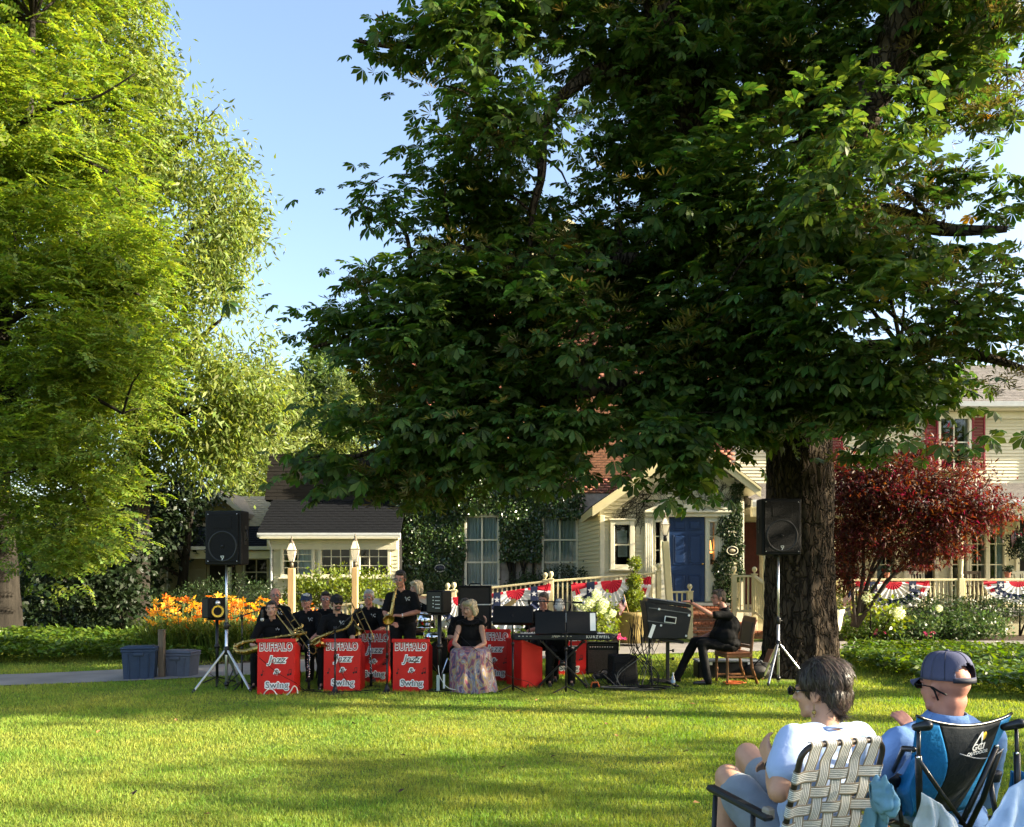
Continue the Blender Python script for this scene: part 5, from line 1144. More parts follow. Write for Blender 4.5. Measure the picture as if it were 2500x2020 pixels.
# ================================================================ band equipment
def V3(*a): return Vector(a)
def text_mesh(s, size, ext=.001, off=0.0, shear=0.0, sx=1.0, spacing=1.0):
    cu = bpy.data.curves.new('txt', 'FONT'); cu.body = s; cu.size = size; cu.extrude = ext; cu.offset = off; cu.shear = shear
    cu.align_x = 'CENTER'; cu.align_y = 'CENTER'; cu.space_character = spacing; cu.resolution_u = 3
    o = bpy.data.objects.new('txt', cu); SC2.collection.objects.link(o); SC2.view_layers[0].update(); dg = SC2.view_layers[0].depsgraph or bpy.context.evaluated_depsgraph_get()
    me = bpy.data.meshes.new_from_object(o.evaluated_get(dg)); bpy.data.objects.remove(o)
    if sx != 1: me.transform(Matrix.Diagonal((sx, 1, 1, 1)))
    return me
SC2 = bpy.data.scenes.new('scratch')
M['ink_w'] = mat('white_lettering', (.8, .8, .78), .5); M['ink_b'] = mat('black_lettering', (.012, .012, .012), .5); M['gold'] = mat('gold_print', (.85, .55, .06), .5)
def put_text(parent, me, m, loc, rx_=PI/2, rz=0.0, name='lettering', ry=0.0):
    o = link(name, me, parent); o.location = loc; o.rotation_euler = (rx_, ry, rz)
    if not me.materials: me.materials.append(m)
    return o
def T(name, label, cat, px, D, group=None, rz=0, x=None):
    x = GX(px, D) if x is None else x
    return thing(name, label, cat, (x, D, gz(x, D)), rz, group)
# ---- loudspeakers and stands
M['grille'] = mat('speaker_grille', (.008, .008, .0085), .6, var=.5, scale=260, bump=.4, bscale=260, spec=.12)
def pa_speaker(label, px, D, zb, w, h, d, rz):
    x = GX(px, D); t = thing('loudspeaker', label, 'loudspeaker', (x, D, zb), rz, 'loudspeakers on silver stands')
    b = MB(); w2 = w*.62
    poly = [(-w/2, -d/2), (w/2, -d/2), (w/2, d*.05), (w2/2, d/2), (-w2/2, d/2), (-w/2, d*.05)]
    b.prism([(x_, y_, 0) for x_, y_ in poly], (0, 0, h)); c = b.build('cabinet', M['black'], t); bv = c.modifiers.new('b', 'BEVEL'); bv.width = .015; bv.segments = 2
    b = MB(); b.box((0, -d/2-.008, h/2), (w-.07, .022, h-.08), bev=.006); b.build('grille', M['grille'], t)
    b = MB(); R = Matrix.Rotation(PI/2, 3, 'X')
    b.lathe([(w*.36, 0), (w*.38, .006), (w*.40, 0)], (0, -d/2-.019, h*.34), 32, R, caps=False); b.lathe([(.02, 0), (.018, .012), (.001, .016)], (0, -d/2-.019, h*.34), 12, R); b.build('woofer_ring', M['blackm'], t)
    b = MB(); b.box((0, -d/2-.02, h*.78), (w*.5, .006, h*.22), bev=.003); b.build('horn_outline', M['grille'], t)
    b = MB(); s = .022
    for a, e in (((-s, s), (0, 0)), ((s, s), (-s*.3, -s*1.2))): b.bar((a[0], -d/2-.022, h*.12+a[1]), (e[0], -d/2-.022, h*.12+e[1]), .009, .004, up=V3(0, 1, 0))
    b.bar((-s*1.2, -d/2-.022, h*.12+s*1.4), (s*1.2, -d/2-.022, h*.12+s*1.4), .007, .004, up=V3(0, 1, 0)); b.build('badge', mat('badge_silver', (.6, .62, .62), .3, metal=.6), t)
    for sx in (-1, 1):
        for zz in (.05, h-.05): b = MB(); b.lathe([(.007, 0), (.006, .005), (.001, .006)], (sx*(w/2-.055), -d/2-.018, zz), 8, R); b.build('screw', M['chrome'], t)
        b = MB(); b.box((sx*(w/2+.001), -d*.2, h*.55), (.008, .06, .26), bev=.003); b.tube([(sx*(w/2+.004), -d*.2, h*.45), (sx*(w/2+.03), -d*.2, h*.48), (sx*(w/2+.03), -d*.2, h*.62), (sx*(w/2+.004), -d*.2, h*.65)], .010, 6); b.build('handle', M['blackm'], t)
    b = MB(); b.lathe([(.05, -.03), (.04, 0)], (0, 0, 0), 12); b.build('pole_socket', M['blackm'], t)
    return t
def tripod_stand(label, x, D, ztop, apex, feet, group='silver tripod speaker stands', m=None, r=.02):
    m = m or M['chrome']; t = thing('speaker_stand', label, 'speaker stand', (x, D, gz(x, D)), 0, group); g = 0
    b = MB(); b.tube([(0, 0, .03), (0, 0, apex+.35)], r*1.05, 12); b.build('lower_tube', m, t)
    b = MB(); b.tube([(0, 0, apex+.3), (0, 0, ztop-gz(x, D))], r*.85, 12); b.build('upper_tube', m, t)
    b = MB(); b.lathe([(r*1.5, 0), (r*1.8, .02), (r*1.8, .08), (r*1.4, .1)], (0, 0, apex+.30), 12); b.tube([(0, 0, apex+.35), (.06, 0, apex+.35)], .012, 6); b.build('collar', M['blackm'], t)
    b = MB(); b.lathe([(r*1.6, -.06), (r*1.9, -.03), (r*1.9, .04), (r*1.4, .06)], (0, 0, apex), 12); b.build('leg_hub', M['blackm'], t)
    b = MB(); b.lathe([(r*1.4, .03), (r*1.7, .05), (r*1.5, .09)], (0, 0, .03), 12); b.build('brace_hub', M['blackm'], t)
    for fx, fy in feet:
        b = MB(); b.bar((fx*.05, fy*.05, apex), (fx, fy, .02), .036, .024, .006); L = b.build('leg', m, t)
        b = MB(); b.cap((fx*.97, fy*.97, .04), .022, (fx, fy, .015), .018, 8); b.build('rubber_foot', M['blackm'], L)
        b = MB(); b.bar((fx*.03, fy*.03, .08), (fx*.55, fy*.55, apex*.47), .018, .008); b.build('brace', M['blackm'], t)
    return t
pa_speaker('black loudspeaker high on silver tripod at the left end of the band', 562, 11.6, GZ(1380, 11.6), .54, .755, .40, math.radians(-9))
tripod_stand('silver tripod stand carrying the left loudspeaker beside the tote boxes', GX(553, 11.6), 11.6, GZ(1378, 11.6), .565, [(-.36, -.28), (.42, -.24), (.02, .46)])
pa_speaker('black loudspeaker high on silver tripod in front of the chestnut trunk', 1895, 12.3, GZ(1356, 12.3), .60, .83, .42, math.radians(4))
tripod_stand('silver tripod stand carrying the right loudspeaker by the chestnut trunk', GX(1900, 12.3), 12.3, GZ(1354, 12.3), .60, [(-.26, -.34), (.46, -.05), (-.1, .42)])
def monitor(label, px, D, pz0, pz1, w, rz, back=False):
    zb, zt = GZ(pz0, D), GZ(pz1, D); x = GX(px, D); t = thing('monitor_speaker', label, 'loudspeaker', (x, D, zb), rz, 'small monitor speakers'); h = zt-zb; d = w*1.1
    b = MB(); b.box((0, 0, h/2), (w, d, h), bev=.02); b.build('cabinet', M['black'], t); R = Matrix.Rotation(PI/2, 3, 'X')
    f = -d/2-.004
    b = MB(); b.lathe([(w*.36, 0), (w*.38, .01), (w*.33, .008)], (0, f, h*.36), 24, R, caps=False); b.build('woofer_surround', M['blackm'], t)
    b = MB(); b.lathe([(w*.32, 0), (w*.12, -.02), (.001, -.012)], (0, f-.006, h*.36), 24, R, caps=False); b.build('woofer_cone', M['gold'], t)
    b = MB(); b.lathe([(w*.15, 0), (w*.1, .01), (.001, .016)], (0, f, h*.76), 16, R); b.build('tweeter', M['chrome'], t)
    if True:
        f = d/2+.003; b = MB(); b.box((0, f, h*.5), (w*.8, .008, h*.86)); pl_ = b.build('back_panel', M['blackm'], t)
        for k in range(4):
            b = MB(); b.box((-w*.2, f+.006, h*(.25+.16*k)), (w*.28, .004, h*.03)); b.box((w*.05, f+.006, h*(.3+.14*k)), (w*.06, .006, w*.06)); b.build('print_and_jacks', mat('panel_print', (.5, .5, .5), .5), pl_)
    return t
def pole_stand(label, px, D, zt, feet, r=.018, group=None, base=None):
    x = GX(px, D); t = thing('monitor_stand', label, 'speaker stand', (x, D, gz(x, D)), 0, group)
    b = MB(); b.tube([(0, 0, .02), (0, 0, zt-gz(x, D)-.025)], r, 10); b.build('pole', M['blackm'], t)
    b = MB(); b.box((0, 0, zt-gz(x, D)-.014), (.24, .22, .018), bev=.004); b.build('top_plate', M['blackm'], t)
    b = MB(); b.lathe([(r*1.5, 0), (r*1.8, .03), (r*1.4, .06)], (0, 0, (zt-gz(x, D))*.55), 10); b.build('collar', M['blackm'], t)
    for fx, fy in feet:
        b = MB(); b.bar((0, 0, .12 if base is None else .03), (fx, fy, .014), .03, .018); b.build('leg', M['blackm'], t)
    return t
monitor('small black monitor speaker with yellow cone facing the band at left', 523, 12.2, 1510, 1460, .28, math.radians(38))
pole_stand('black pole stand under the yellow cone monitor speaker', 530, 12.2, GZ(1510, 12.2), [(-.25, .1), (.2, .25), (.1, -.3)], .022)
monitor('small black monitor speaker turned away showing its panel, beside the singer', 1072, 11.5, 1498, 1442, .265, math.radians(180-22))
pole_stand('thick black pole stand under the turned away monitor beside the singer', 1073, 11.5, GZ(1498, 11.5), [(-.28, -.05), (.28, -.1), (0, .3)], .03, base=1)
M['redp'] = mat('red_painted_board', (.60, .012, .010), .42, spec=.35, col2=(.47, .009, .008), scale=3.5, bump=.12, bscale=9, detail=8)
# ---- red band fronts
TXT = {}
def lettering(w):
    if TXT: return
    for s, size, sh, sx in (('BUFFALO', .150, 0, .66), ('Jazz', .135, .25, 1.0), ('&', .10, .1, 1.1), ('Swing', .125, 0, 1.0)):
        a = text_mesh(s, size, .0008, .0135, sh, sx, 1.10); a.materials.append(M['ink_w']); a.name = 'lettering'
        c = text_mesh(s, size, .0012, .0005 if s != 'BUFFALO' else .0015, sh, sx, 1.08); c.materials.append(M['ink_b']); c.name = 'lettering'
        d_ = text_mesh(s, size, .0016, -.005 if s != 'BUFFALO' else -.003, sh, sx, 1.08); d_.materials.append(M['ink_w'] if s != 'BUFFALO' else M['redp']); d_.name = 'lettering'
        TXT[s] = (a, c, d_)
lettering(.5)
def note_mesh(double):
    b = MB()
    for k in ((0,) if not double else (0, .034)):
        b.lathe([(.001, -.001), (.014, -.001), (.014, .001), (.001, .001)], (k, 0, k*.25), 12, Matrix.Rotation(PI/2, 3, 'X'), caps=False); b.box((k+.012, 0, .032+k*.25), (.004, .002, .066))
    if double: b.bar((.012, 0, .066), (.046, 0, .074), .008, .002, up=V3(0, 1, 0))
    else: b.bar((.012, 0, .064), (.03, 0, .04), .006, .002, up=V3(0, 1, 0))
    return b.mesh('music_note', M['ink_b'])
NOTE = (note_mesh(False), note_mesh(True))
def red_front(label, px, D, w, h, rz, tilt=0.0, text=True):
    x = GX(px, D); t = thing('band_stand', label, 'music stand', (x, D, gz(x, D)), rz, 'red band fronts')
    b = MB(); b.prism([(-w/2+.012, 0, 0), (w/2-.03, 0, 0), (w/2-.012, 0, h), (-w/2+.02, 0, h)], (0, .012, 0)); b.build('front_panel', M['redp'], t)
    for s in (-1, 1):
        b = MB(); xx = s*(w/2-.02)
        b.prism([(xx, .013, 0), (xx+s*.01, .34, 0), (xx+s*.01, .34, h*.82), (xx, .013, h)], (.012*s*-1, 0, 0)); b.build('side_panel', M['redp'], t)
    b = MB(); b.box((0, -.006, h-.02), (w, .022, .05), bev=.005); b.build('top_lip', M['redp'], t)
    b = MB(); b.prism([(-w/2+.04, .02, h-.05), (-w/2+.04, .33, h*.80), (-w/2+.04, .33, h*.80-.012), (-w/2+.04, .02, h-.062)], (w-.08, 0, 0)); b.build('desk', M['black'], t)
    b = MB(); b.box((.02, .10, h-.05), (w*.75, .22, .006), Matrix.Rotation(-.42, 3, 'X')); b.build('sheet_music', mat('paper_white', (.8, .8, .78), .7), t)
    if text:
        for s, zz, xo in (('BUFFALO', h*.855, 0), ('Jazz', h*.625, .01), ('&', h*.40, .005), ('Swing', h*.165, .01)):
            for me, dy in zip(TXT[s], (-.002, -.0045, -.007)): put_text(t, me, None, (xo, dy, zz), name='lettering')
        o = link('music_note', NOTE[0], t); o.location = (-w*.36, -.002, h*.355); o = link('music_note', NOTE[1], t); o.location = (w*.30, -.002, h*.355)
    return t
red_front('red band front with white lettering at left, in front of the baritone sax player', 674, 11.2, .535, .755, math.radians(3))
red_front('red band front in front of the tenor player in black cap', 835, 11.5, .545, .735, 0)
red_front('red band front below the standing saxophone player', 1003, 11.45, .535, .735, math.radians(-2))
red_front('shaded red band front between the cap wearing and standing players', 912, 12.45, .50, .79, math.radians(2))
red_front('shaded red band front behind the seated singer', 1205, 12.6, .53, .80, math.radians(-4))
red_front('plain red band front turned sideways beside the keyboard', 1255, 12.0, .50, .70, math.radians(-62), text=False)
red_front('sunlit red band front seen through the legs of keyboard player', 1388, 13.4, .62, .72, math.radians(3))
# ---- microphones
def mic_stand(label, px, D, ztop, boom=None, base='round', lean=0.0, mic=True):
    x = GX(px, D); g = gz(x, D); t = thing('microphone_stand', label, 'microphone stand', (x, D, g), 0, 'microphone stands')
    top = V3(lean, 0, ztop-g)
    b = MB(); b.tube([(0, 0, .02), tuple(top*.55)], .013, 8); b.tube([tuple(top*.5), tuple(top)], .010, 8); b.build('pole', M['blackm'], t)
    b = MB(); b.lathe([(.02, 0), (.02, .05), (.014, .07)], tuple(top*.53), 8); b.build('clutch', M['blackm'], t)
    if base == 'round': b = MB(); b.lathe([(.13, 0), (.13, .012), (.05, .03), (.028, .09), (.016, .13)], (0, 0, 0), 18); b.build('base', M['blackm'], t)
    else:
        for k in range(3): a = 2*PI*k/3+.4; b = MB(); b.bar((0, 0, .12), (.26*math.cos(a), .26*math.sin(a), .012), .018, .012); b.build('leg', M['blackm'], t)
    end = top
    if boom:
        end = V3(*boom[1])-V3(x, D, g); st_ = V3(*boom[0])-V3(x, D, g)
        b = MB(); b.tube([tuple(st_), tuple(end)], .008, 6); b.lathe([(.022, -.03), (.022, .03)], tuple(top), 8); b.build('boom', M['blackm'], t); dirn = (end-st_).normalized()
    else: dirn = V3(0, 0.5, .6).normalized()
    if mic:
        b = MB(); b.cap(end, .014, end+dirn*.13, .018, 10); m_ = b.build('microphone', M['blackm'], t)
        b = MB(); b.ell(end+dirn*.16, (.026, .026, .03), n=12); b.build('mic_grille', mat('mic_mesh', (.4, .4, .4), .4, metal=.5, bump=.6, bscale=300), m_)
    return t
mic_stand('black boom microphone stand left of the baritone sax player', 591, 11.7, GZ(1508, 11.7), ((GX(568, 11.7), 11.7, GZ(1511, 11.7)), (GX(632, 11.55), 11.55, GZ(1491, 11.5))), 'tripod', mic=False)
t = T('microphone', 'black microphone hanging before the baritone sax player', 'microphone', 640, 11.5); t.location.z = GZ(1505, 11.5)
b = MB(); b.tube([(-.04, .02, .085), (0, 0, .08), (0, 0, .07)], .008, 6); b.cap((0, 0, .08), .016, (0, 0, -.02), .02, 10); b.build('handle', M['blackm'], t); b = MB(); b.ell((0, 0, -.045), (.027, .027, .027)); b.build('mic_grille', mat('mic_mesh', (.4, .4, .4)), t)
mic_stand('black boom microphone stand crossing the second red band front', 818, 11.2, GZ(1535, 11.2), ((GX(795, 11.2), 11.2, GZ(1560, 11.2)), (GX(862, 11.15), 11.15, GZ(1500, 11.15))))
mic_stand('black microphone stand left of the third red band front', 945, 11.3, GZ(1530, 11.3), None)
mic_stand('black microphone stand with horizontal boom over the keyboard', 1292, 12.0, GZ(1470, 12), ((GX(1264, 12), 12, GZ(1467, 12)), (GX(1398, 11.9), 11.9, GZ(1471, 11.9))), 'tripod', mic=True)
# ---- music desks
def desk_stand(label, px, D, zc, w, h, tilt, rz, folds=False, base='tripod'):
    x = GX(px, D); g = gz(x, D); t = thing('music_stand', label, 'music stand', (x, D, g), rz, 'black music stands'); R = Matrix.Rotation(tilt, 3, 'X'); c = V3(0, 0, zc-g)
    if folds:
        for s in (-1, 1): b = MB(); b.box(c+R @ V3(s*w*.252, .0, 0), (w*.49, .008, h), R @ Matrix.Rotation(s*.12, 3, 'Z'), bev=.003); b.build('desk_panel', M['black'], t)
    else: b = MB(); b.box(c, (w, .008, h), R, bev=.003); b.build('desk_panel', M['black'], t)
    b = MB(); b.box(c+R @ V3(0, .04, -h/2), (w, .08, .006), R); b.build('ledge', M['black'], t)
    b = MB(); b.tube([(0, 0, .02), (0, 0, (zc-g)*.6)], .014, 8); b.tube([(0, 0, (zc-g)*.55), tuple(c+V3(0, -.02, 0))], .010, 8); b.lathe([(.02, 0), (.022, .03), (.014, .05)], (0, 0, (zc-g)*.6), 8); b.build('pole', M['blackm'], t)
    for k in range(3): a = 2*PI*k/3-.5; b = MB(); b.bar((0, 0, .1), (.24*math.cos(a), .24*math.sin(a), .012), .016, .012); b.build('leg', M['blackm'], t)
    b = MB(); b.box(c+R @ V3(w*.1, .012, .01), (w*.75, .004, h*.8), R); b.build('sheet_music', mat('paper_white', (.8, .8, .78)), t)
    return t
desk_stand('tilted black music stand just right of the singer', 1252, 11.4, GZ(1500, 11.4), .56, .26, math.radians(-28), math.radians(-8))
desk_stand('wide double black music stand hiding the keyboard player', 1382, 11.3, GZ(1520, 11.3), .86, .31, math.radians(-14), 0, True)
# ---- keyboard
kx0, kx1 = GX(1247, 11.9), GX(1500, 11.9); kc = (kx0+kx1)/2; kz = GZ(1562, 11.9)
t = thing('stage_piano', 'dark blue stage piano with white maker lettering on its back', 'keyboard', (kc, 11.9, kz), math.radians(0))
M['navy'] = mat('navy_case', (.018, .022, .036), .4, var=.1)
L = kx1-kx0; b = MB(); b.box((0, 0, .045), (L-.08, .30, .085), bev=.015); b.build('case', M['navy'], t)
for s in (-1, 1): b = MB(); b.cap((s*(L/2-.045), -.10, .045), .043, (s*(L/2-.045), .10, .045), .043, 12); b.build('end_cheek', M['navy'], t)
me = text_mesh('KURZWEIL', .055, .001, .001, 0, 1.0, 1.35); me.materials.append(M['ink_w']); put_text(t, me, None, (L*.33, -.152, .050))
me = text_mesh('SP88', .045, .001, .0, .3, 1.0, 1.1); me.materials.append(M['ink_w']); put_text(t, me, None, (-L*.08, -.152, .055))
for k in range(9): b = MB(); b.box((-L*.42+.055*k+(.3 if k > 3 else 0), -.152, .06), (.025, .008, .014)); b.build('socket', mat('panel_print', (.5, .5, .5)), t)
wk = MB(); wk.box((0, 0, 0), (.0215, .13, .018), bev=.003); wk = wk.mesh('white_key', mat('ivory_key', (.8, .8, .76), .3)); bk = MB(); bk.box((0, 0, 0), (.012, .085, .02), bev=.003); bk = bk.mesh('black_key', M['black'])
for i in range(52):
    o = link('white_key', wk, t); o.location = ((i-25.5)*.0235, .085, .092)
    if i % 7 not in (2, 6) and i < 51: o = link('black_key', bk, t); o.location = ((i-25)*.0235, .062, .106)
t = thing('keyboard_stand', 'black crossed leg stand under the stage piano', 'stand', (kc, 11.9, 0))
for s in (-1, 1):
    for yy in (-.04,): b = MB(); b.bar((s*-.34, yy+.04*s, .03), (s*.30, yy+.04*s, kz-.03), .045, .03, .006); b.build('leg', M['blackm'], t)
    b = MB(); b.bar((s*.30, -.18, kz-.022), (s*.30, .18, kz-.022), .04, .035, .006); b.build('support_arm', M['blackm'], t); b = MB(); b.bar((s*.34, -.22, .02), (s*.34, .22, .02), .04, .035, .006); b.build('foot', M['blackm'], t)
b = MB(); b.lathe([(.035, -.06), (.04, -.03), (.04, .06)], (-.01, -.05, kz*.52), 10, Matrix.Rotation(PI/2, 3, 'X')); b.build('hinge_knob', M['blackm'], t)
# ---- amplifiers and boxes
def amp(label, px, D, pw, py0, py1, d, rz, cloth, brow=True, name='guitar_amplifier', zb=None):
    w = pw/F*D; x = GX(px, D); z0 = gz(x, D) if zb is None else zb; h = GZ(py0, D)-z0; t = thing(name, label, 'amplifier', (x, D, z0), rz)
    b = MB(); s = .03
    for xx in (-w/2+s/2, w/2-s/2): b.box((xx, 0, h/2), (s, d, h), bev=.008)
    for zz in (s/2, h-s/2): b.box((0, 0, zz), (w-2*s, d, s), bev=.006)
    b.box((0, d*.4, h/2), (w-2*s, .02, h-2*s)); b.build('cabinet', M['black'], t)
    b = MB(); hh = h-2*s-(.10 if brow else 0); b.box((0, -d/2+.03, s+hh/2), (w-2*s, .02, hh-.004)); b.build('grille_cloth', cloth, t)
    if brow:
        b = MB(); b.box((0, -d/2+.05, h-s-.05), (w-2*s, .06, .09)); pn = b.build('control_panel', M['blackm'], t)
        for k in range(10): b = MB(); b.lathe([(.012, 0), (.010, .02), (.001, .022)], (-w*.38+w*.076*k, -d/2+.018, h-s-.05), 10, Matrix.Rotation(PI/2, 3, 'X')); b.build('knob', mat('knob_silver', (.6, .6, .6), .35, metal=.5), pn)
    b = MB(); b.tube([(-.1, 0, h), (-.08, 0, h+.03), (.08, 0, h+.03), (.1, 0, h)], .010, 6); b.build('handle', M['black'], t)
    return t
amp('guitar amplifier with grey brown grille and knobs right of the keyboard', 1470, 13.6, 78, 1567, 1640, .26, math.radians(-3), mat('amp_cloth', (.075, .062, .055), .85, var=.2, scale=60, bump=.4, bscale=300))
t = amp('brown bass speaker cabinet with round port rising behind the singer', 1160, 13.6, 80, 1430, 1600, .4, 0, mat('bass_front', (.022, .017, .012), .55, var=.2), brow=False, name='bass_cabinet')
R = Matrix.Rotation(PI/2, 3, 'X'); hb = GZ(1430, 13.6)-gz(0, 13.6)
b = MB(); b.lathe([(.048, 0), (.062, .012), (.07, 0)], (.13, -.155, hb-.16), 20, R, caps=False); b.build('port_ring', mat('port_tan', (.25, .2, .14), .5), t)
b = MB(); b.lathe([(.048, 0), (.001, -.02)], (.13, -.15, hb-.16), 20, R, caps=False); b.build('port', M['black'], t)
b = MB(); b.box((0, -.19, hb-.31), (.52, .03, .02), bev=.004); b.build('trim_bar', M['chrome'], t)
x = GX(1520, 12.2); t = thing('bass_bin', 'black carpeted speaker bin standing on grass below the cables', 'loudspeaker', (x, 12.2, 0), math.radians(6))
b = MB(); w, d, h = .40, .38, GZ(1600, 12.2); b.prism([(-w/2, -d/2, 0), (w/2, -d/2, 0), (w/2-.02, -d/2+.06, h), (-w/2+.03, -d/2+.06, h)], (0, d, 0)); c = b.build('cabinet', mat('black_carpet', (.010, .010, .011), .85, bump=.5, bscale=300), t); bv = c.modifiers.new('b', 'BEVEL'); bv.width = .02; bv.segments = 2
b = MB(); b.box((0, -d/2+.02, h*.45), (w*.8, .02, h*.7), Matrix.Rotation(-.08, 3, 'X'), bev=.006); b.build('grille', M['grille'], t); b = MB(); b.box((.0, 0.02, h+.006), (.16, .05, .02), bev=.006); b.build('handle', M['blackm'], t)
# folded cases lying beside the amp
t = T('gear_bag', 'crumpled dark bag lying on grass in front of the amplifier', 'bag', 1478, 12.9); b = MB(); b.grid(lambda u, v: V3((u-.5)*.42, (v-.5)*.26, .03+.10*math.sin(PI*u)**.6*math.sin(PI*v)**.6+.02*math.sin(u*17)*math.sin(v*11)), 18, 10); b.box((0, 0, .02), (.38, .22, .036), bev=.01); b.build('bag_body', mat('bag_black', (.022, .02, .018), .6, var=.3), t); b = MB(); b.tube([(-.1, -.08, .1), (-.05, -.1, .16), (.06, -.1, .15), (.1, -.08, .1)], .010, 6); b.build('handle', M['black'], t)
# ---- mixer case on stand
mx, mD = GX(1618, 12.1), 12.1; mz = GZ(1560, 12.1)
t = thing('mixer_case', 'black road case with mixing desk on a stand beside the seated man', 'mixing desk', (mx, mD, mz), 0)
Rm = Matrix.Rotation(math.radians(8), 3, 'Y')
hw, hh = .30, .50
b = MB(); b.prism([Rm @ V3(-hw+.06, -.25, -.02), Rm @ V3(hw, -.25, .06), Rm @ V3(hw+.02, -.25, .46), Rm @ V3(hw-.05, -.25, hh), Rm @ V3(-hw-.08, -.25, hh+.02), Rm @ V3(-hw-.03, -.25, .35)], (0, .5, 0)); c = b.build('case_body', mat('case_black', (.010, .010, .011), .55, bump=.2, bscale=200), t); bv = c.modifiers.new('b', 'BEVEL'); bv.width = .012
b = MB(); b.box(Rm @ V3(-.02, 0, hh+.035), (.64, .46, .05), Rm, bev=.01); mt_ = b.build('mixer_surface', M['blackm'], t)
kb = MB(); kb.lathe([(.008, 0), (.007, .018), (.001, .02)], (0, 0, 0), 6); kb = kb.mesh('knob', mat('knob_grey', (.35, .36, .38), .4))
for i in range(14):
    for j in range(5): o = link('knob', kb, mt_); o.location = Rm @ V3(-.30+.04*i, -.19+.07*j, hh+.06)
b = MB(); ctr = Rm @ V3(.02, -.262, .30); b.box(ctr, (.17, .014, .10), Rm, bev=.004); b.build('handle_plate', M['chrome'], t); b = MB(); b.box(ctr+V3(0, -.006, 0), (.145, .014, .07), Rm); b.tube([ctr+V3(-.06, -.02, .02), ctr+V3(.06, -.02, .01)], .010, 6); b.build('handle', M['black'], t)
for u, v in ((-.22, .05), (.28, .10), (.28, .40), (-.10, .20), (-.16, .43)): b = MB(); b.box(Rm @ V3(u, -.258, v), (.03, .018, .035), Rm, bev=.006); b.build('case_latch', M['chrome'], t)
b = MB(); b.box(Rm @ V3(-.12, -.2535, .24), (.36, .008, .012), Rm); b.box(Rm @ V3(.0, -.2535, .43), (.62, .008, .014), Rm); b.build('case_edge', mat('edge_grey', (.12, .12, .12), .4), t)
b = MB(); b.box(Rm @ V3(-.22, -.262, .10), (.05, .012, .20), Rm @ Matrix.Rotation(.2, 3, 'Y')); b.build('paper_label', mat('paper_white', (.8, .8, .78)), t)
t = thing('mixer_stand', 'black metal stand carrying the mixing desk case', 'stand', (GX(1630, 12.1), 12.1, 0)); H = mz-.05
b = MB(); b.box((0, 0, H*.5+.03), (.05, .05, H-.05), bev=.006); b.build('post', M['blackm'], t); b = MB(); b.box((.02, 0, H+.035), (.36, .4, .04), Rm, bev=.006); b.build('top_plate', M['blackm'], t)
b = MB(); b.bar((-.22, -.05, .10), (.06, 0, .05), .05, .05, .008); b.bar((.0, -.02, .06), (.10, -.26, .02), .05, .04, .008); b.bar((0, .02, .06), (.06, .3, .02), .05, .04, .008); b.build('foot', M['blackm'], t)
for k in range(2): b = MB(); b.tube([(.025, 0, H*.62+.12*k), (.07, 0, H*.62+.12*k)], .008, 6); b.ell((.08, 0, H*.62+.12*k), (.02, .025, .025)); b.build('knob', M['blackm'], t)
# cables
def cable(label, pts, r=.006, m=None, group=None):
    P_ = [Vector(p) for p in pts]; Q = []
    for i in range(len(P_)-1):
        p0 = P_[max(0, i-1)]; p1 = P_[i]; p2 = P_[i+1]; p3 = P_[min(len(P_)-1, i+2)]
        for k in range(5): s = k/5; Q.append(.5*((2*p1)+(-p0+p2)*s+(2*p0-5*p1+4*p2-p3)*s*s+(-p0+3*p1-3*p2+p3)*s**3))
    Q.append(P_[-1]); c = Q[0].copy(); b = MB(); b.tube([q-c for q in Q], r, 5); o = b.build('cable', m or M['black'], None); o.location = c
    tag(o, label, 'cable', group); return o
for i in range(26):
    x0 = GX(1538+random.uniform(0, 62), 12.0); z0 = GZ(1490+random.uniform(0, 40), 12); xe = GX(random.choice((1510, 1560, 1575, 1590, 1600))+random.uniform(-14, 14), 11.9)
    pts = [(x0, 12.0+random.uniform(-.05, .1), z0), (x0+random.uniform(-.05, .05), 11.95, z0*.6), (xe+random.uniform(-.08, .08), 11.9, .22), (xe, 11.85, .03), (xe+random.uniform(-.35, .25), 11.6+random.uniform(-.1, .4), .02)]
    cable('black cable drooping from the mixing desk to the grass', pts, random.choice((.004, .005, .006)), M['black'] if i % 6 else mat('cable_grey', (.12, .115, .10), .5), 'cables hanging from mixing desk')
for i in range(9):
    a0 = random.uniform(0, 6); cx_ = GX(1555, 11.55)+random.uniform(-.25, .3); pts = [(cx_+(.22+.03*k % .1)*math.cos(a0+k*.9), 11.55+.10*math.sin(a0+k*.9), .02+.012*i*.5) for k in range(10)]
    cable('loop of black cable lying in a heap on the grass', pts, .006, M['black'] if i % 3 else mat('cable_grey', (.25, .24, .22)), 'cable heap on the grass')
def gcable(label, pxs, m=None, r=.006, group=None):
    return cable(label, [(GX(px, F*CAMZ/(py-HZ)), F*CAMZ/(py-HZ), .035+.0*px) for px, py in pxs], r, m, group)
M['cordw'] = mat('white_cord', (.7, .68, .6), .5); M['cordo'] = mat('orange_cord', (.65, .14, .03), .5)
cable('white cord looping over the grass before the leftmost red front', [(GX(644, 11.05), 11.05, .02), (GX(650, 11.0), 11.0, .075), (GX(659, 11.0), 11.0, .10), (GX(668, 10.98), 10.98, .085), (GX(676, 10.95), 10.95, .03)], .008, M['cordw'])
cable('white cord with plug looping by right corner of leftmost red front', [(GX(700, 11.0), 11.0, .02), (GX(709, 10.98), 10.98, .07), (GX(715, 10.96), 10.96, .13), (GX(720, 10.96), 10.96, .145), (GX(725, 10.98), 10.98, .11), (GX(727, 11.0), 11.0, .04)], .009, M['cordw'])
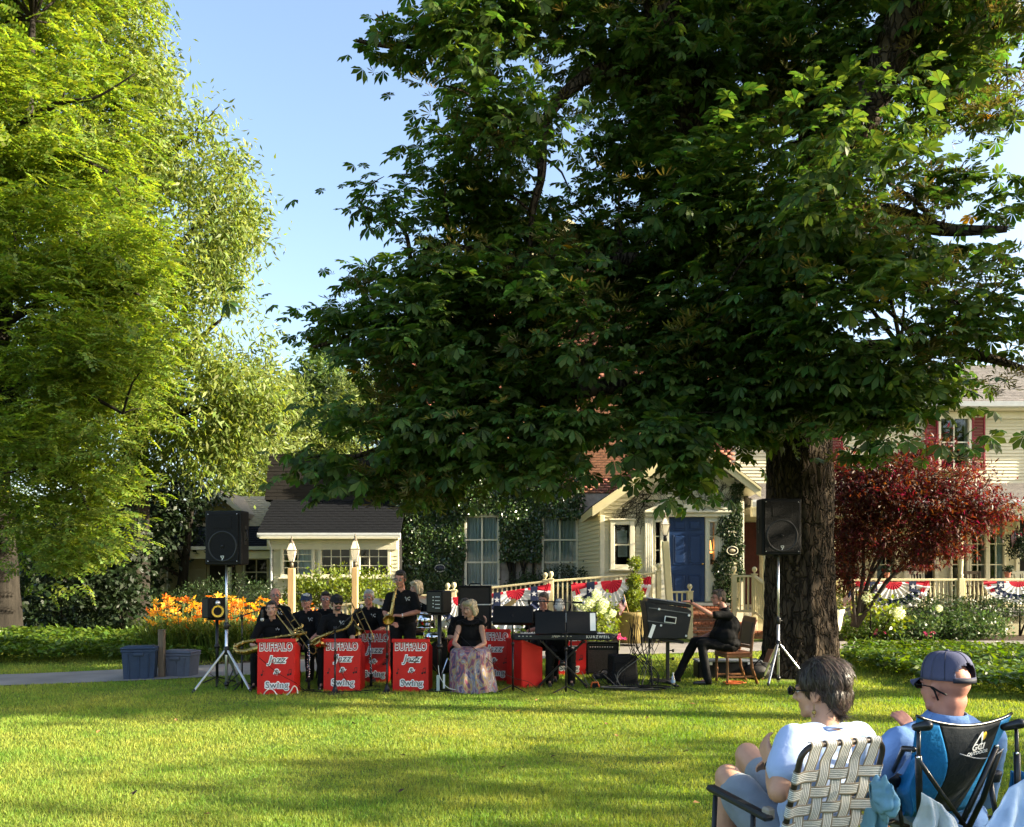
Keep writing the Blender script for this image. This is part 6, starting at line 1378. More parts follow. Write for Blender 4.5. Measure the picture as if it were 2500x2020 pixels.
cable('black cable sagging across the leftmost red front', [(GX(623, 11.4), 11.4, GZ(1595, 11.4)), (GX(640, 11.13), 11.13, GZ(1612, 11.13)), (GX(680, 11.1), 11.1, GZ(1645, 11.1)), (GX(722, 11.12), 11.12, GZ(1668, 11.12)), (GX(750, 11.2), 11.2, .03)], .004)
cable('black cable sagging across the second red front', [(GX(818, 11.15), 11.15, GZ(1580, 11.15)), (GX(838, 11.2), 11.2, GZ(1650, 11.2)), (GX(870, 11.25), 11.25, .05), (GX(900, 11.2), 11.2, .03)], .004)
cable('black microphone cable draped over the lap of the singer', [(GX(1078, 11.45), 11.45, GZ(1500, 11.45)), (GX(1130, 11.3), 11.3, GZ(1560, 11.3)), (GX(1185, 11.3), 11.3, GZ(1605, 11.3)), (GX(1240, 11.35), 11.35, GZ(1650, 11.35)), (GX(1290, 11.5), 11.5, GZ(1665, 11.5)), (GX(1310, 11.6), 11.6, .03)], .004)
cable('white lead curling beside the pole of the singer monitor', [(GX(1070, 11.35), 11.35, GZ(1625, 11.35)), (GX(1075, 11.3), 11.3, GZ(1655, 11.3)), (GX(1095, 11.25), 11.25, .08), (GX(1125, 11.3), 11.3, .05)], .005, M['cordw'])
gcable('dark extension lead lying on grass in front of the singer', [(1040, 1693), (1070, 1695), (1110, 1692), (1150, 1694), (1200, 1690)], r=.008)
gcable('dark lead lying on grass between band fronts', [(735, 1690), (790, 1696), (860, 1694), (930, 1690)], r=.007)
for i in range(4): gcable('coil of orange extension cord on grass under the wooden chair', [(1765+8*i, 1672), (1785, 1668+i), (1815, 1671), (1800, 1676), (1772, 1675-i), (1822-5*i, 1673)], M['cordo'], .007, 'orange extension cord loops')
t = T('power_strip', 'orange cable reel box in the grass below the keyboard', 'power strip', 1452, 11.75); b = MB(); b.box((0, 0, .05), (.11, .08, .09), bev=.015); b.build('box', M['black'], t); b = MB(); b.tube([(-.06, -.045, .03), (-.04, -.05, .10), (.04, -.05, .10), (.06, -.045, .03)], .012, 6); b.build('handle', M['cordo'], t)
for i in range(10): cable('thin black lead tangled on grass beneath the keyboard', [(GX(1420+i*9, 11.9), 11.9, .25*random.random()+.03), (GX(1440+i*8, 11.8), 11.8, .10*random.random()+.03), (GX(1470+i*7, 11.7), 11.7, .03), (GX(1520+i*5, 11.7), 11.75, .03)], .005, M['black'] if i % 3 else mat('cable_grey', (.25, .24, .22)), 'leads under the keyboard')
t = T('power_adapter', 'upright pale box and white plug at the foot of the singer monitor pole', 'adapter', 1075, 11.4); b = MB(); b.box((-.03, 0, .12), (.045, .04, .24), bev=.006); b.build('box', mat('pale_green', (.38, .45, .42), .5), t); b = MB(); b.box((.05, .02, .15), (.03, .03, .2), bev=.006); b.build('plug', M['white'], t)
# ---- instruments
def keys_on(b, pts, rs, n, off=.012, kr=.014):
    for i in range(n):
        t_ = (i+.5)/n*(len(pts)-1); k = int(t_); p = pts[k].lerp(pts[min(k+1, len(pts)-1)], t_-k); r = rs[k]
        a = random.uniform(-1.2, 1.2); o = V3(math.sin(a), -math.cos(a), .3*random.uniform(-1, 1)).normalized(); c = p+o*(r+off)
        b.lathe([(kr*.9, 0), (kr, .004), (kr*.5, .008)], c, 8, rot_to(o)); b.tube([p+o*r, c], .003, 4)
def wind(name, label, pts, rs, m, nkeys=16, extra=None, kr=.014, bell=None):
    pts = [Vector(p) for p in pts]; c = pts[0].copy(); t = thing(name, label, name.replace('_', ' '), c); pts = [p-c for p in pts]
    Q = []; R_ = []
    for i in range(len(pts)-1):
        p0 = pts[max(0, i-1)]; p1 = pts[i]; p2 = pts[i+1]; p3 = pts[min(len(pts)-1, i+2)]
        for k in range(5): s = k/5; Q.append(.5*((2*p1)+(-p0+p2)*s+(2*p0-5*p1+4*p2-p3)*s*s+(-p0+3*p1-3*p2+p3)*s**3)); R_.append(rs[i]+(rs[i+1]-rs[i])*s)
    Q.append(pts[-1]); R_.append(rs[-1])
    b = MB(); b.tube(Q, R_, 14, caps=False); b.build('body_tube', m, t)
    b = MB(); keys_on(b, Q[2:-6], R_[2:-6], nkeys, kr=kr); b.build('keywork', m, t)
    b = MB(); o = V3(.02, -.02, .01)
    for s in (1, -1): b.tube([q+o*s+V3(0, -r, 0) for q, r in list(zip(Q, R_))[3:-6:3]], .004, 5)
    b.build('key_rods', m, t)
    if bell is not None: b = MB(); d = (Q[-1]-Q[-2]).normalized(); b.lathe([(R_[-1]*1.0, -.004), (R_[-1]*1.07, .0), (R_[-1]*1.0, .006)], Q[-1], 20, rot_to(d), caps=False); b.lathe([(R_[-1]*.95, -.01), (.001, -.05)], Q[-1], 16, rot_to(d), caps=False); b.build('bell_rim', m, t)
    return t
def Q_(px, py, D): return P(px, py, D)
wind('baritone_saxophone', 'large brass baritone sax lying across the lap of the seated woman', [Q_(735, 1523, 11.75), Q_(737, 1532, 11.75), Q_(720, 1540, 11.7), Q_(748, 1546, 11.62), Q_(700, 1553, 11.55), Q_(650, 1561, 11.55), Q_(600, 1568, 11.5), Q_(577, 1578, 11.5), Q_(580, 1590, 11.45), Q_(600, 1592, 11.4), Q_(625, 1585, 11.4), Q_(650, 1580, 11.4)], [.005, .007, .010, .014, .019, .023, .028, .033, .037, .042, .052, .08], M['brass'], 26, kr=.024, bell=1)
wind('tenor_saxophone', 'brass tenor sax resting across the lap of the player in black cap', [Q_(860, 1505, 11.6), Q_(857, 1522, 11.6), Q_(846, 1534, 11.6), Q_(820, 1542, 11.55), Q_(795, 1551, 11.55), Q_(770, 1562, 11.6), Q_(762, 1572, 11.6), Q_(775, 1575, 11.5), Q_(790, 1568, 11.45)], [.007, .009, .014, .02, .026, .032, .038, .05, .075], M['brass'], 20, kr=.018, bell=1)
wind('alto_saxophone', 'brass alto sax being played by the standing man', [Q_(972, 1428, 11.75), Q_(968, 1436, 11.6), Q_(965, 1446, 11.55), Q_(961, 1465, 11.52), Q_(957, 1490, 11.5), Q_(953, 1508, 11.5), Q_(948, 1516, 11.46), Q_(945, 1514, 11.4), Q_(947, 1508, 11.34), Q_(949, 1516, 11.28) if False else Q_(949, 1514, 11.27)], [.007, .009, .013, .02, .026, .032, .036, .04, .052, .078], M['brass'], 18, kr=.014, bell=1)
def trombone(label, a, bpt, bell_end, slide_end):
    A = Vector(a); t = thing('trombone', label, 'trombone', A); B = Vector(bpt)-A; S = Vector(slide_end)-A; Be = Vector(bell_end)-A; d = (S).normalized(); side = d.cross(V3(0, 1, 0)).normalized()*.045
    b = MB(); b.tube([side, S+side, S+side*.5+d*.04, S-side*.5+d*.04, S-side, -side], .0085, 8); b.build('slide', M['brass'], t)
    b = MB(); L = (Be).length; b.tube([-side, -side-d*.08, -side*2-d*.12, -side*3-d*.06] + [Be*(k/6)-side*3 for k in range(1, 7)], [.008, .009, .009, .010, .010, .011, .014, .02, .035, .075], 14, caps=False); b.build('bell', M['brass'], t)
    for u in (.25, .45): b = MB(); b.tube([d*S.length*u+side, d*S.length*u-side], .007, 6); b.build('brace', M['brass'], t)
    return t
trombone('brass trombone slanting down behind the leftmost red band front', Q_(697, 1492, 12.0), Q_(700, 1500, 12), Q_(742, 1545, 11.8), Q_(765, 1590, 11.9))
trombone('brass trombone slanting between capped player and white haired man', Q_(868, 1475, 12.3), Q_(870, 1480, 12.3), Q_(898, 1535, 12.1), Q_(905, 1558, 12.2))
def clarinet(label, px, D, py0, py1, lean=.0):
    x = GX(px, D); t = thing('clarinet', label, 'clarinet', (x, D, gz(x, D)), 0, 'clarinets on peg stands'); H = GZ(py0, D)
    b = MB(); b.tube([(0, 0, .14), (0, 0, .2), (lean, 0, H)], [.032, .016, .012], 10); b.build('tube', M['blackm'], t)
    b = MB(); 
    for k in range(4): b.lathe([(.017, 0), (.017, .012)], (lean*(.2+.2*k), 0, .2+(H-.25)*k/3.2), 10)
    keys_on(b, [V3(0, 0, .22), V3(lean*.5, 0, H*.5), V3(lean, 0, H*.9)], [.014, .013, .012], 18, .006, .009); b.tube([(.014, -.012, .24), (lean+.012, -.012, H*.8)], .003, 4); b.build('keywork', M['chromes'], t)
    b = MB(); b.lathe([(.02, .02), (.016, .14)], (0, 0, 0), 8); b.build('peg', M['black'], t)
    for k in range(3): a = 2*PI*k/3; b = MB(); b.bar((0, 0, .03), (.13*math.cos(a), .13*math.sin(a), .012), .02, .012); b.build('peg_foot', M['black'], t)
    return t
clarinet('clarinet upright on a peg stand between the first two red fronts', 754, 11.5, 1562, 1690, .0); clarinet('clarinet upright on a peg stand before the shaded red front', 906, 11.9, 1545, 1675, -.02)
# drums
t = T('drum_kit', 'silver drum kit with cymbals between standing saxophonist and singer', 'drum kit', 1050, 13.3)
o_ = Vector(t.location)
def dl(px, py, D=13.3): return P(px, py, D)-o_
b = MB(); c = dl(1040, 1533); b.lathe([(.15, 0), (.15, .24)], c, 24); b.lathe([(.158, -.005), (.158, .02)], c, 24); b.lathe([(.158, .22), (.158, .25)], c, 24); b.build('tom', M['chromes'], t)
b = MB(); b.lathe([(.148, .251), (.001, .252)], c, 24, caps=False); b.build('drum_head', mat('drum_head', (.7, .7, .66), .6), t)
b = MB(); c2 = dl(1085, 1600, 13.6); b.lathe([(.27, -.2), (.28, -.2), (.28, .2), (.27, .2)], c2, 28, Matrix.Rotation(PI/2, 3, 'X')); b.build('bass_drum', M['blackm'], t)
for (px, py, tl, r) in ((1045, 1468, .35, .2), (1093, 1520, -.3, .17), (930, 1470, .25, .17)):
    c = dl(px, py, 13.2); R = Matrix.Rotation(tl, 3, 'Y') @ Matrix.Rotation(.25, 3, 'X'); b = MB(); b.lathe([(r, 0), (r*.3, .02), (.03, .025), (.02, .045), (.001, .046)], c, 24, R, caps=False); b.build('cymbal', mat('cymbal_bronze', (.45, .36, .2), .35, metal=.9), t)
    b = MB(); b.tube([c, c+V3(0, .02, -.3), V3(c.x, c.y+.03, .3)], .010, 6)
    for k in range(3): a = 2.1*k; b.bar((c.x, c.y+.03, .3), (c.x+.2*math.cos(a), c.y+.03+.2*math.sin(a), .01), .015, .01)
    b.build('cymbal_stand', M['chromes'], t)
b = MB(); c = dl(1060, 1565, 13.0); b.lathe([(.17, 0), (.17, .13)], c, 22); b.build('snare', M['chromes'], t)
# ---- storage totes, post
def tote(label, px, D, pw, py0, m, rz):
    w = pw/F*D; x = GX(px, D); h = GZ(py0, D)-gz(x, D)-.03; t = thing('storage_tote', label, 'storage box', (x, D, gz(x, D)), rz, 'plastic storage totes'); d = w*.68
    b = MB(); wb, db = w*.84, d*.84; vs = []
    b.add([(-wb/2, -db/2, 0), (wb/2, -db/2, 0), (wb/2, db/2, 0), (-wb/2, db/2, 0), (-w/2*.95, -d/2*.95, h), (w/2*.95, -d/2*.95, h), (w/2*.95, d/2*.95, h), (-w/2*.95, d/2*.95, h)], [(3, 2, 1, 0), (4, 5, 6, 7), (0, 1, 5, 4), (1, 2, 6, 5), (2, 3, 7, 6), (3, 0, 4, 7)]); b.build('body', m, t)
    for u in (-.32, .0, .32): b = MB(); b.bar((u*wb, -db/2-.004, .03), (u*w*.95, -d/2*.95-.006, h-.06), .03, .015, .004); b.build('rib', m, t)
    b = MB(); b.box((0, 0, h-.02), (w, d, .045), bev=.01); b.build('rim', m, t)
    b = MB(); b.box((0, 0, h+.02), (w*1.02, d*1.02, .035), bev=.012); b.box((0, 0, h+.042), (w*.8, d*.75, .02), bev=.008); b.build('lid', m, t)
    b = MB(); b.box((0, -d/2-.01, h-.07), (w*.3, .03, .05), bev=.008); b.build('handle', m, t); return t
tote('dark blue plastic tote with lid left of the wooden post', 343, 12.95, 80, 1580, mat('tote_blue', (.026, .045, .085), .55, var=.1), math.radians(14))
tote('grey plastic tote right of the wooden post', 441, 13.3, 78, 1590, mat('tote_grey', (.085, .095, .125), .55, var=.1), math.radians(-6))
x = GX(395, 13.1); t = thing('wooden_post', 'short weathered wooden post between the two totes', 'post', (x, 13.1, 0)); b = MB(); b.box((0, 0, GZ(1540, 13.1)/2), (.09, .09, GZ(1540, 13.1)), bev=.01); b.build('post', M['wood'], t); b = MB(); b.box((0, 0, GZ(1540, 13.1)+.008), (.10, .10, .016), bev=.005); b.build('cap', M['wood'], t)
# ---- lamp posts
def lamp_post(label, px, D, ptop, pglass0, pglass1, ppost, w, m, lean=0.0, group='lantern posts'):
    x = GX(px, D); g = gz(x, D); t = thing('lamp_post', label, 'lamp post', (x, D, g), 0, group); zt = GZ(ppost, D)-g
    b = MB(); b.bar((-lean, 0, 0), (0, 0, zt), w, w, .012); b.build('post', m, t)
    z0, z1 = GZ(pglass1, D)-g, GZ(pglass0, D)-g; h = z1-z0
    b = MB(); b.lathe([(.045, zt), (.045, zt+.10), (.022, zt+.13), (.03, zt+.17), (.018, (zt+z0)*.5+.06), (.03, z0-.02), (.06, z0)], (0, 0, 0), 12); b.build('stem', M['blackm'] if m is M['cream'] else mat('lamp_bronze', (.12, .10, .07), .5, metal=.5), t)
    fm = mat('lamp_bronze', (.12, .10, .07), .5, metal=.5); zs = z0+h*.58; rb, rs_, rt = .055, .125, .045
    pane = mat('frosted_lamp_glass', (.72, .70, .62), .35, trans=.35)
    for k in range(4):
        a0 = PI/4+k*PI/2; a1 = a0+PI/2; c = lambda r, a, z: (r*math.cos(a), r*math.sin(a), z)
        b = MB(); b.quad(c(rb, a0, z0), c(rb, a1, z0), c(rs_*.95, a1, zs), c(rs_*.95, a0, zs)); b.build('lower_pane', pane, t)
        b = MB(); b.quad(c(rs_*.95, a0, zs+.01), c(rs_*.95, a1, zs+.01), c(rt, a1, z1), c(rt, a0, z1)); b.build('upper_pane', pane, t)
    b = MB()
    for k in range(4):
        a0 = PI/4+k*PI/2; a1 = a0+PI/2; c = lambda r, a, z: (r*math.cos(a), r*math.sin(a), z)
        b.bar(c(rb, a0, z0), c(rs_, a0, zs), .010, .010); b.bar(c(rs_, a0, zs), c(rt, a0, z1), .010, .010); b.bar(c(rs_*1.08, a0, zs+.005), c(rs_*1.08, a1, zs+.005), .016, .016); b.bar(c(rb, a0, z0), c(rb, a1, z0), .012, .012)
    b.lathe([(rt*1.3, z1), (rt*1.2, z1+.015), (.02, z1+.05), (.012, z1+.07), (.03, z1+.085), (.008, z1+.10), (.016, z1+.12), (.001, z1+.15)], (0, 0, 0), 10); b.build('lantern_frame', fm, t); return t
M['postw'] = mat('honey_post', srgb('#c9a673'), .6, var=.15, scale=5, stretch=(5, 5, .5))
lamp_post('lantern on square wooden post left, before the grid window', 712, 18, 1312, 1325, 1372, 1388, .145, M['postw'], group=None)
lamp_post('lantern on square wooden post, second from left, between window pair', 867, 18, 1308, 1320, 1372, 1386, .13, M['postw'], group=None)
lamp_post('lantern on tall leaning cream post in front of blue door', 1624, 19.0, 1252, 1264, 1308, 1322, .15, M['cream'], lean=-.16, group=None)
# ---- wooden chair
cx_, cD = GX(1790, 12.35), 12.35; t = thing('wooden_chair', 'brown wooden dining chair with padded back under the seated mixer man', 'chair', (cx_, cD, 0), math.radians(-80))
M['chairw'] = mat('chair_wood', (.15, .062, .022), .4, var=.25, scale=10, stretch=(4, 4, .7), spec=.45)
# local frame: front -Y
b = MB(); b.box((0, 0, .43), (.44, .42, .05), bev=.01); b.build('seat_frame', M['chairw'], t)
b = MB(); b.box((0, -.01, .475), (.43, .41, .045), bev=.02); b.build('seat_pad', mat('seat_leather', (.30, .12, .06), .45), t)
for s in (-1, 1):
    b = MB(); b.lathe([(.022, 0), (.018, .08), (.026, .2), (.02, .3), (.026, .36), (.026, .42)], (s*.19, -.18, 0), 8); b.build('front_leg', M['chairw'], t)
    b = MB(); b.tube([(s*.19, .30, 0), (s*.19, .21, .25), (s*.19, .19, .45), (s*.195, .22, .75), (s*.20, .27, .97)], .023, 8); b.build('back_post', M['chairw'], t)
    b = MB(); b.bar((s*.19, -.18, .12), (s*.19, .25, .12), .02, .03, .005); b.build('side_stretcher', M['chairw'], t)
b = MB(); b.bar((-.2, .265, .96), (.2, .265, .96), .03, .09, .01); b.bar((-.2, .21, .56), (.2, .21, .56), .03, .05, .01); b.build('back_rail', M['chairw'], t)
b = MB(); b.box((0, .228, .76), (.34, .04, .34), Matrix.Rotation(-.14, 3, 'X'), bev=.015); b.build('back_pad', mat('dark_leather', (.035, .025, .02), .4), t)
b = MB(); b.bar((-.19, -.02, .12), (.19, -.02, .12), .03, .02, .005); b.build('cross_stretcher', M['chairw'], t)
# bottle, boxes by the trunk
def bottle(label, px, D, m):
    t = T('water_bottle', label, 'bottle', px, D); b = MB(); b.lathe([(.03, 0), (.033, .01), (.033, .06), (.03, .075), (.033, .09), (.033, .14), (.012, .185), (.012, .20)], (0, 0, 0), 12); b.build('bottle_body', m, t); b = MB(); b.lathe([(.014, .198), (.014, .215)], (0, 0, 0), 10); b.build('cap', M['white'], t); b = MB(); b.lathe([(.0338, .07), (.0338, .115)], (0, 0, 0), 12, caps=False); b.build('paper_label', mat('label_blue', (.25, .35, .45), .5), t)
bottle('clear water bottle standing on grass by the mixer stand', 1643, 11.9, glass_mat('bottle_plastic', (.85, .92, .95), .75, .1))
t = T('gear_case', 'long black gear case on the grass behind the wooden chair', 'case', 1775, 13.0); b = MB(); b.box((0, 0, .14), (1.0, .35, .26), bev=.02); b.build('body', M['black'], t); b = MB(); b.box((0, 0, .285), (1.02, .37, .03), bev=.01); b.build('lid', mat('case_lid_grey', (.18, .2, .22), .5), t)
for s in (-.3, .3): b = MB(); b.box((s, -.178, .25), (.05, .012, .05), bev=.004); b.build('case_latch', M['chrome'], t)
t = T('cardboard_box', 'small tan box with black lid beside the chestnut trunk', 'box', 1852, 13.0); b = MB(); z_ = GZ(1602, 13); b.box((0, 0, .12), (.22, .2, .235), bev=.004); b.build('body', mat('tan_box', srgb('#9c8d78'), .8), t); b = MB(); b.box((0, 0, .25), (.23, .21, .03), bev=.004); b.build('lid', M['black'], t)
t = T('wooden_plank', 'brown wooden plank leaning beside the right speaker stand', 'plank', 1862, 12.9); b = MB(); b.bar((-.10, -.2, .02), (.16, .1, .46), .09, .025, .004); b.build('plank', M['chairw'], t); b = MB(); b.tube([(-.05, -.16, .12), (-.04, -.18, .1)], .004, 5); b.build('screw', M['chrome'], t)
t = T('gear_bag', 'black soft bag slumped against the foot of the chestnut trunk', 'bag', 1850, 12.8); b = MB(); b.ell((0, 0, .13), (.22, .16, .14)); b.ell((.1, -.02, .2), (.12, .1, .08)); b.build('bag_body', mat('bag_black', (.022, .02, .018)), t); b = MB(); b.tube([(-.1, -.1, .22), (-.02, -.12, .32), (.08, -.1, .26)], .012, 6); b.build('handle', M['black'], t)
# ---- bunting, flags, planters
M['bw'] = mat('bunting_white', (.74, .74, .76), .8, trans=.25); M['br'] = mat('bunting_red', (.50, .018, .035), .8, trans=.2); M['bb'] = mat('bunting_navy', (.012, .02, .06), .8, trans=.1)
def star_mesh():
    b = MB(); pts = [(math.cos(PI/2+k*PI/5)*(1 if k % 2 == 0 else .4), 0, math.sin(PI/2+k*PI/5)*(1 if k % 2 == 0 else .4)) for k in range(10)]
    b.add([(0, 0, 0)]+pts, [(0, 1+k, 1+(k+1) % 10) for k in range(10)]); return b.mesh('star', M['bw'])
STAR = star_mesh()
def bunting(label, A, B, drop):
    """pleated half fan hung between A and B (world)"""
    A = Vector(A); B = Vector(B); c = (A+B)/2; t = thing('bunting', label, 'bunting', c, 0, 'patriotic bunting swags'); ux = (B-A)/2; W = ux.length
    NU, NV = 96, 12
    def pt(u, v, lift=0.0):
        a = PI*(1-u); r = .02+.98*v; pl = .032*v*math.sin(u*PI*22)+.02*v*math.sin(u*9+W)
        x = math.cos(a)*r; z = -math.sin(a)*r*drop*(1+.03*math.sin(u*40))-.02
        sq = abs(x)
        return ux*x+V3(0, -.05-pl-lift-.04*math.sin(a)*v, z)
    b = MB(); vs = [pt(i/NU, j/NV) for j in range(NV+1) for i in range(NU+1)]
    fs = {0: [], 1: [], 2: []}; fl = []; mi = []
    for j in range(NV):
        for i in range(NU):
            u = (i+.5)/NU; v = (j+.5)/NV
            if v < .27: k = 1
            elif .60 < v < .80 and .12 < u < .88: k = 2
            else: k = 0
            if (u < .055 or u > .945) and v > .3: k = 1
            b.sm = True; b.mi = k; b.add([], []); q = (j*(NU+1)+i, j*(NU+1)+i+1, (j+1)*(NU+1)+i+1, (j+1)*(NU+1)+i); fl.append((q, k))
    b.v = [tuple(p) for p in vs]; b.f = [f for f, _ in fl]; b.m = [k for _, k in fl]; b.smooth_f = [True]*len(fl); b.build('fan', [M['bw'], M['br'], M['bb']], t)
    for s in (-1, 1):
        e = MB(); x0 = .42; x1 = .62
        e.quad(ux*(s*x0)+V3(0, -.085, -.01), ux*(s*x1)+V3(0, -.085, -.01), ux*(s*x1)+V3(0, -.10, -drop*.36), ux*(s*x0)+V3(0, -.10, -drop*.36)); e.build('star_panel', M['bb'], t)
        o = link('star', STAR, t); o.location = ux*(s*.52)+V3(0, -.105, -drop*.19); o.scale = (W*.085,)*3
        e = MB(); e.grid(lambda u, v: ux*(s*(.97-.35*v*u*0-.0))+ux*(s*(-.10*u-.22*v))+V3(0, -.075-.01*math.sin(u*12), -v*drop*.62*(1-.25*u)), 8, 6); e.build('side_tail', M['br'], t)
    for k in range(9):
        a = PI*(.18+.64*k/8); o = link('star', STAR, t); o.location = ux*(math.cos(a)*.78)+V3(0, -.145, -math.sin(a)*.78*drop-.02); o.scale = (W*.055,)*3; o.rotation_euler = (0, PI/2-a, 0)
    return t
bunting('bunting swag on ramp rail between the singer and the keyboard player', P(1195, 1446, 18.7), P(1392, 1418, 18.7), .85) if False else None
bunting('bunting swag hung on the ramp rail behind the keyboard stand', P(1172, 1452, 18.75), P(1345, 1424, 18.75), .95)
bunting('bunting swag hung on the ramp rail behind white hydrangeas', P(1394, 1424, 18.75), P(1590, 1407, 18.75), 1.08)
bunting('bunting swag partly hidden behind drummer at left end of ramp', P(1062, 1460, 18.8), P(1180, 1450, 18.8), .8)
bunting('bunting swag on the porch railing beside the red maple', P(2085, 1420, 20.75), P(2268, 1418, 20.75), .75)
bunting('bunting swag on the porch railing at the right edge', P(2396, 1418, 20.75), P(2570, 1418, 20.75), .55)
def small_flag(label, base, top, size, ang):
    A = Vector(base); t = thing('small_flag', label, 'flag', A, 0, 'small stick flags'); d = Vector(top)-A
    b = MB(); b.tube([(0, 0, 0), d], .008, 6); b.build('stick', M['postw'], t); dn = d.normalized(); sd = V3(-math.cos(ang), 0, -math.sin(ang)); w, h = size
    def fp(u, v): return d*.98-dn*(v*h)+sd*(u*w)+V3(0, -.02-.03*math.sin(u*5+v), 0)
    for i in range(13):
        b = MB(); b.grid(lambda u, v: fp(u, (i+v)/13), 6, 1); b.build('stripe', M['br'] if i % 2 == 0 else M['bw'], t)
    b = MB(); b.grid(lambda u, v: fp(u*.42, v*7/13)+V3(0, -.004, 0), 5, 3); b.build('canton', M['bb'], t); return t
small_flag('small stars and stripes flag leaning out of the cream planter', P(1535, 1498, 17.6), P(1523, 1452, 17.6), (.30, .22), 1.1)
small_flag('small stars and stripes flag standing at foot of the red maple', P(2078, 1490, 18.5), P(2075, 1440, 18.5), (.25, .2), .9)
small_flag('small striped flag stuck in the hanging basket on the porch', P(2480, 1330, 20.9), P(2476, 1290, 20.9), (.22, .30), 1.2)
def pot(label, px, D, py0, py1, pw, m, name='planter', cat='planter', zb=None):
    x = GX(px, D); z1 = GZ(py0, D); z0 = GZ(py1, D); h = z1-z0; r = pw/F*D/2; t = thing(name, label, cat, (x, D, z0)); b = MB(); b.lathe([(r*.62, 0), (r*.75, h*.3), (r*.9, h*.8), (r, h*.86), (r, h), (r*.88, h), (r*.85, h*.9), (.001, h*.88)], (0, 0, 0), 20); b.build('pot_body', m, t)
    b = MB(); b.lathe([(r*.86, h*.86), (.001, h*.9)], (0, 0, 0), 14, caps=False); b.build('soil', M['mulch'], t); return t
M['urn'] = mat('ochre_urn', srgb('#7d6d42'), .7, var=.15); M['terra'] = mat('terracotta', (.55, .22, .15), .7)
pot('square ochre planter box below topiary at the ramp end', 1540, 17.9, 1494, 1570, 82, M['urn'])
pot('cream stone urn with round shrub beside the chestnut trunk', 2033, 18.6, 1488, 1540, 55, M['creamw'])
shrub('potted_shrub', 'round yellow green shrub in the cream urn by the trunk', [(2040, 1462, 24, 30, 18.6, .25)], 700, 8, .06, M['lf_by'])
pot('small terracotta pot on the porch rail behind the maple', 2165, 20.9, 1398, 1411, 14, M['terra'], 'flower_pot', 'flower pot'); pot('small terracotta pot on the porch rail near the hanging basket', 2460, 20.9, 1396, 1411, 16, M['terra'], 'flower_pot', 'flower pot')
for px, lab in ((2165, 'small green plant in the terracotta pot behind the maple'), (2460, 'small plant in the terracotta pot near the hanging basket')):
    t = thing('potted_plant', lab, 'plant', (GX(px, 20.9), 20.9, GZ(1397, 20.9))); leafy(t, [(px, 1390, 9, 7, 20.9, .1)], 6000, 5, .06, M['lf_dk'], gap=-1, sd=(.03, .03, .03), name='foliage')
tp = thing('topiary', 'three ball topiary on a thin stem in the ochre planter', 'topiary', (GX(1547, 17.9), 17.9, GZ(1495, 17.9))); b = MB(); b.tube([(0, 0, -.08), (0, 0, 1.05)], .012, 6); b.build('stem', M['bark2'], tp)
for px, py, r in ((1550, 1377, 13), (1548, 1419, 16), (1546, 1466, 27)): leafy(tp, [(px, py, r, r, 17.9, r/F*17.9)], 6500, 9, .045, M['lf_by'], gap=-1, sd=(.03, .03, .03), shell=.7, name='leaf_ball')
hy = shrub('hydrangea', 'white hydrangea bush with large pale flower heads on the ramp side', [(1465, 1510, 45, 45, 17.4, .4), (1450, 1540, 40, 35, 17.2, .35)], 380, 9, .10, M['lf_by'], upn=.8)
M['hyd'] = mat('hydrangea_white', (.62, .66, .45), .7, trans=.35, island=.12)
def hyd_head():
    n = 260; d = rand_dir(n); V, Fc = scatter(LEAF4[0], LEAF4[1], d*.85, rand_dir(n), d, .45*np.ones(n)); return fast_mesh('flower_head', V, Fc, M['hyd'])
HYD = hyd_head()
for px, py, r in ((1457, 1452, 12), (1440, 1472, 14), (1474, 1476, 13), (1412, 1470, 14), (1425, 1482, 12), (1470, 1490, 10), (1496, 1498, 9), (1482, 1506, 7)):
    o = link('flower_head', HYD, hy); o.location = P(px, py, 17.0)-Vector(hy.location); o.scale = (r/F*17.0,)*3
hy2 = shrub('hydrangea', 'hydrangea with three white heads in front of the maple stems', [(2125, 1480, 28, 36, 19, .3), (2180, 1510, 35, 25, 19, .3)], 380, 8, .11, M['lf_by'], upn=.8)
for px, py, r in ((2115, 1459, 14), (2195, 1498, 14), (2293, 1486, 8)): o = link('flower_head', HYD, hy2); o.location = P(px, py, 18.7)-Vector(hy2.location); o.scale = (r/F*18.7,)*3
t = thing('hanging_basket', 'hanging basket of trailing plants under the porch roof at right edge', 'hanging basket', P(2490, 1322, 21.0)); b = MB(); b.lathe([(.05, -.12), (.2, .0), (.22, .08)], (0, 0, 0), 16); b.build('basket', M['bark2'], t); b = MB()
for k in range(3): b.tube([(.2*math.cos(2.1*k), .2*math.sin(2.1*k), .08), (0, 0, .75)], .004, 4)
b.tube([(0, 0, .75), (0, 0, 1.1)], .006, 5); b.build('chain', M['blackm'], t); leafy(t, [(2490, 1318, 32, 20, 21, .3), (2486, 1340, 26, 22, 21, .25)], 1500, 9, .06, M['lf_dk'], gap=-1, sd=(.05, .05, .05), name='foliage')
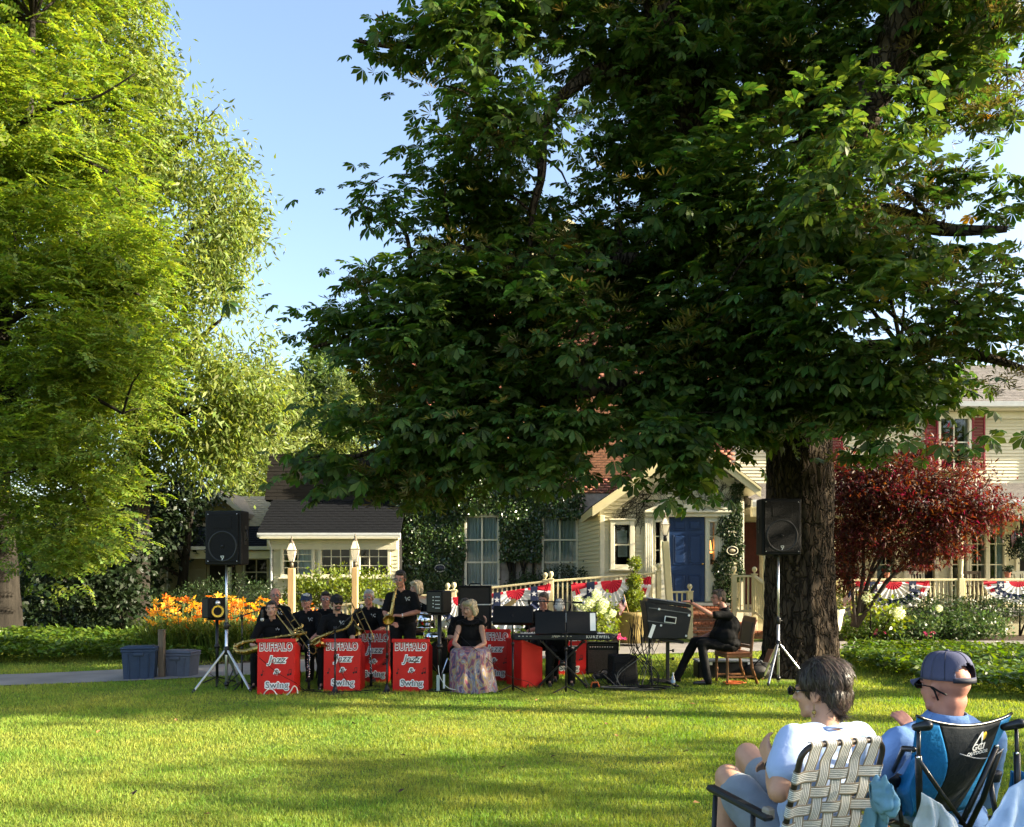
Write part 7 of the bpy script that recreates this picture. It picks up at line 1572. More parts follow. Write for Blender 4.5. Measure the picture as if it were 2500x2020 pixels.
for i, (px, py) in enumerate(((1452, 1553), (1512, 1556), (2145, 1545), (2265, 1550))):
    t = thing('pink_flower', ['pink flower heads above the keyboard end', 'pink flower heads right of the amplifier', 'faded pink flowers at foot of the garden bed', 'magenta flowers at the lawn edge of the garden bed'][i], 'flowers', P(px, py, 17 if px < 2000 else 19)-V3(0, 0, .1)); b = MB(); b.tube([(0, 0, -.25), (0, 0, .1)], .008, 4); b.build('stalk', mat('lily_stalk', (.12, .16, .04)), t)
    for k in range(6): o = link('flower', flower_mesh('flower', mat('pink_petal', (.65, .12, .22), .6, trans=.3)) if k == 0 else fm_, t); fm_ = o.data; o.location = (random.uniform(-.12, .12), random.uniform(-.08, .0), random.uniform(.05, .16)); o.scale = (.05,)*3; o.rotation_euler = (random.uniform(.2, 1.2), 0, random.uniform(0, 6))
# porch rocking chairs, only their backs show
for px, lab in ((2245, 'white porch chair beside the dark door'), (2385, 'wooden porch chair behind the turned post'), (2492, 'white slatted rocking chair at the right edge')):
    x = GX(px, 22); t = thing('porch_chair', lab, 'chair', (x, 22, .75)); cm = M['creamw'] if '492' in str(px) or px == 2245 else M['wood']
    for s in (-1, 1): b = MB(); b.bar((s*.25, .2, 0), (s*.25, .3, 1.0), .04, .04); b.build('back_post', cm, t); b = MB(); b.bar((s*.25, -.25, 0), (s*.25, -.25, .6), .04, .04); b.build('front_leg', cm, t); b = MB(); b.bar((s*.25, -.3, .6), (s*.25, .25, .62), .06, .03); b.build('arm', cm, t)
    b = MB(); b.box((0, 0, .42), (.5, .5, .04)); b.build('seat', cm, t)
    for k in range(6): b = MB(); b.bar((-.2+.08*k, .22, .44), (-.2+.08*k, .30, .95), .03, .015); b.build('back_slat', cm, t)
    b = MB(); b.bar((-.27, .30, .98), (.27, .30, .98), .03, .08); b.build('top_rail', cm, t)
# fallen leaves on the lawn
fl_pts = [(735, 1882), (1080-100, 1950), (430, 1770), (640, 1800), (1350, 1863), (1228, 1890), (1675, 1850), (1700, 1980), (1580, 1765), (1840-60, 1716), (1750, 1720), (1265, 1748), (1220, 1735), (1310, 1720), (900, 1768), (865, 1780), (1000, 1818), (985, 1860), (560, 1780), (240, 1800), (330, 1955), (505, 2008), (1100, 1735), (1170, 1725), (1690, 1730), (1610, 1880), (1480, 1780), (1505, 1810)]
fm2 = MB(); fm2.add([(-.5, 0, 0), (-.1, -.3, .12), (.5, -.05, .05), (.05, .3, .16), (0, 0, .02)], [(0, 1, 4), (1, 2, 4), (2, 3, 4), (3, 0, 4)]); LF = [fm2.mesh('fallen_leaf', mat(n, c, .8)) for n, c in (('dead_leaf_brown', (.13, .06, .025)), ('dead_leaf_tan', (.28, .15, .05)), ('dead_leaf_dark', (.04, .025, .012)))]
for px, py in fl_pts:
    D = F*CAMZ/(py-HZ); o = link('fallen_leaf', random.choice(LF), None); o.location = (GX(px, D), D, .055); o.scale = (random.uniform(.05, .09),)*3; o.rotation_euler = (random.uniform(-.4, .4), random.uniform(-.4, .4), random.uniform(0, 6))
    tag(o, 'dry curled fallen leaf lying on the lawn', 'leaf', 'fallen leaves on the lawn')
print('band gear done')
# ================================================================ people
M['skin'] = mat('skin', (.46, .25, .17), .5, var=.10, scale=14, spec=.35)
M['skin2'] = mat('skin_ruddy', (.44, .20, .14), .5, var=.12, scale=14, spec=.35)
M['lip'] = mat('lip', (.40, .16, .125), .45); M['brow'] = mat('dark_brow', (.06, .04, .03), .7); M['eyew'] = mat('eye_white', (.6, .6, .58), .3); M['iris'] = mat('iris', (.03, .022, .018), .2)
M['polo'] = mat('black_polo', (.0055, .0055, .006), .8, spec=.12, bump=.25, bscale=26)
M['pants'] = mat('black_trousers', (.005, .005, .0055), .75, spec=.15, bump=.25, bscale=22)
M['shoe'] = mat('black_shoe', (.012, .011, .011), .3, spec=.5)
M['h_dk'] = mat('dark_hair', (.022, .015, .011), .5, var=.4, scale=60, stretch=(1, 1, .15), bump=.4, bscale=120, spec=.4)
M['h_gr'] = mat('grey_hair', (.42, .41, .39), .55, var=.3, scale=60, stretch=(1, 1, .15), bump=.4, bscale=120)
M['h_bl'] = mat('blonde_hair', (.45, .36, .23), .5, var=.3, scale=50, stretch=(1, 1, .12), bump=.4, bscale=120)
M['h_sp'] = mat('greying_brown_hair', (.09, .065, .05), .55, var=.45, scale=60, stretch=(1, 1, .15), bump=.4, bscale=120)
M['lens'] = mat('sunglass_lens', (.008, .009, .012), .08, spec=.8); M['cap_b'] = mat('black_cap', (.009, .009, .010), .8); M['cap_n'] = mat('navy_cap', (.018, .028, .06), .8, var=.15)
def remesh(b, name, vox, mats, smooth=4, assign=None, fac=.5, dec=1.0):
    me = b.mesh(name+'_src', mats); o = bpy.data.objects.new('tmp', me); SC2.collection.objects.link(o)
    r = o.modifiers.new('r', 'REMESH'); r.mode = 'VOXEL'; r.voxel_size = vox; r.use_smooth_shade = True
    if dec < 1: d_ = o.modifiers.new('d', 'DECIMATE'); d_.ratio = dec
    if smooth: s = o.modifiers.new('s', 'SMOOTH'); s.factor = fac; s.iterations = smooth
    with bpy.context.temp_override(scene=SC2, view_layer=SC2.view_layers[0]):
        dg = bpy.context.evaluated_depsgraph_get(); dg.update(); out = bpy.data.meshes.new_from_object(o.evaluated_get(dg))
    bpy.data.objects.remove(o); bpy.data.meshes.remove(me); out.name = name
    out.materials.clear()
    for m in (mats if isinstance(mats, (list, tuple)) else [mats]): out.materials.append(m)
    n = len(out.polygons); c = np.empty(n*3); out.polygons.foreach_get('center', c); c = c.reshape(-1, 3)
    mi = np.zeros(n, dtype=np.int32) if assign is None else assign(c); out.polygons.foreach_set('material_index', mi); out.polygons.foreach_set('use_smooth', np.ones(n, bool)); out.update(); return out
def wrinkle(me, amp, f, seed=0, stretch=(1, 1, 1)):
    """folds in cloth: real displacement along normals"""
    n = len(me.vertices); co = np.empty(n*3); me.vertices.foreach_get('co', co); co = co.reshape(-1, 3); no = np.empty(n*3); me.vertices.foreach_get('normal', no); no = no.reshape(-1, 3)
    d = np.array([mnoise.noise(Vector((p[0]*f*stretch[0]+seed, p[1]*f*stretch[1], p[2]*f*stretch[2])))+.5*mnoise.noise(Vector((p[0]*f*2.3*stretch[0], p[1]*f*2.3*stretch[1]+seed, p[2]*f*2.3*stretch[2]))) for p in co])
    me.vertices.foreach_set('co', (co+no*(d*amp)[:, None]).ravel()); me.update()
def hand(b, w, d, n, side, curl=.6, s=1.0, spread=.10, thumb_out=.9):
    """palm + five fingers. w wrist, d pointing dir, n palm normal (palm faces n)"""
    w = Vector(w); d = Vector(d).normalized(); n = Vector(n); n = (n-d*n.dot(d)).normalized(); x = d.cross(n)*side
    kn = w+d*.085*s
    for u in (-.028, -.009, .010, .028): b.cap(w+d*.015*s+x*u*.7*s, .018*s, kn+x*u*s, .0125*s, 8)
    for u, L in ((-.030, .060), (-.010, .074), (.011, .080), (.031, .070)):
        p = kn+x*u*s; dd = (d+x*u*spread*30*.12).normalized(); a = curl*.7
        for k, (l, r) in enumerate(((.45, .0098), (.32, .0088), (.25, .0078))):
            q = p+(dd*math.cos(a)+n*math.sin(a))*L*l*s; b.cap(p, r*s, q, (r-.0007)*s, 8); p = q; a += curl*.8
    p = w+d*.025*s+x*.030*s; q = p+(x*thumb_out+d*.7+n*.25).normalized()*.042*s; b.cap(p, .015*s, q, .0115*s, 8); e = q+(x*.25+d*.95+n*.35).normalized()*.034*s; b.cap(q, .0112*s, e, .009*s, 8)
def head_parts(b, H, R, s=1.0, jaw=1.0, fem=False):
    A = lambda x, y, z: H+R @ (Vector((x, y, z))*s)
    b.ell(A(0, .012, .030), (.076*s, .096*s, .088*s), R, 16, 10); b.ell(A(0, -.030, -.030), (.060*s*jaw, .064*s, .082*s), R, 14, 10)
    b.ell(A(0, -.070, -.092), (.026*s*jaw, .022*s, .020*s), R); b.cap(A(-.045*jaw, -.03, -.075), .022*s, A(0, -.068, -.092), .020*s); b.cap(A(.045*jaw, -.03, -.075), .022*s, A(0, -.068, -.092), .020*s)
    b.cap(A(0, -.090, .012), .0085*s, A(0, -.112, -.024), .0125*s); b.ell(A(-.013, -.100, -.030), .009*s); b.ell(A(.013, -.100, -.030), .009*s)
    b.cap(A(-.044, -.076, .024), .011*s, A(-.012, -.086, .022), .010*s); b.cap(A(.044, -.076, .024), .011*s, A(.012, -.086, .022), .010*s)
    b.ell(A(-.040, -.066, -.024), (.020*s, .018*s, .018*s), R); b.ell(A(.040, -.066, -.024), (.020*s, .018*s, .018*s), R)
    b.cap(A(-.019, -.084, -.056), .0075*s, A(.019, -.084, -.056), .0075*s); b.cap(A(-.015, -.083, -.066), .008*s, A(.015, -.083, -.066), .008*s)
    for g in (-1, 1): b.ell(A(g*.078, .012, -.008), (.010*s, .022*s, .033*s), R @ Matrix.Rotation(g*.25, 3, 'Z')); b.ell(A(g*.074, .004, -.032), (.009*s, .012*s, .014*s), R); b.ell(A(g*.030, -.078, .004), .0115*s)
    return A
def face_assign(H, R, s, beard=0, skin_i=0):
    Ri = R.transposed(); Rn = np.array(Ri); Hn = np.array(H)
    def f(c):
        l = (c-Hn)@Rn.T/s; mi = np.zeros(len(c), dtype=np.int32)
        if beard: mi[(l[:, 2] < -.035)&(l[:, 1] < -.045)&(np.abs(l[:, 0]) < .045)&(l[:, 2] > -.13)] = 2
        mi[(np.abs(l[:, 0]) < .024)&(np.abs(l[:, 2]+.061) < .0095)&(l[:, 1] < -.078)] = 1
        for g in (-1, 1):
            e = np.linalg.norm((l-np.array([g*.031, -.082, .004]))*np.array([.75, .6, 1.25]), axis=1); mi[e < .0100] = 3
            e = np.linalg.norm(l-np.array([g*.030, -.088, .004]), axis=1); mi[e < .0075] = 4
            mi[(np.abs(l[:, 0]-g*.030) < .022)&(np.abs(l[:, 2]-.0285) < .0045)&(l[:, 1] < -.068)] = 2
        return mi
    return f
def rotm(yaw=0, pitch=0, roll=0): return Matrix.Rotation(yaw, 3, 'Z') @ Matrix.Rotation(pitch, 3, 'X') @ Matrix.Rotation(roll, 3, 'Y')
HAIRM = {}
def hair_cap(kind, H, R, s, m, parent, vox=.007):
    A = lambda x, y, z: H+R @ (Vector((x, y, z))*s); b = MB()
    if kind in ('short', 'side', 'crop'):
        b.ell(A(0, .024, .044), (.083*s, .096*s, .088*s), R, 16, 10); b.ell(A(0, .06, -.01), (.072*s, .055*s, .07*s), R)
        for g in (-1, 1): b.ell(A(g*.066, .02, .02), (.018*s, .04*s, .04*s), R); b.ell(A(g*.071, -.012, -.002), (.010*s, .012*s, .03*s), R)
        b.ell(A(.01, -.045, .092), (.060*s, .045*s, .034*s), R)
        if kind == 'side': b.ell(A(-.02, -.06, .095), (.05*s, .03*s, .03*s), R)
    elif kind == 'balding':
        b.ell(A(0, .035, .02), (.083*s, .085*s, .072*s), R); b.ell(A(0, .02, .085), (.06*s, .06*s, .025*s), R)
    elif kind == 'pulled':
        b.ell(A(0, .022, .042), (.080*s, .094*s, .086*s), R, 16, 10); b.ell(A(0, -.035, .088), (.058*s, .045*s, .032*s), R); b.ell(A(0, .10, .0), (.03*s, .035*s, .05*s), R); b.ell(A(0, .11, -.06), (.02*s, .02*s, .05*s), R)
        for g in (-1, 1): b.ell(A(g*.066, .0, .035), (.014*s, .045*s, .045*s), R)
    elif kind == 'bob':
        b.ell(A(0, .022, .05), (.094*s, .104*s, .094*s), R, 16, 10); b.ell(A(0, .055, -.03), (.095*s, .07*s, .10*s), R)
        for g in (-1, 1): b.cap(A(g*.078, -.02, .05), .034*s, A(g*.092, .0, -.075), .026*s)
        b.ell(A(.035, -.055, .095), (.06*s, .045*s, .036*s), R); b.ell(A(-.05, -.05, .085), (.04*s, .04*s, .036*s), R)
    me = remesh(b, 'hair', vox*s, m, 2); wrinkle(me, .006, 45, 3, (1, 1, .3)); return link('hair', me, parent)
def glasses(H, R, s, parent, m, lens=None, name='glasses'):
    A = lambda x, y, z: H+R @ (Vector((x, y, z))*s); b = MB()
    for g in (-1, 1):
        pts = [A(g*.032+.024*math.cos(a), -.100+.006*abs(math.cos(a)), .004+.017*math.sin(a)) for a in np.linspace(0, 2*PI, 13)]; b.tube(pts, .0022*s, 5, caps=False)
        b.tube([A(g*.056, -.094, .008), A(g*.080, -.06, .009), A(g*.084, .012, .006)], .0024*s, 5)
    b.tube([A(-.009, -.106, .008), A(.009, -.106, .008)], .0022*s, 5); o = b.build(name, m, parent)
    lb = MB()
    for g in (-1, 1): lb.ell(A(g*.032, -.100, .004), (.0245*s, .005*s, .0175*s), R, 14, 6)
    lb.build('lens', lens or glass_mat('clear_lens', (.85, .85, .85), .85), o); return o
def cap_hat(H, R, s, parent, m, brim_dir=1, logo=None, back=False):
    A = lambda x, y, z: H+R @ (Vector((x, y, z))*s); b = MB()
    prof = [(.001, .098), (.03, .095), (.058, .082), (.078, .06), (.088, .03), (.090, .012), (.0905, -.012)]
    b.lathe([(r*s, z*s) for r, z in prof[::-1]], A(0, .008, .035), 20, R @ Matrix.Diagonal((1.0, 1.16, 1.0)), caps=False); b.ell(A(0, .008, .134), (.006*s, .006*s, .004*s)); c = b.build('cap', m, parent)
    bb = MB(); bb.grid(lambda u, v: A((u-.5)*.150*(1-.25*v*v), brim_dir*(-.078-.075*v*math.sin(PI*(.12+.76*u))-.014*math.sin(PI*u)), .047-.022*v-.018*(2*u-1)**2), 14, 5); bb.grid(lambda u, v: A((u-.5)*.150*(1-.25*v*v), brim_dir*(-.078-.075*v*math.sin(PI*(.12+.76*u))-.014*math.sin(PI*u)), .043-.022*v-.018*(2*u-1)**2), 14, 5); bb.build('brim', m, c)
    if logo: lb = MB(); f = 1 if logo == 'back' else -1; lb.tube([A(.018*math.cos(a), f*.104, .085+.014*math.sin(a)) for a in np.linspace(0, 2*PI, 17)], .0025*s, 5); lb.tube([A(-.008, f*.107, .09), A(-.003, f*.109, .08), A(.003, f*.108, .088), A(.008, f*.107, .08)], .002*s, 5); lb.build('emblem', M['ink_w'], c)
    return c
LOGO = None
def polo_logo(parent, c, R, s=1.0):
    """white V with saxophone squiggle and two tiny lines of print"""
    A = lambda x, y, z: Vector(c)+R @ Vector((x*s, y*s, z*s)); b = MB()
    b.tube([A(-.026, 0, .022), A(-.016, -.002, -.022), A(-.006, -.002, .002), A(.006, -.003, .022), A(.020, -.002, .028), A(.030, 0, .016)], [.004, .0045, .003, .003, .0028, .002], 5)
    b.tube([A(-.036, 0, .02), A(-.026, -.002, .03)], .0035, 5); b.box(A(.014, -.001, -.004), (.024, .003, .0035), R); b.box(A(.016, -.001, -.013), (.020, .003, .0035), R); return b.build('shirt_emblem', M['ink_w'], parent)
def person(label, loc, rz, J, look, group=None, s=1.0):
    """J: joints in the local frame (front -Y). look: hair, clothes. one continuous skin mesh, clothes and hair are children"""
    t = thing('person', label, 'person', loc, rz, group); vox = look.get('vox', .0095); sk = M[look.get('skin', 'skin')]
    j = {k: Vector(v) for k, v in J.items()}; R = rotm(*look.get('head', (0, 0, 0))); hs = look.get('hs', 1.0); fem = look.get('fem', False)
    pel, che, nk, hd = j['pelvis'], j['chest'], j['neck'], j['head']; belly = look.get('belly', 0.0); ax = Vector((j['sh_l']-j['sh_r'])).normalized(); up = (nk-pel).normalized(); fw = ax.cross(up).normalized(); RT = Matrix((ax, -fw if fw.y > 0 else fw, up)).transposed()
    b = MB(); A = head_parts(b, hd, R, hs, look.get('jaw', 1.0), fem)
    b.cap(nk-up*.04, .058 if not fem else .050, hd+R @ Vector((0, .012, -.05)), .050 if not fem else .044, 12)
    Rx = rot_to(up, Vector((0, 1, 0))); ang = math.atan2(ax.y, ax.x); RR = Matrix.Rotation(ang, 3, 'Z')
    b.ell(che, (.145, .095, .17), RR); b.ell(pel.lerp(che, .45), (.13, .09, .15), RR); b.ell(pel, (.15, .11, .11), RR); b.cap(j['sh_l'], .048, j['sh_r'], .048)
    arms = {}
    for g, k in ((1, 'l'), (-1, 'r')):
        ra = .9 if fem else 1.0; sh, el, wr = j['sh_'+k], j['el_'+k], j['wr_'+k]
        b.cap(sh, .050*ra, sh.lerp(el, .55), .045*ra); b.cap(sh.lerp(el, .5), .045*ra, el, .037*ra); b.cap(el, .037*ra, el.lerp(wr, .35), .038*ra); b.cap(el.lerp(wr, .35), .038*ra, wr, .025*ra)
        hdv = j.get('hd_'+k, (wr-el).normalized()); hn = j.get('hn_'+k, Vector((0, 0, -1))); hand(b, wr, hdv, hn, -g, look.get('curl', .55), .98 if not fem else .88)
        if 'an_'+k in j:
            hp, kn_, an = j['hip_'+k], j['kn_'+k], j['an_'+k]; b.cap(hp, .085, kn_, .055); b.cap(kn_, .053, kn_.lerp(an, .35), .056); b.cap(kn_.lerp(an, .35), .056, an, .034); b.cap(an, .034, an+(j.get('toe_'+k, an+Vector((0, -.16, -.05)))-an)*.6, .014)
    me = remesh(b, 'body', vox, [sk, M['lip'], M[look.get('browm', 'brow')], M['eyew'], M['iris']], 3, face_assign(hd, R, hs, look.get('beard', 0)), .45, .28)
    link('body', me, t)
    # shirt
    top = look.get('top', 'polo'); b = MB(); q = .014
    b.ell(che, (.165+belly*.3, .112+belly*.7, .185), RR); b.ell(pel.lerp(che, .45)+Vector((0, -belly*.8, 0)), (.155+belly, .112+belly, .17), RR); b.ell(pel+up*.02, (.165+belly*.6, .122+belly*.5, .10), RR); b.cap(j['sh_l'], .060, j['sh_r'], .060); b.cap(nk-up*.05, .058, j['sh_l'].lerp(nk, .42)-up*.015, .058); b.cap(nk-up*.05, .058, j['sh_r'].lerp(nk, .42)-up*.015, .058)
    if top == 'polo' or top == 'long':
        for k in 'lr':
            sh, el, wr = j['sh_'+k], j['el_'+k], j['wr_'+k]; e = sh.lerp(el, .80); b.cap(sh, .064, e, .062)
            if top == 'long': b.cap(e, .062, el, .052); b.cap(el, .052, wr.lerp(el, .12), .04)
    me = remesh(b, 'shirt', .015, M[look.get('topm', 'polo')], 2); wrinkle(me, .009, 9, random.random()*9); sho = link('shirt', me, t)
    if top in ('polo', 'long'):
        cb = MB(); base = nk-up*.005
        cb.grid(lambda u, v: base+RR @ Vector(((.066+.020*v)*math.cos(-PI/2+.22+u*(2*PI-.44)), (.060+.022*v)*math.sin(-PI/2+.22+u*(2*PI-.44))+.004, .022-.042*v-.02*(1-abs(2*u-1)*0) * (math.sin(-PI/2+.22+u*(2*PI-.44)) < 0)*1.2)), 26, 2); co = cb.build('collar', M[look.get('topm', 'polo')], sho); 
        if look.get('logo', True):
            # place the emblem on the wearer's left breast
            d0 = che+ax*.085+up*.055; o_ = d0+RR @ Vector((0, -.5, 0)); hit = None
            from mathutils.bvhtree import BVHTree
            bv = BVHTree.FromPolygons([v.co for v in me.vertices], [tuple(p.vertices) for p in me.polygons]); h = bv.ray_cast(o_, RR @ Vector((0, 1, 0)))
            if h[0] is not None: polo_logo(sho, h[0]+RR @ Vector((0, -.004, 0)), RR, 1.15)
    # trousers / shoes
    if 'an_l' in j and not look.get('barelegs'):
        b = MB(); b.ell(pel-up*.02, (.172, .132, .12), RR)
        for k in 'lr': hp, kn_, an = j['hip_'+k], j['kn_'+k], j['an_'+k]; b.cap(hp, .102, kn_, .076); b.cap(kn_, .075, an+Vector((0, 0, -.02)), .062)
        me = remesh(b, 'trousers', .018, M[look.get('pantsm', 'pants')], 2); wrinkle(me, .010, 10, random.random()*9); link('trousers', me, t)
        for k in 'lr':
            an = j['an_'+k]; toe = j.get('toe_'+k, an+Vector((0, -.17, -.06))); b = MB(); b.cap(an+Vector((0, .03, -.045)), .036, toe, .030); b.cap(an, .042, an+Vector((0, 0, -.04)), .040); sm_ = remesh(b, 'shoe', .009, M['shoe'], 2); link('shoe', sm_, t)
    if look.get('hair'): hair_cap(look['hair'], hd, R, hs, M[look.get('hairm', 'h_dk')], t)
    if look.get('glasses'): glasses(hd, R, hs, t, M['blackm'], M['lens'] if look['glasses'] == 'sun' else None, 'sunglasses' if look['glasses'] == 'sun' else 'glasses')
    if look.get('cap'): cap_hat(hd, R, hs, t, M[look['cap']], look.get('brim', 1), look.get('caplogo'))
    return t, A
def sit(h=1.0, lean=0.0, z=.47, **kw):
    J = dict(pelvis=(0, .05, z+.09), chest=(0, .05-lean*.6, z+.40), neck=(0, .05-lean, z+.60), head=(0, .02-lean*1.15, z+.745), sh_l=(.18, .05-lean, z+.510), sh_r=(-.18, .05-lean, z+.510),
             el_l=(.24, -.06-lean, z+.26), el_r=(-.24, -.06-lean, z+.26), wr_l=(.10, -.26, z+.20), wr_r=(-.10, -.26, z+.20), hip_l=(.10, .02, z+.07), hip_r=(-.10, .02, z+.07), kn_l=(.15, -.40, z+.08), kn_r=(-.15, -.40, z+.08), an_l=(.16, -.38, .09), an_r=(-.16, -.38, .09)); J.update(kw); return J
def place(px, D, headpy, H=None):
    """ground point below the head and a vertical shift so the head centre sits at headpy"""
    return GX(px, D), D, GZ(headpy, D)
def seated(label, px, py, D, look, rz=0.0, lean=.05, stool=True, legs=True, **kw):
    x, y, hz_ = GX(px, D), D, GZ(py, D); z = hz_-.745-gz(x, y); J = sit(1, lean, z, **kw)
    if not legs: J = {k: v for k, v in J.items() if k[:2] not in ('an', 'kn', 'hi')}
    off = Matrix.Rotation(rz, 3, 'Z') @ Vector(J['head'])
    loc = (x-off.x, y-off.y, gz(x, y)); t, A = person(label, loc, rz, J, look)
    if stool:
        c = thing('folding_chair', 'dark folding chair under the %s' % label.replace('person', 'musician')[:60].rsplit(' ', 1)[0], 'chair', loc, rz, 'chairs of the musicians'); 
        for s in (-1, 1): b = MB(); b.tube([(s*.19, -.16, 0), (s*.19, .24, z+.45)], .012, 6); b.build('leg', M['blackm'], c); b = MB(); b.tube([(s*.17, .26, 0), (s*.17, -.14, z)], .012, 6); b.build('leg', M['blackm'], c)
        b = MB(); b.box((0, .03, z-.03), (.40, .38, .03), bev=.01); b.build('seat', M['black'], c); b = MB(); b.box((0, .235, z+.33), (.38, .02, .2), Matrix.Rotation(-.3, 3, 'X'), bev=.008); b.build('backrest', M['black'], c)
    return t
# --- front row and behind
seated('person in black polo, dark hair tied back, leaning on a baritone sax', 663, 1487, 12.0, dict(hair='pulled', fem=True, head=(.15, .05, 0), hs=.98), rz=0, lean=.12, wr_l=(.02, -.30, .56), wr_r=(-.03, -.33, .53), el_l=(.24, -.16, .66), el_r=(-.27, -.18, .62), hd_l=(-.9, -.35, -.1), hd_r=(.95, -.2, -.05), hn_l=(0, -.2, -1), hn_r=(0, -.2, -1))
seated('person with receding dark hair and glasses behind the baritone player', 672, 1454, 13.2, dict(hair='balding', glasses='clear', head=(.25, .1, 0), skin='skin2'), rz=.1)
seated('person in navy visor cap and glasses playing in the second row', 748, 1468, 12.9, dict(hair='crop', hairm='h_gr', glasses='clear', cap='cap_n', jaw=1.15, skin='skin2', belly=.03), rz=-.05, wr_l=(.1, -.25, .60), wr_r=(-.1, -.25, .60))
seated('person with dark hair and thin glasses smiling behind the capped player', 795, 1464, 13.2, dict(hair='side', glasses='clear', head=(.2, 0, 0), skin='skin2'), rz=0)
seated('person in black cap, wraparound sunglasses and goatee with tenor sax', 822, 1473, 12.0, dict(hair='crop', glasses='sun', cap='cap_b', beard=1, head=(.45, .06, 0), belly=.02), rz=.05, lean=.08, wr_r=(-.24, -.30, .60), wr_l=(.27, -.30, .54), hd_r=(.75, -.6, -.2), hd_l=(-.5, -.8, -.2), hn_r=(.2, .1, -1), hn_l=(0, 0, -1))
seated('person with white hair and dark glasses in the second row', 900, 1459, 12.9, dict(hair='crop', hairm='h_gr', glasses='clear', head=(-.05, .04, 0), skin='skin2'), rz=0)
# --- standing saxophonist
D = 11.95; x = GX(976, D); z0 = GZ(1410, D); k_ = (z0+.115)/1.76
J = dict(pelvis=(.03, .05, .97), chest=(.02, .06, 1.26), neck=(0, .06, 1.46), head=(-.015, .0, 1.62), sh_l=(.185, .06, 1.36), sh_r=(-.175, .05, 1.36), el_l=(.26, -.05, 1.13), el_r=(-.24, -.03, 1.12), wr_l=(.03, -.26, 1.08), wr_r=(-.12, -.27, .97),
         hd_l=(-.8, -.35, .1), hd_r=(.7, -.6, -.1), hn_l=(-.2, .2, -1), hn_r=(.2, .3, -1), hip_l=(.12, .05, .93), hip_r=(-.08, .05, .93), kn_l=(.14, .03, .50), kn_r=(-.09, .03, .50), an_l=(.15, .07, .09), an_r=(-.10, .07, .09))
J = {k: (tuple(Vector(v)*k_) if k[:2] not in ('hd', 'hn') else v) for k, v in J.items()}
t, A = person('person standing in black polo and glasses playing an alto sax', (x+.02, D, 0), 0, J, dict(hair='short', glasses='clear', head=(-.12, .22, 0), skin='skin2', belly=.035))
b = MB(); w_ = Vector(J['wr_l']); b.lathe([(.031, -.012), (.033, 0), (.031, .012)], w_+Vector((.02, .02, 0)), 12, Matrix.Rotation(PI/2, 3, 'Y')); b.build('wristwatch', M['chrome'], t)
# --- drummer mostly hidden, bassist, hidden horn player
seated('person with pale hair at the drums, mostly hidden by standing saxophonist', 1016, 1437, 13.9, dict(hair='bob', hairm='h_bl', head=(-.7, 0, 0)), rz=-.3, legs=False)
seated('person playing bass guitar, hidden behind the seated singer', 1136, 1480, 13.0, dict(hair='short', hairm='h_sp', head=(.1, 0, 0)), rz=0, lean=.02, wr_l=(.33, -.22, .86), el_l=(.30, -.05, .72), hd_l=(.1, -.2, 1), hn_l=(-1, 0, 0), wr_r=(-.1, -.25, .64))
t = thing('bass_guitar', 'bass guitar with pale wood headstock held up behind the singer', 'bass guitar', P(1150, 1560, 12.75)); o_ = Vector(t.location); a_ = P(1195, 1512, 12.7)-o_; e_ = P(1228, 1487, 12.7)-o_; f_ = P(1254, 1468, 12.7)-o_
b = MB(); b.bar((0, 0, 0), e_, .045, .03, .005, up=V3(0, 1, 0)); b.build('neck', M['black'], t); b = MB(); b.bar(e_, f_, .075, .022, .006, up=V3(0, 1, 0)); b.ell(f_, (.045, .012, .04)); hs_ = b.build('headstock', mat('maple_wood', (.50, .32, .12), .4, var=.1), t)
for k in range(4): c = e_.lerp(f_, .15+.25*k); b = MB(); b.tube([c, c+V3(-.03, -.0, .05)], .006, 5); b.ell(c+V3(-.035, 0, .058), (.014, .006, .014)); b.build('tuning_peg', M['chromes'], hs_)
b = MB(); b.ell((-.18, .02, -.16), (.20, .03, .17), Matrix.Rotation(.6, 3, 'Y')); b.build('guitar_body', M['red'], t)
seated('person lit by sun facing sideways behind the tilted music stand', 1327, 1466, 12.9, dict(hair='short', hairm='h_sp', head=(-.35, .15, 0), glasses='clear', skin='skin2'), rz=0, wr_l=(.1, -.3, .80), wr_r=(-.1, -.3, .82))
# --- keyboard player seen from behind? he faces the viewer's left; only cap and nape show above the desk
seated('person in black cap with round emblem at the keyboard, back to the viewer', 1365, 1483, 12.35, dict(hair='crop', hairm='h_gr', cap='cap_b', brim=-1 if False else 1, caplogo='back', head=(PI, .22, 0)), rz=0, wr_l=(.28, -.35, .78), wr_r=(-.28, -.35, .78), el_l=(.30, -.05, .72), el_r=(-.30, -.05, .72))
b = MB(); c = P(1364, 1463, 12.22)
kp = thing('cap_emblem', 'round white emblem on the cap back of keyboard player', 'emblem', c) if False else None
# --- singer
D = 11.7; x = GX(1148, D); zc = GZ(1487, D); z = zc-.745
J = sit(1, .02, z, wr_l=(.02, -.36, z+.17), wr_r=(-.05, -.34, z+.15), el_l=(.21, -.10, z+.26), el_r=(-.22, -.10, z+.26), hd_l=(-.5, -.7, -.35), hd_r=(.4, -.8, -.35), sh_l=(.15, .04, z+.53), sh_r=(-.15, .04, z+.53), kn_l=(.09, -.34, z+.02), kn_r=(-.08, -.34, z+.02), an_l=(.07, -.34, .07), an_r=(-.05, -.36, .07))
loc = (x, D, 0); t, A = person('person, blonde singer in black sleeveless top and long colourful skirt, seated', loc, 0, J, dict(fem=True, hair='bob', hairm='h_bl', head=(-.75, .18, .05), barelegs=True, top='tank', hs=.97, topm='polo'))
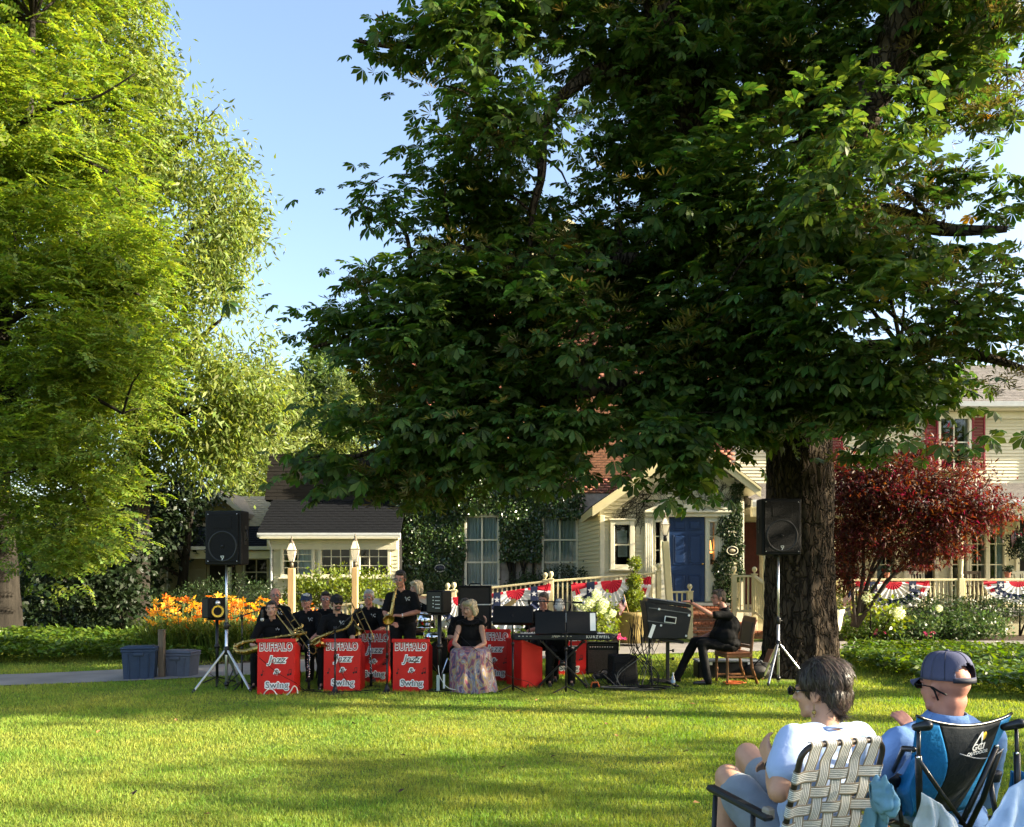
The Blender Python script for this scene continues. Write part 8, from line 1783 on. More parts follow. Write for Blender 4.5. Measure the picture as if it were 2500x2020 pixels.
# skirt over knees down to the grass
def skirt_pt(u, v):
    a = 2*PI*u; kz = z+.16; ctr = Vector((.01, .02-.26*min(1, v*3.0), 0)); 
    rx0, ry0 = .17, .15; rx1, ry1 = .27, .30; rx2, ry2 = .27, .28
    if v < .3: w = v/.3; rx_, ry_, zz = rx0+(rx1-rx0)*w, ry0+(ry1-ry0)*w, z+.22-.06*w*w
    else: w = (v-.3)/.7; rx_, ry_, zz = rx1+(rx2-rx1)*w**1.3, ry1+(ry2-ry1)*w, (z+.16)*(1-w)+.015*w
    fold = 1+.085*min(1, v*1.6)*math.sin(a*9+2*math.sin(a*2))+.035*math.sin(a*17+1)*v
    return Vector((ctr.x+rx_*fold*math.cos(a)+.10*v*v*(math.cos(a) > 0), ctr.y+ry_*fold*math.sin(a), zz+.012*math.sin(a*5)*v))
b = MB(); b.grid(skirt_pt, 120, 22)
m = bpy.data.materials.new('floral_skirt'); m.use_nodes = True; nt = m.node_tree; n_ = nt.nodes; l_ = nt.links; tc = n_.new('ShaderNodeTexCoord'); nz_ = n_.new('ShaderNodeTexNoise'); nz_.inputs['Scale'].default_value = 6.5; nz_.inputs['Detail'].default_value = 2; nz_.inputs['Distortion'].default_value = 1.6; mp_ = n_.new('ShaderNodeMapping'); mp_.inputs['Scale'].default_value = (1.3, 1, .6); l_.new(tc.outputs['Object'], mp_.inputs[0]); l_.new(mp_.outputs[0], nz_.inputs['Vector'])
rp = n_.new('ShaderNodeValToRGB'); rp.color_ramp.interpolation = 'LINEAR'; cs = [(.28, (.02, .02, .05)), (.37, (.09, .06, .14)), (.42, (.24, .05, .08)), (.47, (.28, .22, .18)), (.51, (.34, .22, .06)), (.55, (.10, .12, .25)), (.60, (.34, .31, .28)), (.66, (.17, .08, .17)), (.74, (.03, .05, .12))]
el_ = rp.color_ramp.elements; el_[0].position = cs[0][0]; el_[0].color = (*cs[0][1], 1); el_[1].position = cs[-1][0]; el_[1].color = (*cs[-1][1], 1)
for p_, c_ in cs[1:-1]: e_ = el_.new(p_); e_.color = (*c_, 1)
l_.new(nz_.outputs['Fac'], rp.inputs[0]); l_.new(rp.outputs[0], n_['Principled BSDF'].inputs['Base Color']); n_['Principled BSDF'].inputs['Roughness'].default_value = .6
b.build('skirt', m, t)
b = MB(); 
for g in (-1, 1): p_ = A(g*.086, .0, -.052); b.tube([p_+Vector((0, .02*math.cos(a), -.022+.022*math.sin(a))) for a in np.linspace(0, 2*PI, 13)], .0035, 5)
b.build('hoop_earring', M['chromes'], t)
b = MB()
for k in range(16): a = PI*k/15+PI; p_ = Vector(J['neck'])+Vector((.11*math.cos(a), -.02+.085*math.sin(a), -.045-.03*abs(math.sin(a)))); b.ell(p_, (.024, .02, .022), Matrix.Rotation(k, 3, 'Z'), 8, 6)
b.build('ruffle_collar', M['polo'], t)
c = thing('folding_chair', 'dark chair hidden beneath the seated singer', 'chair', loc, 0, 'chairs of the musicians'); b = MB(); b.box((0, .06, z-.03), (.40, .38, .03), bev=.01); b.build('seat', M['black'], c); b = MB(); b.box((0, .27, z+.33), (.40, .03, .34), bev=.01); b.build('backrest', M['black'], c)
for sx in (-1, 1):
    for sy in (-.1, .22): b = MB(); b.tube([(sx*.18, sy, 0), (sx*.18, sy, z)], .013, 6); b.build('leg', M['blackm'], c)
# --- mixer man, profile facing left
D = 12.25; x = GX(1775, D); z = .52
J = sit(1, .04, z, pelvis=(0, .04, z+.08), head=(0, -.13, GZ(1460, D)), neck=(0, -.04, GZ(1483, D)), sh_l=(.19, -.02, GZ(1502, D)), sh_r=(-.19, -.01, GZ(1502, D)), chest=(0, .02, GZ(1530, D)),
        el_l=(.22, -.30, GZ(1493, D)-.0), wr_l=(.16, -.57, GZ(1466, D)), hd_l=(0, -1, .05), hn_l=(0, 0, -1), el_r=(-.23, -.12, z+.24), wr_r=(-.17, -.36, z+.16), hd_r=(0, -.8, -.5), kn_l=(.13, -.42, z+.10), kn_r=(-.13, -.46, z+.11), an_l=(.14, -.33, .09), an_r=(-.15, -.72, .10), toe_l=(.14, -.52, .04), toe_r=(-.15, -.90, .05))
for k in ('el_l', 'wr_l'): pass
J['el_l'] = (.22, (1715-1775)/F*D+.0, GZ(1497, D)); J['el_l'] = (.24, -.30, GZ(1500, D)); J['wr_l'] = (.20, -.62, GZ(1468, D))
t, A = person('person in black polo and glasses seated in profile, reaching across the mixing desk', (x, D, 0), math.radians(-88), J, dict(hair='short', hairm='h_sp', glasses='clear', head=(0, .08, 0), skin='skin2', logo=False, belly=.10))
b = MB(); b.lathe([(.030, -.015), (.033, 0), (.030, .015)], Vector(J['wr_l'])+Vector((0, .03, 0)), 12, Matrix.Rotation(PI/2, 3, 'X')); b.build('wristwatch', M['black'], t)
print('people done')
# ================================================================ seated spectators in the foreground
M['tee'] = mat('pale_blue_tee', (.36, .46, .68), .85, var=.04, scale=4, bump=.15, bscale=30, sheen=.2, spec=.15)
M['shirtb'] = mat('blue_shirt', (.13, .235, .46), .8, var=.06, scale=5, bump=.2, bscale=35, spec=.15)
M['shorts'] = mat('grey_blue_shorts', (.22, .25, .28), .85, var=.05, bump=.2, bscale=40)
M['skin3'] = mat('tanned_skin', (.50, .27, .17), .5, var=.10, scale=18, spec=.35, bump=.06, bscale=90)
def strands(parent, me, crown, m, N=4500, L=.055, w=.0022, flow=(0, 0, -1), lift=.006, seed=1):
    n = len(me.vertices); co = np.empty(n*3); me.vertices.foreach_get('co', co); co = co.reshape(-1, 3); no = np.empty(n*3); me.vertices.foreach_get('normal', no); no = no.reshape(-1, 3)
    rg = np.random.default_rng(seed); i = rg.integers(0, n, N); p = co[i]; nn = no[i]; away = nrm(p-np.array(crown)); f = nrm(away*.9+np.array(flow)*.55+rg.normal(size=(N, 3))*.22); f = nrm(f-nn*np.sum(f*nn, 1, keepdims=True)); s = np.cross(f, nn)*w
    V = np.empty((N, 8, 3)); l = (L*(.6+.8*rg.random(N)))[:, None]
    for k, (t_, h) in enumerate(((0, -.002), (.35, lift), (.7, lift*.8), (1, .001))):
        c = p+f*l*t_+nn*h-nn*(l*t_)**2*3.5; V[:, 2*k] = c-s*(1-.25*k); V[:, 2*k+1] = c+s*(1-.25*k)
    q = np.array([(0, 1, 3, 2), (2, 3, 5, 4), (4, 5, 7, 6)]); Fc = ((np.arange(N)*8)[:, None, None]+q[None]).reshape(-1, 4)
    return link('hair_strands', fast_mesh('hair_strands', V.reshape(-1, 3), Fc, m, smooth=True), parent, 'stuff')
def figure(label, loc, rz, W, look):
    """like person(), but joints given in world coordinates W and finer; returns thing and head frame"""
    Ri = Matrix.Rotation(-rz, 3, 'Z'); lc = Vector(loc); j = {k: (Ri @ (Vector(v)-lc) if k[:2] not in ('hd', 'hn') else Ri @ Vector(v)) for k, v in W.items()}
    t = thing('person', label, 'person', loc, rz, 'spectators in the foreground'); hd = j['head']; R = rotm(*look['head']); hs = look.get('hs', 1.0); vox = .0065
    pel, che, nk = j['pelvis'], j['chest'], j['neck']; up = (nk-pel).normalized(); ax = (j['sh_l']-j['sh_r']).normalized(); ang = math.atan2(ax.y, ax.x); tilt = math.atan2(-(up.y), up.z); RR = Matrix.Rotation(ang, 3, 'Z') @ Matrix.Rotation(tilt*.8, 3, 'X'); bw = look.get('bw', 1.0)
    b = MB(); A = head_parts(b, hd, R, hs, look.get('jaw', 1)); b.cap(nk-up*.05, .060*look.get('neckw', 1), hd+R @ Vector((0, .022, -.045)), .054*look.get('neckw', 1), 14)
    if look.get('neckw', 1) > 1.1: b.ell(hd+R @ Vector((0, .045, -.055)), (.068, .045, .06), R)
    b.ell(che, (.15*bw, .10*bw, .18), RR); b.ell(pel.lerp(che, .5), (.14*bw, .10*bw, .16), RR); b.ell(pel, (.16*bw, .13*bw, .11), RR); b.cap(j['sh_l'], .05, j['sh_r'], .05); b.cap(nk-up*.07, .05, j['sh_l'].lerp(nk, .3)-up*.02, .042); b.cap(nk-up*.07, .05, j['sh_r'].lerp(nk, .3)-up*.02, .042)
    for g, k in ((1, 'l'), (-1, 'r')):
        sh, el, wr = j['sh_'+k], j['el_'+k], j['wr_'+k]; ra = look.get('arm', 1.0)
        b.cap(sh, .055*ra, sh.lerp(el, .55), .050*ra, 14); b.cap(sh.lerp(el, .5), .050*ra, el, .043*ra, 14); b.ell(el, .043*ra); b.cap(el, .042*ra, el.lerp(wr, .35), .042*ra, 14); b.cap(el.lerp(wr, .35), .042*ra, wr, .027*ra, 14)
        hand(b, wr, j.get('hd_'+k, (wr-el).normalized()), j.get('hn_'+k, Vector((0, 0, -1))), -g, look.get('curl', .5), 1.0)
        hp, kn_, an = j['hip_'+k], j['kn_'+k], j['an_'+k]; b.cap(hp, .092, kn_, .062, 14); b.ell(kn_, (.064, .064, .066)); b.cap(kn_, .058, kn_.lerp(an, .35), .062, 14); b.cap(kn_.lerp(an, .35), .062, an, .038, 14); b.cap(an, .036, an+Vector((0, -.15, -.05)), .03)
    me = remesh(b, 'body', vox, [M[look['skin']], M['lip'], M['brow'], M['eyew'], M['iris']], 5, face_assign(hd, R, hs), .5, .36); link('body', me, t)
    b = MB(); long = look.get('long'); bl = look.get('belly', 0)
    b.ell(che, (.172*bw, .118*bw, .195), RR); b.ell(pel.lerp(che, .5)+Vector((0, -bl*.5, 0)), (.17*bw+bl*.4, .125*bw+bl*.5, .19), RR); b.ell(pel+up*.01, (.185*bw, .145*bw+bl*.4, .11), RR)
    b.ell(nk-up*.085+Vector((0, .012, 0)), (.118*bw, .100*bw, .080), RR)
    for k in 'lr':
        sh, el, wr = j['sh_'+k], j['el_'+k], j['wr_'+k]; b.cap(nk-up*.062, .068, sh.lerp(nk, .30)-up*.01, .060, 14); b.cap(sh.lerp(nk, .3)-up*.02, .058, sh, .066, 14)
        if long: b.cap(sh, .072, sh.lerp(el, .6), .068, 14); b.cap(sh.lerp(el, .6), .067, el, .058, 14); b.cap(el, .058, el.lerp(wr, .85), .044, 14)
        else: b.cap(sh, .070, sh.lerp(el, .60), .074, 14)
    me = remesh(b, 'shirt', .0095, M[look['top']], 4, fac=.5); wrinkle(me, .006, 7, 3.1, (1, 1, .7)); wrinkle(me, .004, 16, 1.7, (.6, .6, 1.2)); so = link('shirt', me, t)
    if long:
        cb = MB(); base = nk-up*.012; RC = RR
        cb.grid(lambda u, v: base+RC @ Vector(((.080+.030*v)*math.cos(PI*2*u), (.074+.030*v)*math.sin(PI*2*u)+.006, .040*(1-v)+.015*(math.sin(PI*2*u))-.018*v)), 36, 3); c = cb.build('collar', M[look['top']], so); sd = c.modifiers.new('s', 'SOLIDIFY'); sd.thickness = .004
    else:
        cb = MB(); base = nk-up*.012; cb.tube([base+RR @ Vector((.072*math.cos(a), .070*math.sin(a)+.010, .016*math.sin(a))) for a in np.linspace(0, 2*PI, 33)], .007, 6, caps=False); cb.build('neckband', M[look['top']], so)
    b = MB(); b.ell(pel-up*.03, (.19*bw, .15*bw, .12), RR); q = look.get('hem', .75)
    for k in 'lr': hp, kn_ = j['hip_'+k], j['kn_'+k]; b.cap(hp, .112, hp.lerp(kn_, q), .098, 14)
    me = remesh(b, 'shorts', .011, M['shorts'], 4); wrinkle(me, .006, 12, 8.1); link('shorts', me, t)
    for k in 'lr': an = j['an_'+k]; b = MB(); b.cap(an+Vector((0, .04, -.045)), .036, an+Vector((0, -.17, -.06)), .030); link('shoe', remesh(b, 'shoe', .009, M['shoe'], 2), t)
    return t, A, j, R
# ---- woman
LW = (1.26, 3.50, 0); RZW = math.radians(200)
W = dict(pelvis=(1.26, 3.50, .45), chest=(1.315, 3.50, .76), neck=P(2018, 1768, 3.52), head=P(2001, 1688, 3.58), sh_l=P(1938, 1806, 3.42), sh_r=P(2098, 1800, 3.56), el_l=P(1900, 1935, 3.27), wr_l=P(1884, 1868, 3.50), hd_l=(-.15, .6, .75), hn_l=(.8, .3, 0),
         el_r=P(2085, 1930, 3.75), wr_r=P(1925, 1880, 3.66), hd_r=(-.9, .1, .25), hn_r=(0, -.6, -.6), hip_l=(1.16, 3.54, .43), hip_r=(1.35, 3.58, .43), kn_l=P(1778, 1900, 3.80), kn_r=P(1826, 1846, 4.02), an_l=(.965, 3.80, .09), an_r=(1.16, 4.12, .10))
tw, A, jw, RW = figure('person, short dark haired, in pale blue T-shirt and grey shorts in the webbed chair', LW, RZW, W, dict(head=(.45, .10, 0), skin='skin3', top='tee', hs=1.04, bw=.97, arm=1.0))
M['h_w'] = mat('dark_brown_hair', (.040, .029, .022), .55, var=.45, scale=60, stretch=(1, 1, .15), bump=.4, bscale=120)
hb = MB(); Ah = lambda x, y, z: jw['head']+RW @ Vector((x, y, z))
hb.ell(Ah(0, .03, .055), (.096, .108, .094), RW, 18, 12); hb.ell(Ah(0, .075, .0), (.080, .056, .085), RW); hb.ell(Ah(0, .072, -.05), (.055, .034, .05), RW)
hm = remesh(hb, 'hair', .006, M['h_w'], 3); wrinkle(hm, .008, 30, 2, (1, 1, .35)); link('hair', hm, tw)
M['strand'] = mat('brown_hair_strand', (.048, .034, .025), .45, island=.75, spec=.35); strands(tw, hm, Ah(.02, .0, .14), M['strand'], 6500, .06)
glasses(jw['head']+RW @ Vector((0, -.004, .003)), RW, 1.12, tw, M['black'], M['lens'], 'sunglasses')
b = MB(); p_ = A(.082, .008, -.047); b.tube([p_, p_+Vector((0, 0, -.022))], .002, 5); b.ell(p_+Vector((0, 0, -.033)), (.009, .009, .011)); b.ell(p_+Vector((0, 0, -.050)), (.004, .004, .006)); b.build('earring', mat('dark_gold', (.35, .25, .08), .3, metal=.9), tw)
b = MB(); w_ = jw['wr_l']; d_ = (jw['wr_l']-jw['el_l']).normalized(); b.lathe([(.030, -.012), (.033, 0), (.030, .012)], w_-d_*.02, 16, rot_to(d_), caps=False); b.build('wristband', M['black'], tw)
# ---- webbed lawn chair
cw = thing('lawn_chair', 'folding lawn chair with woven cream and tan striped webbing and brown tube frame', 'chair', (1.165, 3.545, 0), math.radians(200))
M['tubeb'] = mat('brown_tube', (.045, .034, .027), .35, spec=.5, metal=.3); M['armp'] = mat('dark_arm_plastic', (.018, .019, .021), .4)
WEB = [mat('web_white', (.70, .69, .65), .7, bump=.3, bscale=400), mat('web_tan', (.27, .23, .17), .7, bump=.3, bscale=400), mat('web_dark', (.06, .055, .045), .7)]
BW, BB, BT = .20, Vector((0, .20, .36)), Vector((0, .375, .935)); bd = (BT-BB).normalized(); bn = Vector((0, bd.z, -bd.y))
r_ = .012; pts = [BB+Vector((BW, 0, 0)), BB+Vector((BW, 0, 0))+bd*.52]
for k in range(7): a = PI/2*k/6; pts.append(BB+bd*(.56+.065*math.sin(a))+Vector((BW-.065+.065*math.cos(a), 0, 0)))
pts += [Vector((-p.x, p.y, p.z)) for p in pts[::-1]]
b = MB(); b.tube(pts, r_, 12); b.build('back_frame', M['tubeb'], cw)
SP = [Vector((BW, -.26, .40)), Vector((BW, .20, .36))]; b = MB(); b.tube([SP[1], SP[0]-Vector((0, -.03, 0)), SP[0]+Vector((-.03, 0, 0)), Vector((-BW+.03, -.26, .40)), Vector((-BW, -.23, .40)), Vector((-BW, .20, .36))], r_, 10); b.build('seat_frame', M['tubeb'], cw)
def strap(A, B, w, nrm_, over, n=40, amp=.004, wrapA=True, wrapB=True, ncross=5):
    A = Vector(A); B = Vector(B); d = (B-A); L = d.length; d.normalize(); nv = Vector(nrm_).normalized(); x = d.cross(nv)
    cols = [(-.5, -.36, 1), (-.36, -.24, 0), (-.24, -.20, 2), (-.20, -.10, 0), (-.10, -.06, 2), (-.06, .06, 0), (.06, .10, 2), (.10, .20, 0), (.20, .24, 2), (.24, .36, 0), (.36, .5, 1)]
    path = []
    if wrapA:
        for k in range(5): a = -PI*.9+PI*.9*k/4; path.append((A-d*0+(-d*math.cos(a+PI/2)*0)+nv*(r_*1.25*math.cos(a))-d*(r_*1.25*math.sin(-a))*1.0))
    for i in range(n+1):
        t_ = i/n; ph = t_*ncross*PI; o = amp*math.sin(ph)*over; path.append(A+d*(L*t_)+nv*(r_*1.15*(1-min(1, min(t_, 1-t_)*8))+o*min(1, min(t_, 1-t_)*10)))
    if wrapB:
        for k in range(1, 6): a = PI*.9*k/5; path.append(B+nv*(r_*1.25*math.cos(a))+d*(r_*1.25*math.sin(a)))
    b = MB(); b.sm = True
    for c0, c1, mi in cols:
        b.mi = mi; base = len(b.v); vs = []
        for p in path: vs += [p+x*c0*w, p+x*c1*w]
        b.add(vs, [(2*i, 2*i+1, 2*i+3, 2*i+2) for i in range(len(path)-1)])
    o = b.build('webbing_strap', WEB, cw); sd = o.modifiers.new('s', 'SOLIDIFY'); sd.thickness = .0016; return o
VX = [-.144, -.072, 0, .072, .144]; HT = [.04, .115, .19, .265, .34, .415, .49]
for i, vx in enumerate(VX): strap(BB+Vector((vx, 0, .0))-bd*.01, BB+bd*.625+Vector((vx, 0, 0)), .054, bn, 1 if i % 2 else -1, 60, .0042, True, True, 8.4)
for k, h in enumerate(HT): strap(BB+bd*h+Vector((-BW, 0, 0)), BB+bd*h+Vector((BW, 0, 0)), .052, bn, -1 if k % 2 else 1, 50, .0042, True, True, 5.5)
for k in range(4): strap(Vector((-BW, .12-.1*k, .367+.01*k)), Vector((BW, .12-.1*k, .367+.01*k)), .056, (0, 0, 1), 1 if k % 2 else -1, 40, .005)
for i, vx in enumerate(VX): strap(Vector((vx, -.26, .40)), Vector((vx, .2, .36)), .056, (0, 0, 1), 1 if i % 2 else -1, 40, .005)
for s in (-1, 1):
    b = MB(); b.box((s*(BW+.035), .02, .655), (.05, .42, .028), Matrix.Rotation(-.06, 3, 'X'), bev=.010); b.build('armrest', M['armp'], cw)
    b = MB(); b.tube([(s*(BW+.032), -.15, .64), (s*(BW+.03), -.18, .30), (s*(BW+.02), .15, .012)], .011, 10); b.tube([(s*(BW+.032), .12, .64), (s*(BW+.03), .10, .33), (s*(BW+.02), -.28, .012)], .011, 10); b.build('leg_frame', M['tubeb'] if s < 0 else M['armp'], cw)
    b = MB(); b.box((s*(BW+.02), .20, .655), (.04, .045, .05), bev=.008); b.build('arm_bracket', mat('bracket_tan', (.30, .26, .21), .5), cw)
# ---- man
LM = (2.06, 3.9, 0); RZM = math.radians(200)
W = dict(pelvis=(2.08, 3.96, .46), chest=(2.05, 3.82, .78), neck=P(2305, 1752, 3.72), head=P(2308, 1678, 3.74), sh_l=P(2195, 1812, 3.66), sh_r=P(2420, 1800, 3.88), el_l=P(2118, 1915, 3.66), wr_l=P(2062, 1950, 3.92), hd_l=(-.5, .8, -.1), hn_l=(0, 0, -1),
         el_r=P(2400, 1950, 4.15), wr_r=P(2232, 1798, 4.20), hd_r=(-.45, .1, .85), hn_r=(-.3, .9, 0), hip_l=(1.97, 4.05, .44), hip_r=(2.18, 4.08, .44), kn_l=(1.80, 4.45, .50), kn_r=(2.05, 4.52, .50), an_l=(1.78, 4.5, .09), an_r=(2.05, 4.58, .09))
tm, A, jm, RM_ = figure('person in navy baseball cap and blue long sleeved shirt in the blue camp chair', LM, RZM, W, dict(head=(.02, .02, 0), skin='skin2', top='shirtb', hs=1.10, bw=1.17, neckw=1.22, jaw=1.12, long=True, belly=.06, arm=1.1))
M['cap_f'] = mat('faded_navy_cap', (.060, .065, .115), .85, var=.18, scale=9, bump=.15, bscale=300)
cp = MB(); Ac = lambda x, y, z: jm['head']+RM_ @ Vector((x, y, z))
def cap_pt(u, v):
    a = 2*PI*u; z = .010+.128*math.sin(v*PI/2)**.95; r = math.cos(v*PI/2)**.55; return Ac(.102*r*math.cos(a), .014+.120*r*math.sin(a), z+.028)
NU, NV = 48, 14
vs = [cap_pt(i/NU, jv/NV*.995) for jv in range(NV+1) for i in range(NU+1)]; fs = []
for jv in range(NV):
    for i in range(NU):
        u = (i+.5)/NU; v = (jv+.5)/NV; da = abs((u-.25+.5) % 1-.5)*2*PI
        if (da/.62)**2+((v-.10)/.30)**2 < 1 and v > .07: continue
        fs.append((jv*(NU+1)+i, jv*(NU+1)+i+1, (jv+1)*(NU+1)+i+1, (jv+1)*(NU+1)+i))
cp.sm = True; cp.add(vs, fs); co = cp.build('cap', M['cap_f'], tm); sd = co.modifiers.new('s', 'SOLIDIFY'); sd.thickness = .003
sb_ = MB(); sb_.grid(lambda u, v: Ac(.1035*math.cos(PI/2-.75+1.5*u), .014+.1215*math.sin(PI/2-.75+1.5*u), .030+.020*v), 16, 1); s_o = sb_.build('back_strap', mat('cap_strap', (.02, .022, .035), .7), co); sd = s_o.modifiers.new('s', 'SOLIDIFY'); sd.thickness = .002
b = MB(); b.ell(Ac(0, .014, .168), (.009, .009, .006)); b.build('cap_button', M['cap_f'], co)
for k in range(6):
    a = PI/6+PI/3*k; b = MB(); b.tube([cap_pt(a/(2*PI), vv)+(cap_pt(a/(2*PI), vv)-Ac(0, .014, .03)).normalized()*.001 for vv in np.linspace(.42 if abs(a-PI/2) < .1 else .02, .99, 10)], .0013, 4); b.build('seam', mat('cap_strap', (.02, .022, .035)), co)
bb = MB()
for dz in (0, -.004): bb.grid(lambda u, v: Ac((u-.5)*.17*(1-.25*v*v), -.085-.085*v*math.sin(PI*(.12+.76*u))-.018*math.sin(PI*u), .040-.022*v-.02*(2*u-1)**2+dz), 16, 5)
bb.build('brim', M['cap_f'], co)
glasses(jm['head'], RM_, 1.14, tm, M['black'], M['lens'], 'sunglasses')
b = MB(); b.tube([A(.094, .012, .006), A(.096, .03, -.005), A(.092, .045, -.045)], .0045, 6); b.tube([A(.094, .02, .005), A(.092, .055, -.010), A(.080, .075, -.020)], .0045, 6); b.build('glasses_cord', M['black'], tm)
b = MB(); sh = jm['sh_l']
# ---- blue camp chair
cc = thing('camp_chair', 'blue and black folding camp chair with printed white and gold emblem', 'chair', (2.05, 3.45, 0)); o_ = Vector(cc.location)
M['cblue'] = mat('camp_blue', (.010, .165, .42), .6, var=.10, scale=7, bump=.35, bscale=22, spec=.3); M['cblack'] = mat('camp_black', (.012, .016, .022), .6, bump=.25, bscale=26, var=.1); M['cpole'] = mat('camp_pole', (.010, .010, .011), .3, spec=.5)
def C(px, py, D): return P(px, py, D)-o_
TL, TR, BL, BR = C(2238, 1748, 3.30), C(2470, 1742, 3.52), C(2206, 1992, 3.62), C(2356, 1975, 3.78)
def panel(u, v):
    top = TL.lerp(TR, u)+Vector((0, 0, -.045*math.sin(PI*u)**.8)); bot = BL.lerp(BR, u); p = top.lerp(bot, v); n = Vector((.3, -.95, .15)); sag = (.012+.055*math.sin(PI*v)**1)*math.sin(PI*u)
    return p-n*(-sag)+n*.006*math.sin(u*14+v*9)*(1-abs(2*u-1)*.3)*v
def patch(name, u0f, u1f, v0, v1, m, nu=16, nv=16, off=0.0):
    b = MB(); b.grid(lambda u, v: panel(u0f(v0+(v1-v0)*v)+(u1f(v0+(v1-v0)*v)-u0f(v0+(v1-v0)*v))*u, v0+(v1-v0)*v)+Vector((.1, -.95, .1))*off, nu, nv); o = b.build(name, m, cc); s = o.modifiers.new('s', 'SOLIDIFY'); s.thickness = .003; return o
ul = lambda v: .20+.07*math.sin(PI*v)+.10*v; ur = lambda v: .87-.07*v
patch('side_panel', lambda v: 0.0, ul, 0, 1, M['cblue']); patch('back_panel', ul, ur, 0, 1, M['cblack'], 24, 24); patch('side_panel', ur, lambda v: 1.0, 0, 1, M['cblue'])
b = MB(); b.tube([panel(u, 0) for u in np.linspace(0, 1, 17)], .007, 6); b.build('top_hem', M['cpole'], cc)
b = MB(); b.tube([panel(ul(.30)+(ur(.30)-ul(.30))*u, .30+.05*math.sin(PI*u))+Vector((.05, -.012, 0)) for u in np.linspace(0, 1, 13)], .0022, 5); b.build('piping', mat('piping_grey', (.42, .42, .42), .6), cc)
# emblem: mountain, sun, maker name
c0 = panel(.62, .17); c1 = panel(.72, .17); c2 = panel(.62, .22); ex_ = (c1-c0).normalized(); ey_ = -(c2-c0); ey_ = (ey_-ex_*ey_.dot(ex_)).normalized(); ez_ = ex_.cross(ey_); RL = Matrix((ex_, ey_, ez_)).transposed()
def put_flat(me, u, v, name, lift=.012):
    o = link(name, me, cc); o.matrix_basis = Matrix.Translation(panel(u, v)+ez_*lift) @ RL.to_4x4(); return o
me = text_mesh('GCI', .042, .0006, .001, 0, 1.25, 1.0); me.materials.append(M['ink_w']); put_flat(me, .60, .225, 'lettering'); me = text_mesh('OUTDOOR', .022, .0006, .0006, 0, 1.3, 1.0); me.materials.append(M['ink_w']); put_flat(me, .60, .285, 'lettering')
b = MB(); b.bar((-.030, -.028, 0), (.004, .030, 0), .008, .001, up=Vector((0, 0, 1))); b.bar((.004, .030, 0), (.018, -.010, 0), .010, .001, up=Vector((0, 0, 1))); b.bar((.018, -.010, 0), (.024, -.045, 0), .005, .001, up=Vector((0, 0, 1))); put_flat(b.mesh('mountain_mark', M['ink_w']), .61, .135, 'mountain_mark')
b = MB(); b.lathe([(.001, 0), (.017, 0)], (0, 0, 0), 20, Matrix.Diagonal((.85, 1.15, 1)), caps=False); put_flat(b.mesh('sun_mark', M['gold']), .665, .115, 'sun_mark', .011)
# poles
def pole(name, *pts, r=.0095, n=10): b = MB(); b.tube([C(*p) for p in pts], r, n); return b.build(name, M['cpole'], cc)
pole('back_post', (2243, 1784, 3.27), (2242, 1850, 3.28), (2244, 1912, 3.34), r=.008); pole('back_post', (2481, 1776, 3.46), (2483, 1842, 3.46), (2484, 1900, 3.47), r=.008)
pole('lower_post', (2242, 1846, 3.28), (2244, 1930, 3.36), (2248, 2040, 3.45), r=.013); pole('lower_post', (2483, 1838, 3.46), (2484, 1930, 3.47), (2487, 2060, 3.5), r=.013)
for a_, c_ in (((2236, 1776, 3.27), (2264, 1772, 3.24)), ((2452, 1776, 3.48), (2491, 1767, 3.44))):
    b = MB(); b.cap(C(*a_), .016, C(*c_), .021, 12); b.build('end_knob', M['cpole'], cc)
pole('cross_pole', (2240, 1852, 3.28), (2290, 1925, 3.34), (2356, 2016, 3.42)); pole('cross_pole', (2434, 1822, 3.46), (2395, 1910, 3.46), (2346, 2014, 3.43), r=.012); pole('cross_pole', (2440, 1832, 3.52), (2400, 1950, 3.66), (2360, 2030, 3.7), r=.012)
b = MB(); b.cap(C(2230, 1830, 3.30), .012, C(2206, 1828, 3.34), .012, 8); b.cap(C(2206, 1828, 3.34), .011, C(2180, 1885, 3.62), .010, 8); b.build('arm_tube', M['cpole'], cc)
for (px, py, D) in ((2172, 1898, 3.66), (2415, 1888, 3.92)):
    b = MB(); b.lathe([(.045, -.035), (.05, -.01), (.055, .0), (.055, .012), (.04, .016), (.001, .016)], C(px, py, D), 16); b.build('cup_holder', M['cblack'], cc)
pole('front_leg', (2186, 1908, 3.66), (2196, 1970, 3.62), (2208, 2060, 3.6)); pole('front_leg', (2417, 1898, 3.92), (2424, 1950, 3.9), (2432, 1995, 3.88), r=.012); pole('foot_bar', (2380, 1975, 3.85), (2404, 1992, 3.88), (2430, 1998, 3.9), r=.010); pole('foot_bar', (2140, 2020, 3.5), (2180, 2005, 3.6), (2216, 2018, 3.7), r=.010)
for p in ((2242, 1850, 3.265), (2228, 1834, 3.30), (2483, 1840, 3.445), (2434, 1822, 3.44), (2188, 1913, 3.645), (2347, 2006, 3.41)):
    b = MB(); b.ell(C(*p), (.007, .006, .007)); b.build('rivet', M['chromes'], cc)
b = MB(); b.grid(lambda u, v: C(2196, 1990, 3.66).lerp(C(2372, 1978, 3.80), u).lerp(C(2168, 1965, 4.05).lerp(C(2395, 1950, 4.15), u), v)+Vector((0, 0, -.05*math.sin(PI*u)*math.sin(PI*v))), 16, 10); so = b.build('seat', M['cblue'], cc); s = so.modifiers.new('s', 'SOLIDIFY'); s.thickness = .004
b = MB(); b.grid(lambda u, v: C(2236, 1850, 3.31).lerp(C(2222, 1990, 3.50), v).lerp(C(2190, 1900, 3.66).lerp(C(2176, 1985, 3.75), v), u)+Vector((.01*math.sin(v*9), 0, .012*math.sin(u*7+v*5))), 12, 12); so = b.build('arm_side_panel', M['cblue'], cc); s = so.modifiers.new('s', 'SOLIDIFY'); s.thickness = .003
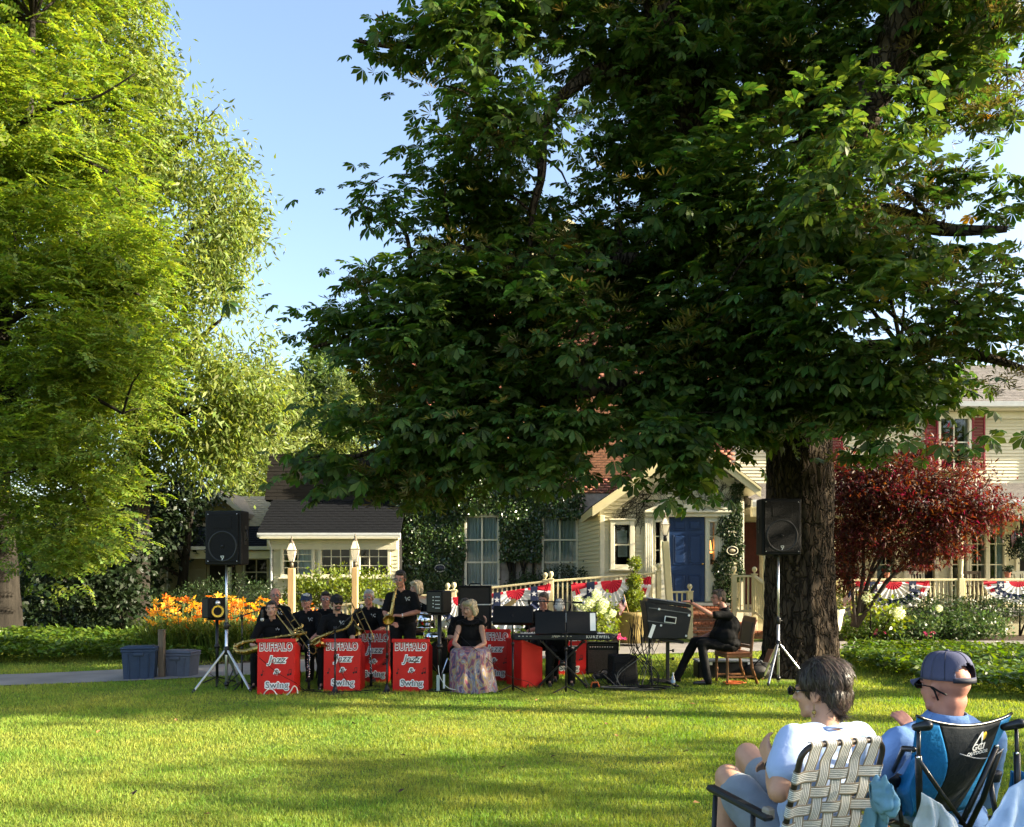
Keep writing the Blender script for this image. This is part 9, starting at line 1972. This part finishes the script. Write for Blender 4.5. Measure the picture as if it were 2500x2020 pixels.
# ---- clothes hung on the chairs
def cloth(label, name, fn, m, nu=40, nv=40, cat='jacket'):
    c = fn(.5, .5); b = MB(); b.grid(lambda u, v: fn(u, v)-c, nu, nv); o = b.build(name, m, None); o.location = c; wrinkle(o.data, .010, 6, len(label)); wrinkle(o.data, .005, 15, 3); s = o.modifiers.new('s', 'SOLIDIFY'); s.thickness = .004; tag(o, label, cat); return o
M['teal'] = mat('teal_cotton', (.16, .33, .44), .8, var=.08, bump=.2, bscale=40); M['greyc'] = mat('pale_grey_cotton', (.52, .57, .58), .8, var=.05, bump=.2, bscale=40); M['pblue'] = mat('pale_blue_nylon', (.42, .56, .74), .7, var=.06, bump=.2, bscale=30)
def knot(u, v):
    a = 2*PI*u; t_ = v; c = P(2128, 1935, 3.20).lerp(P(2192, 1962, 3.12), t_); r = .012+.050*math.sin(PI*min(1, t_*.93+.05))**.7*(1+.30*math.sin(a*4+t_*7)*math.sin(t_*9+1)+.16*math.sin(a*9+t_*5)+.10*math.sin(t_*23+a*2)); return c+Vector((.2*r*math.cos(a)*.5, r*math.cos(a)*.8, r*math.sin(a)*1.15))
cloth('bunched teal jacket sleeve tied to the back of the webbed chair', 'jacket', knot, M['teal'], 48, 32)
cloth('teal jacket tail hanging behind the webbed chair', 'jacket', lambda u, v: P(2112, 1975, 3.24).lerp(P(2160, 1965, 3.2), u).lerp(P(2095, 2080, 3.28).lerp(P(2168, 2085, 3.22), u), v)+Vector((.0, .035*math.sin(u*11+v*2)*(.3+v), 0)), M['teal'])
cloth('pale grey garment draped from the camp chair to the grass', 'garment', lambda u, v: P(2250, 1935, 3.22).lerp(P(2300, 1965, 3.2), u).lerp(P(2236, 2080, 3.22).lerp(P(2392, 2085, 3.12), u), v**.9)+Vector((.02*math.sin(v*8)*v, .05*math.sin(u*13+v*1.5)*v+.02*math.sin(u*29+v*6)*v, .03*math.sin(u*9+2)*v)), M['greyc'], cat='garment')
cloth('pale blue garment hanging from the right post at the photo edge', 'garment', lambda u, v: P(2462, 1925, 3.40).lerp(P(2504, 1900, 3.4), u).lerp(P(2392, 2075, 3.25).lerp(P(2540, 2080, 3.3), u), v**.85)+Vector((0, .05*math.sin(u*10+v*2)*v, 0)), M['pblue'], cat='garment')
cloth('bright blue chair bag hung on the right post at the photo edge', 'chair_bag', lambda u, v: P(2470, 1884, 3.52).lerp(P(2502, 1886, 3.5), u).lerp(P(2462, 1950, 3.54).lerp(P(2530, 2010, 3.5), u), v)+Vector((0, .03*math.sin(u*8), 0)), M['cblue'], 14, 14, cat='bag')
bpy.data.scenes.remove(SC2)
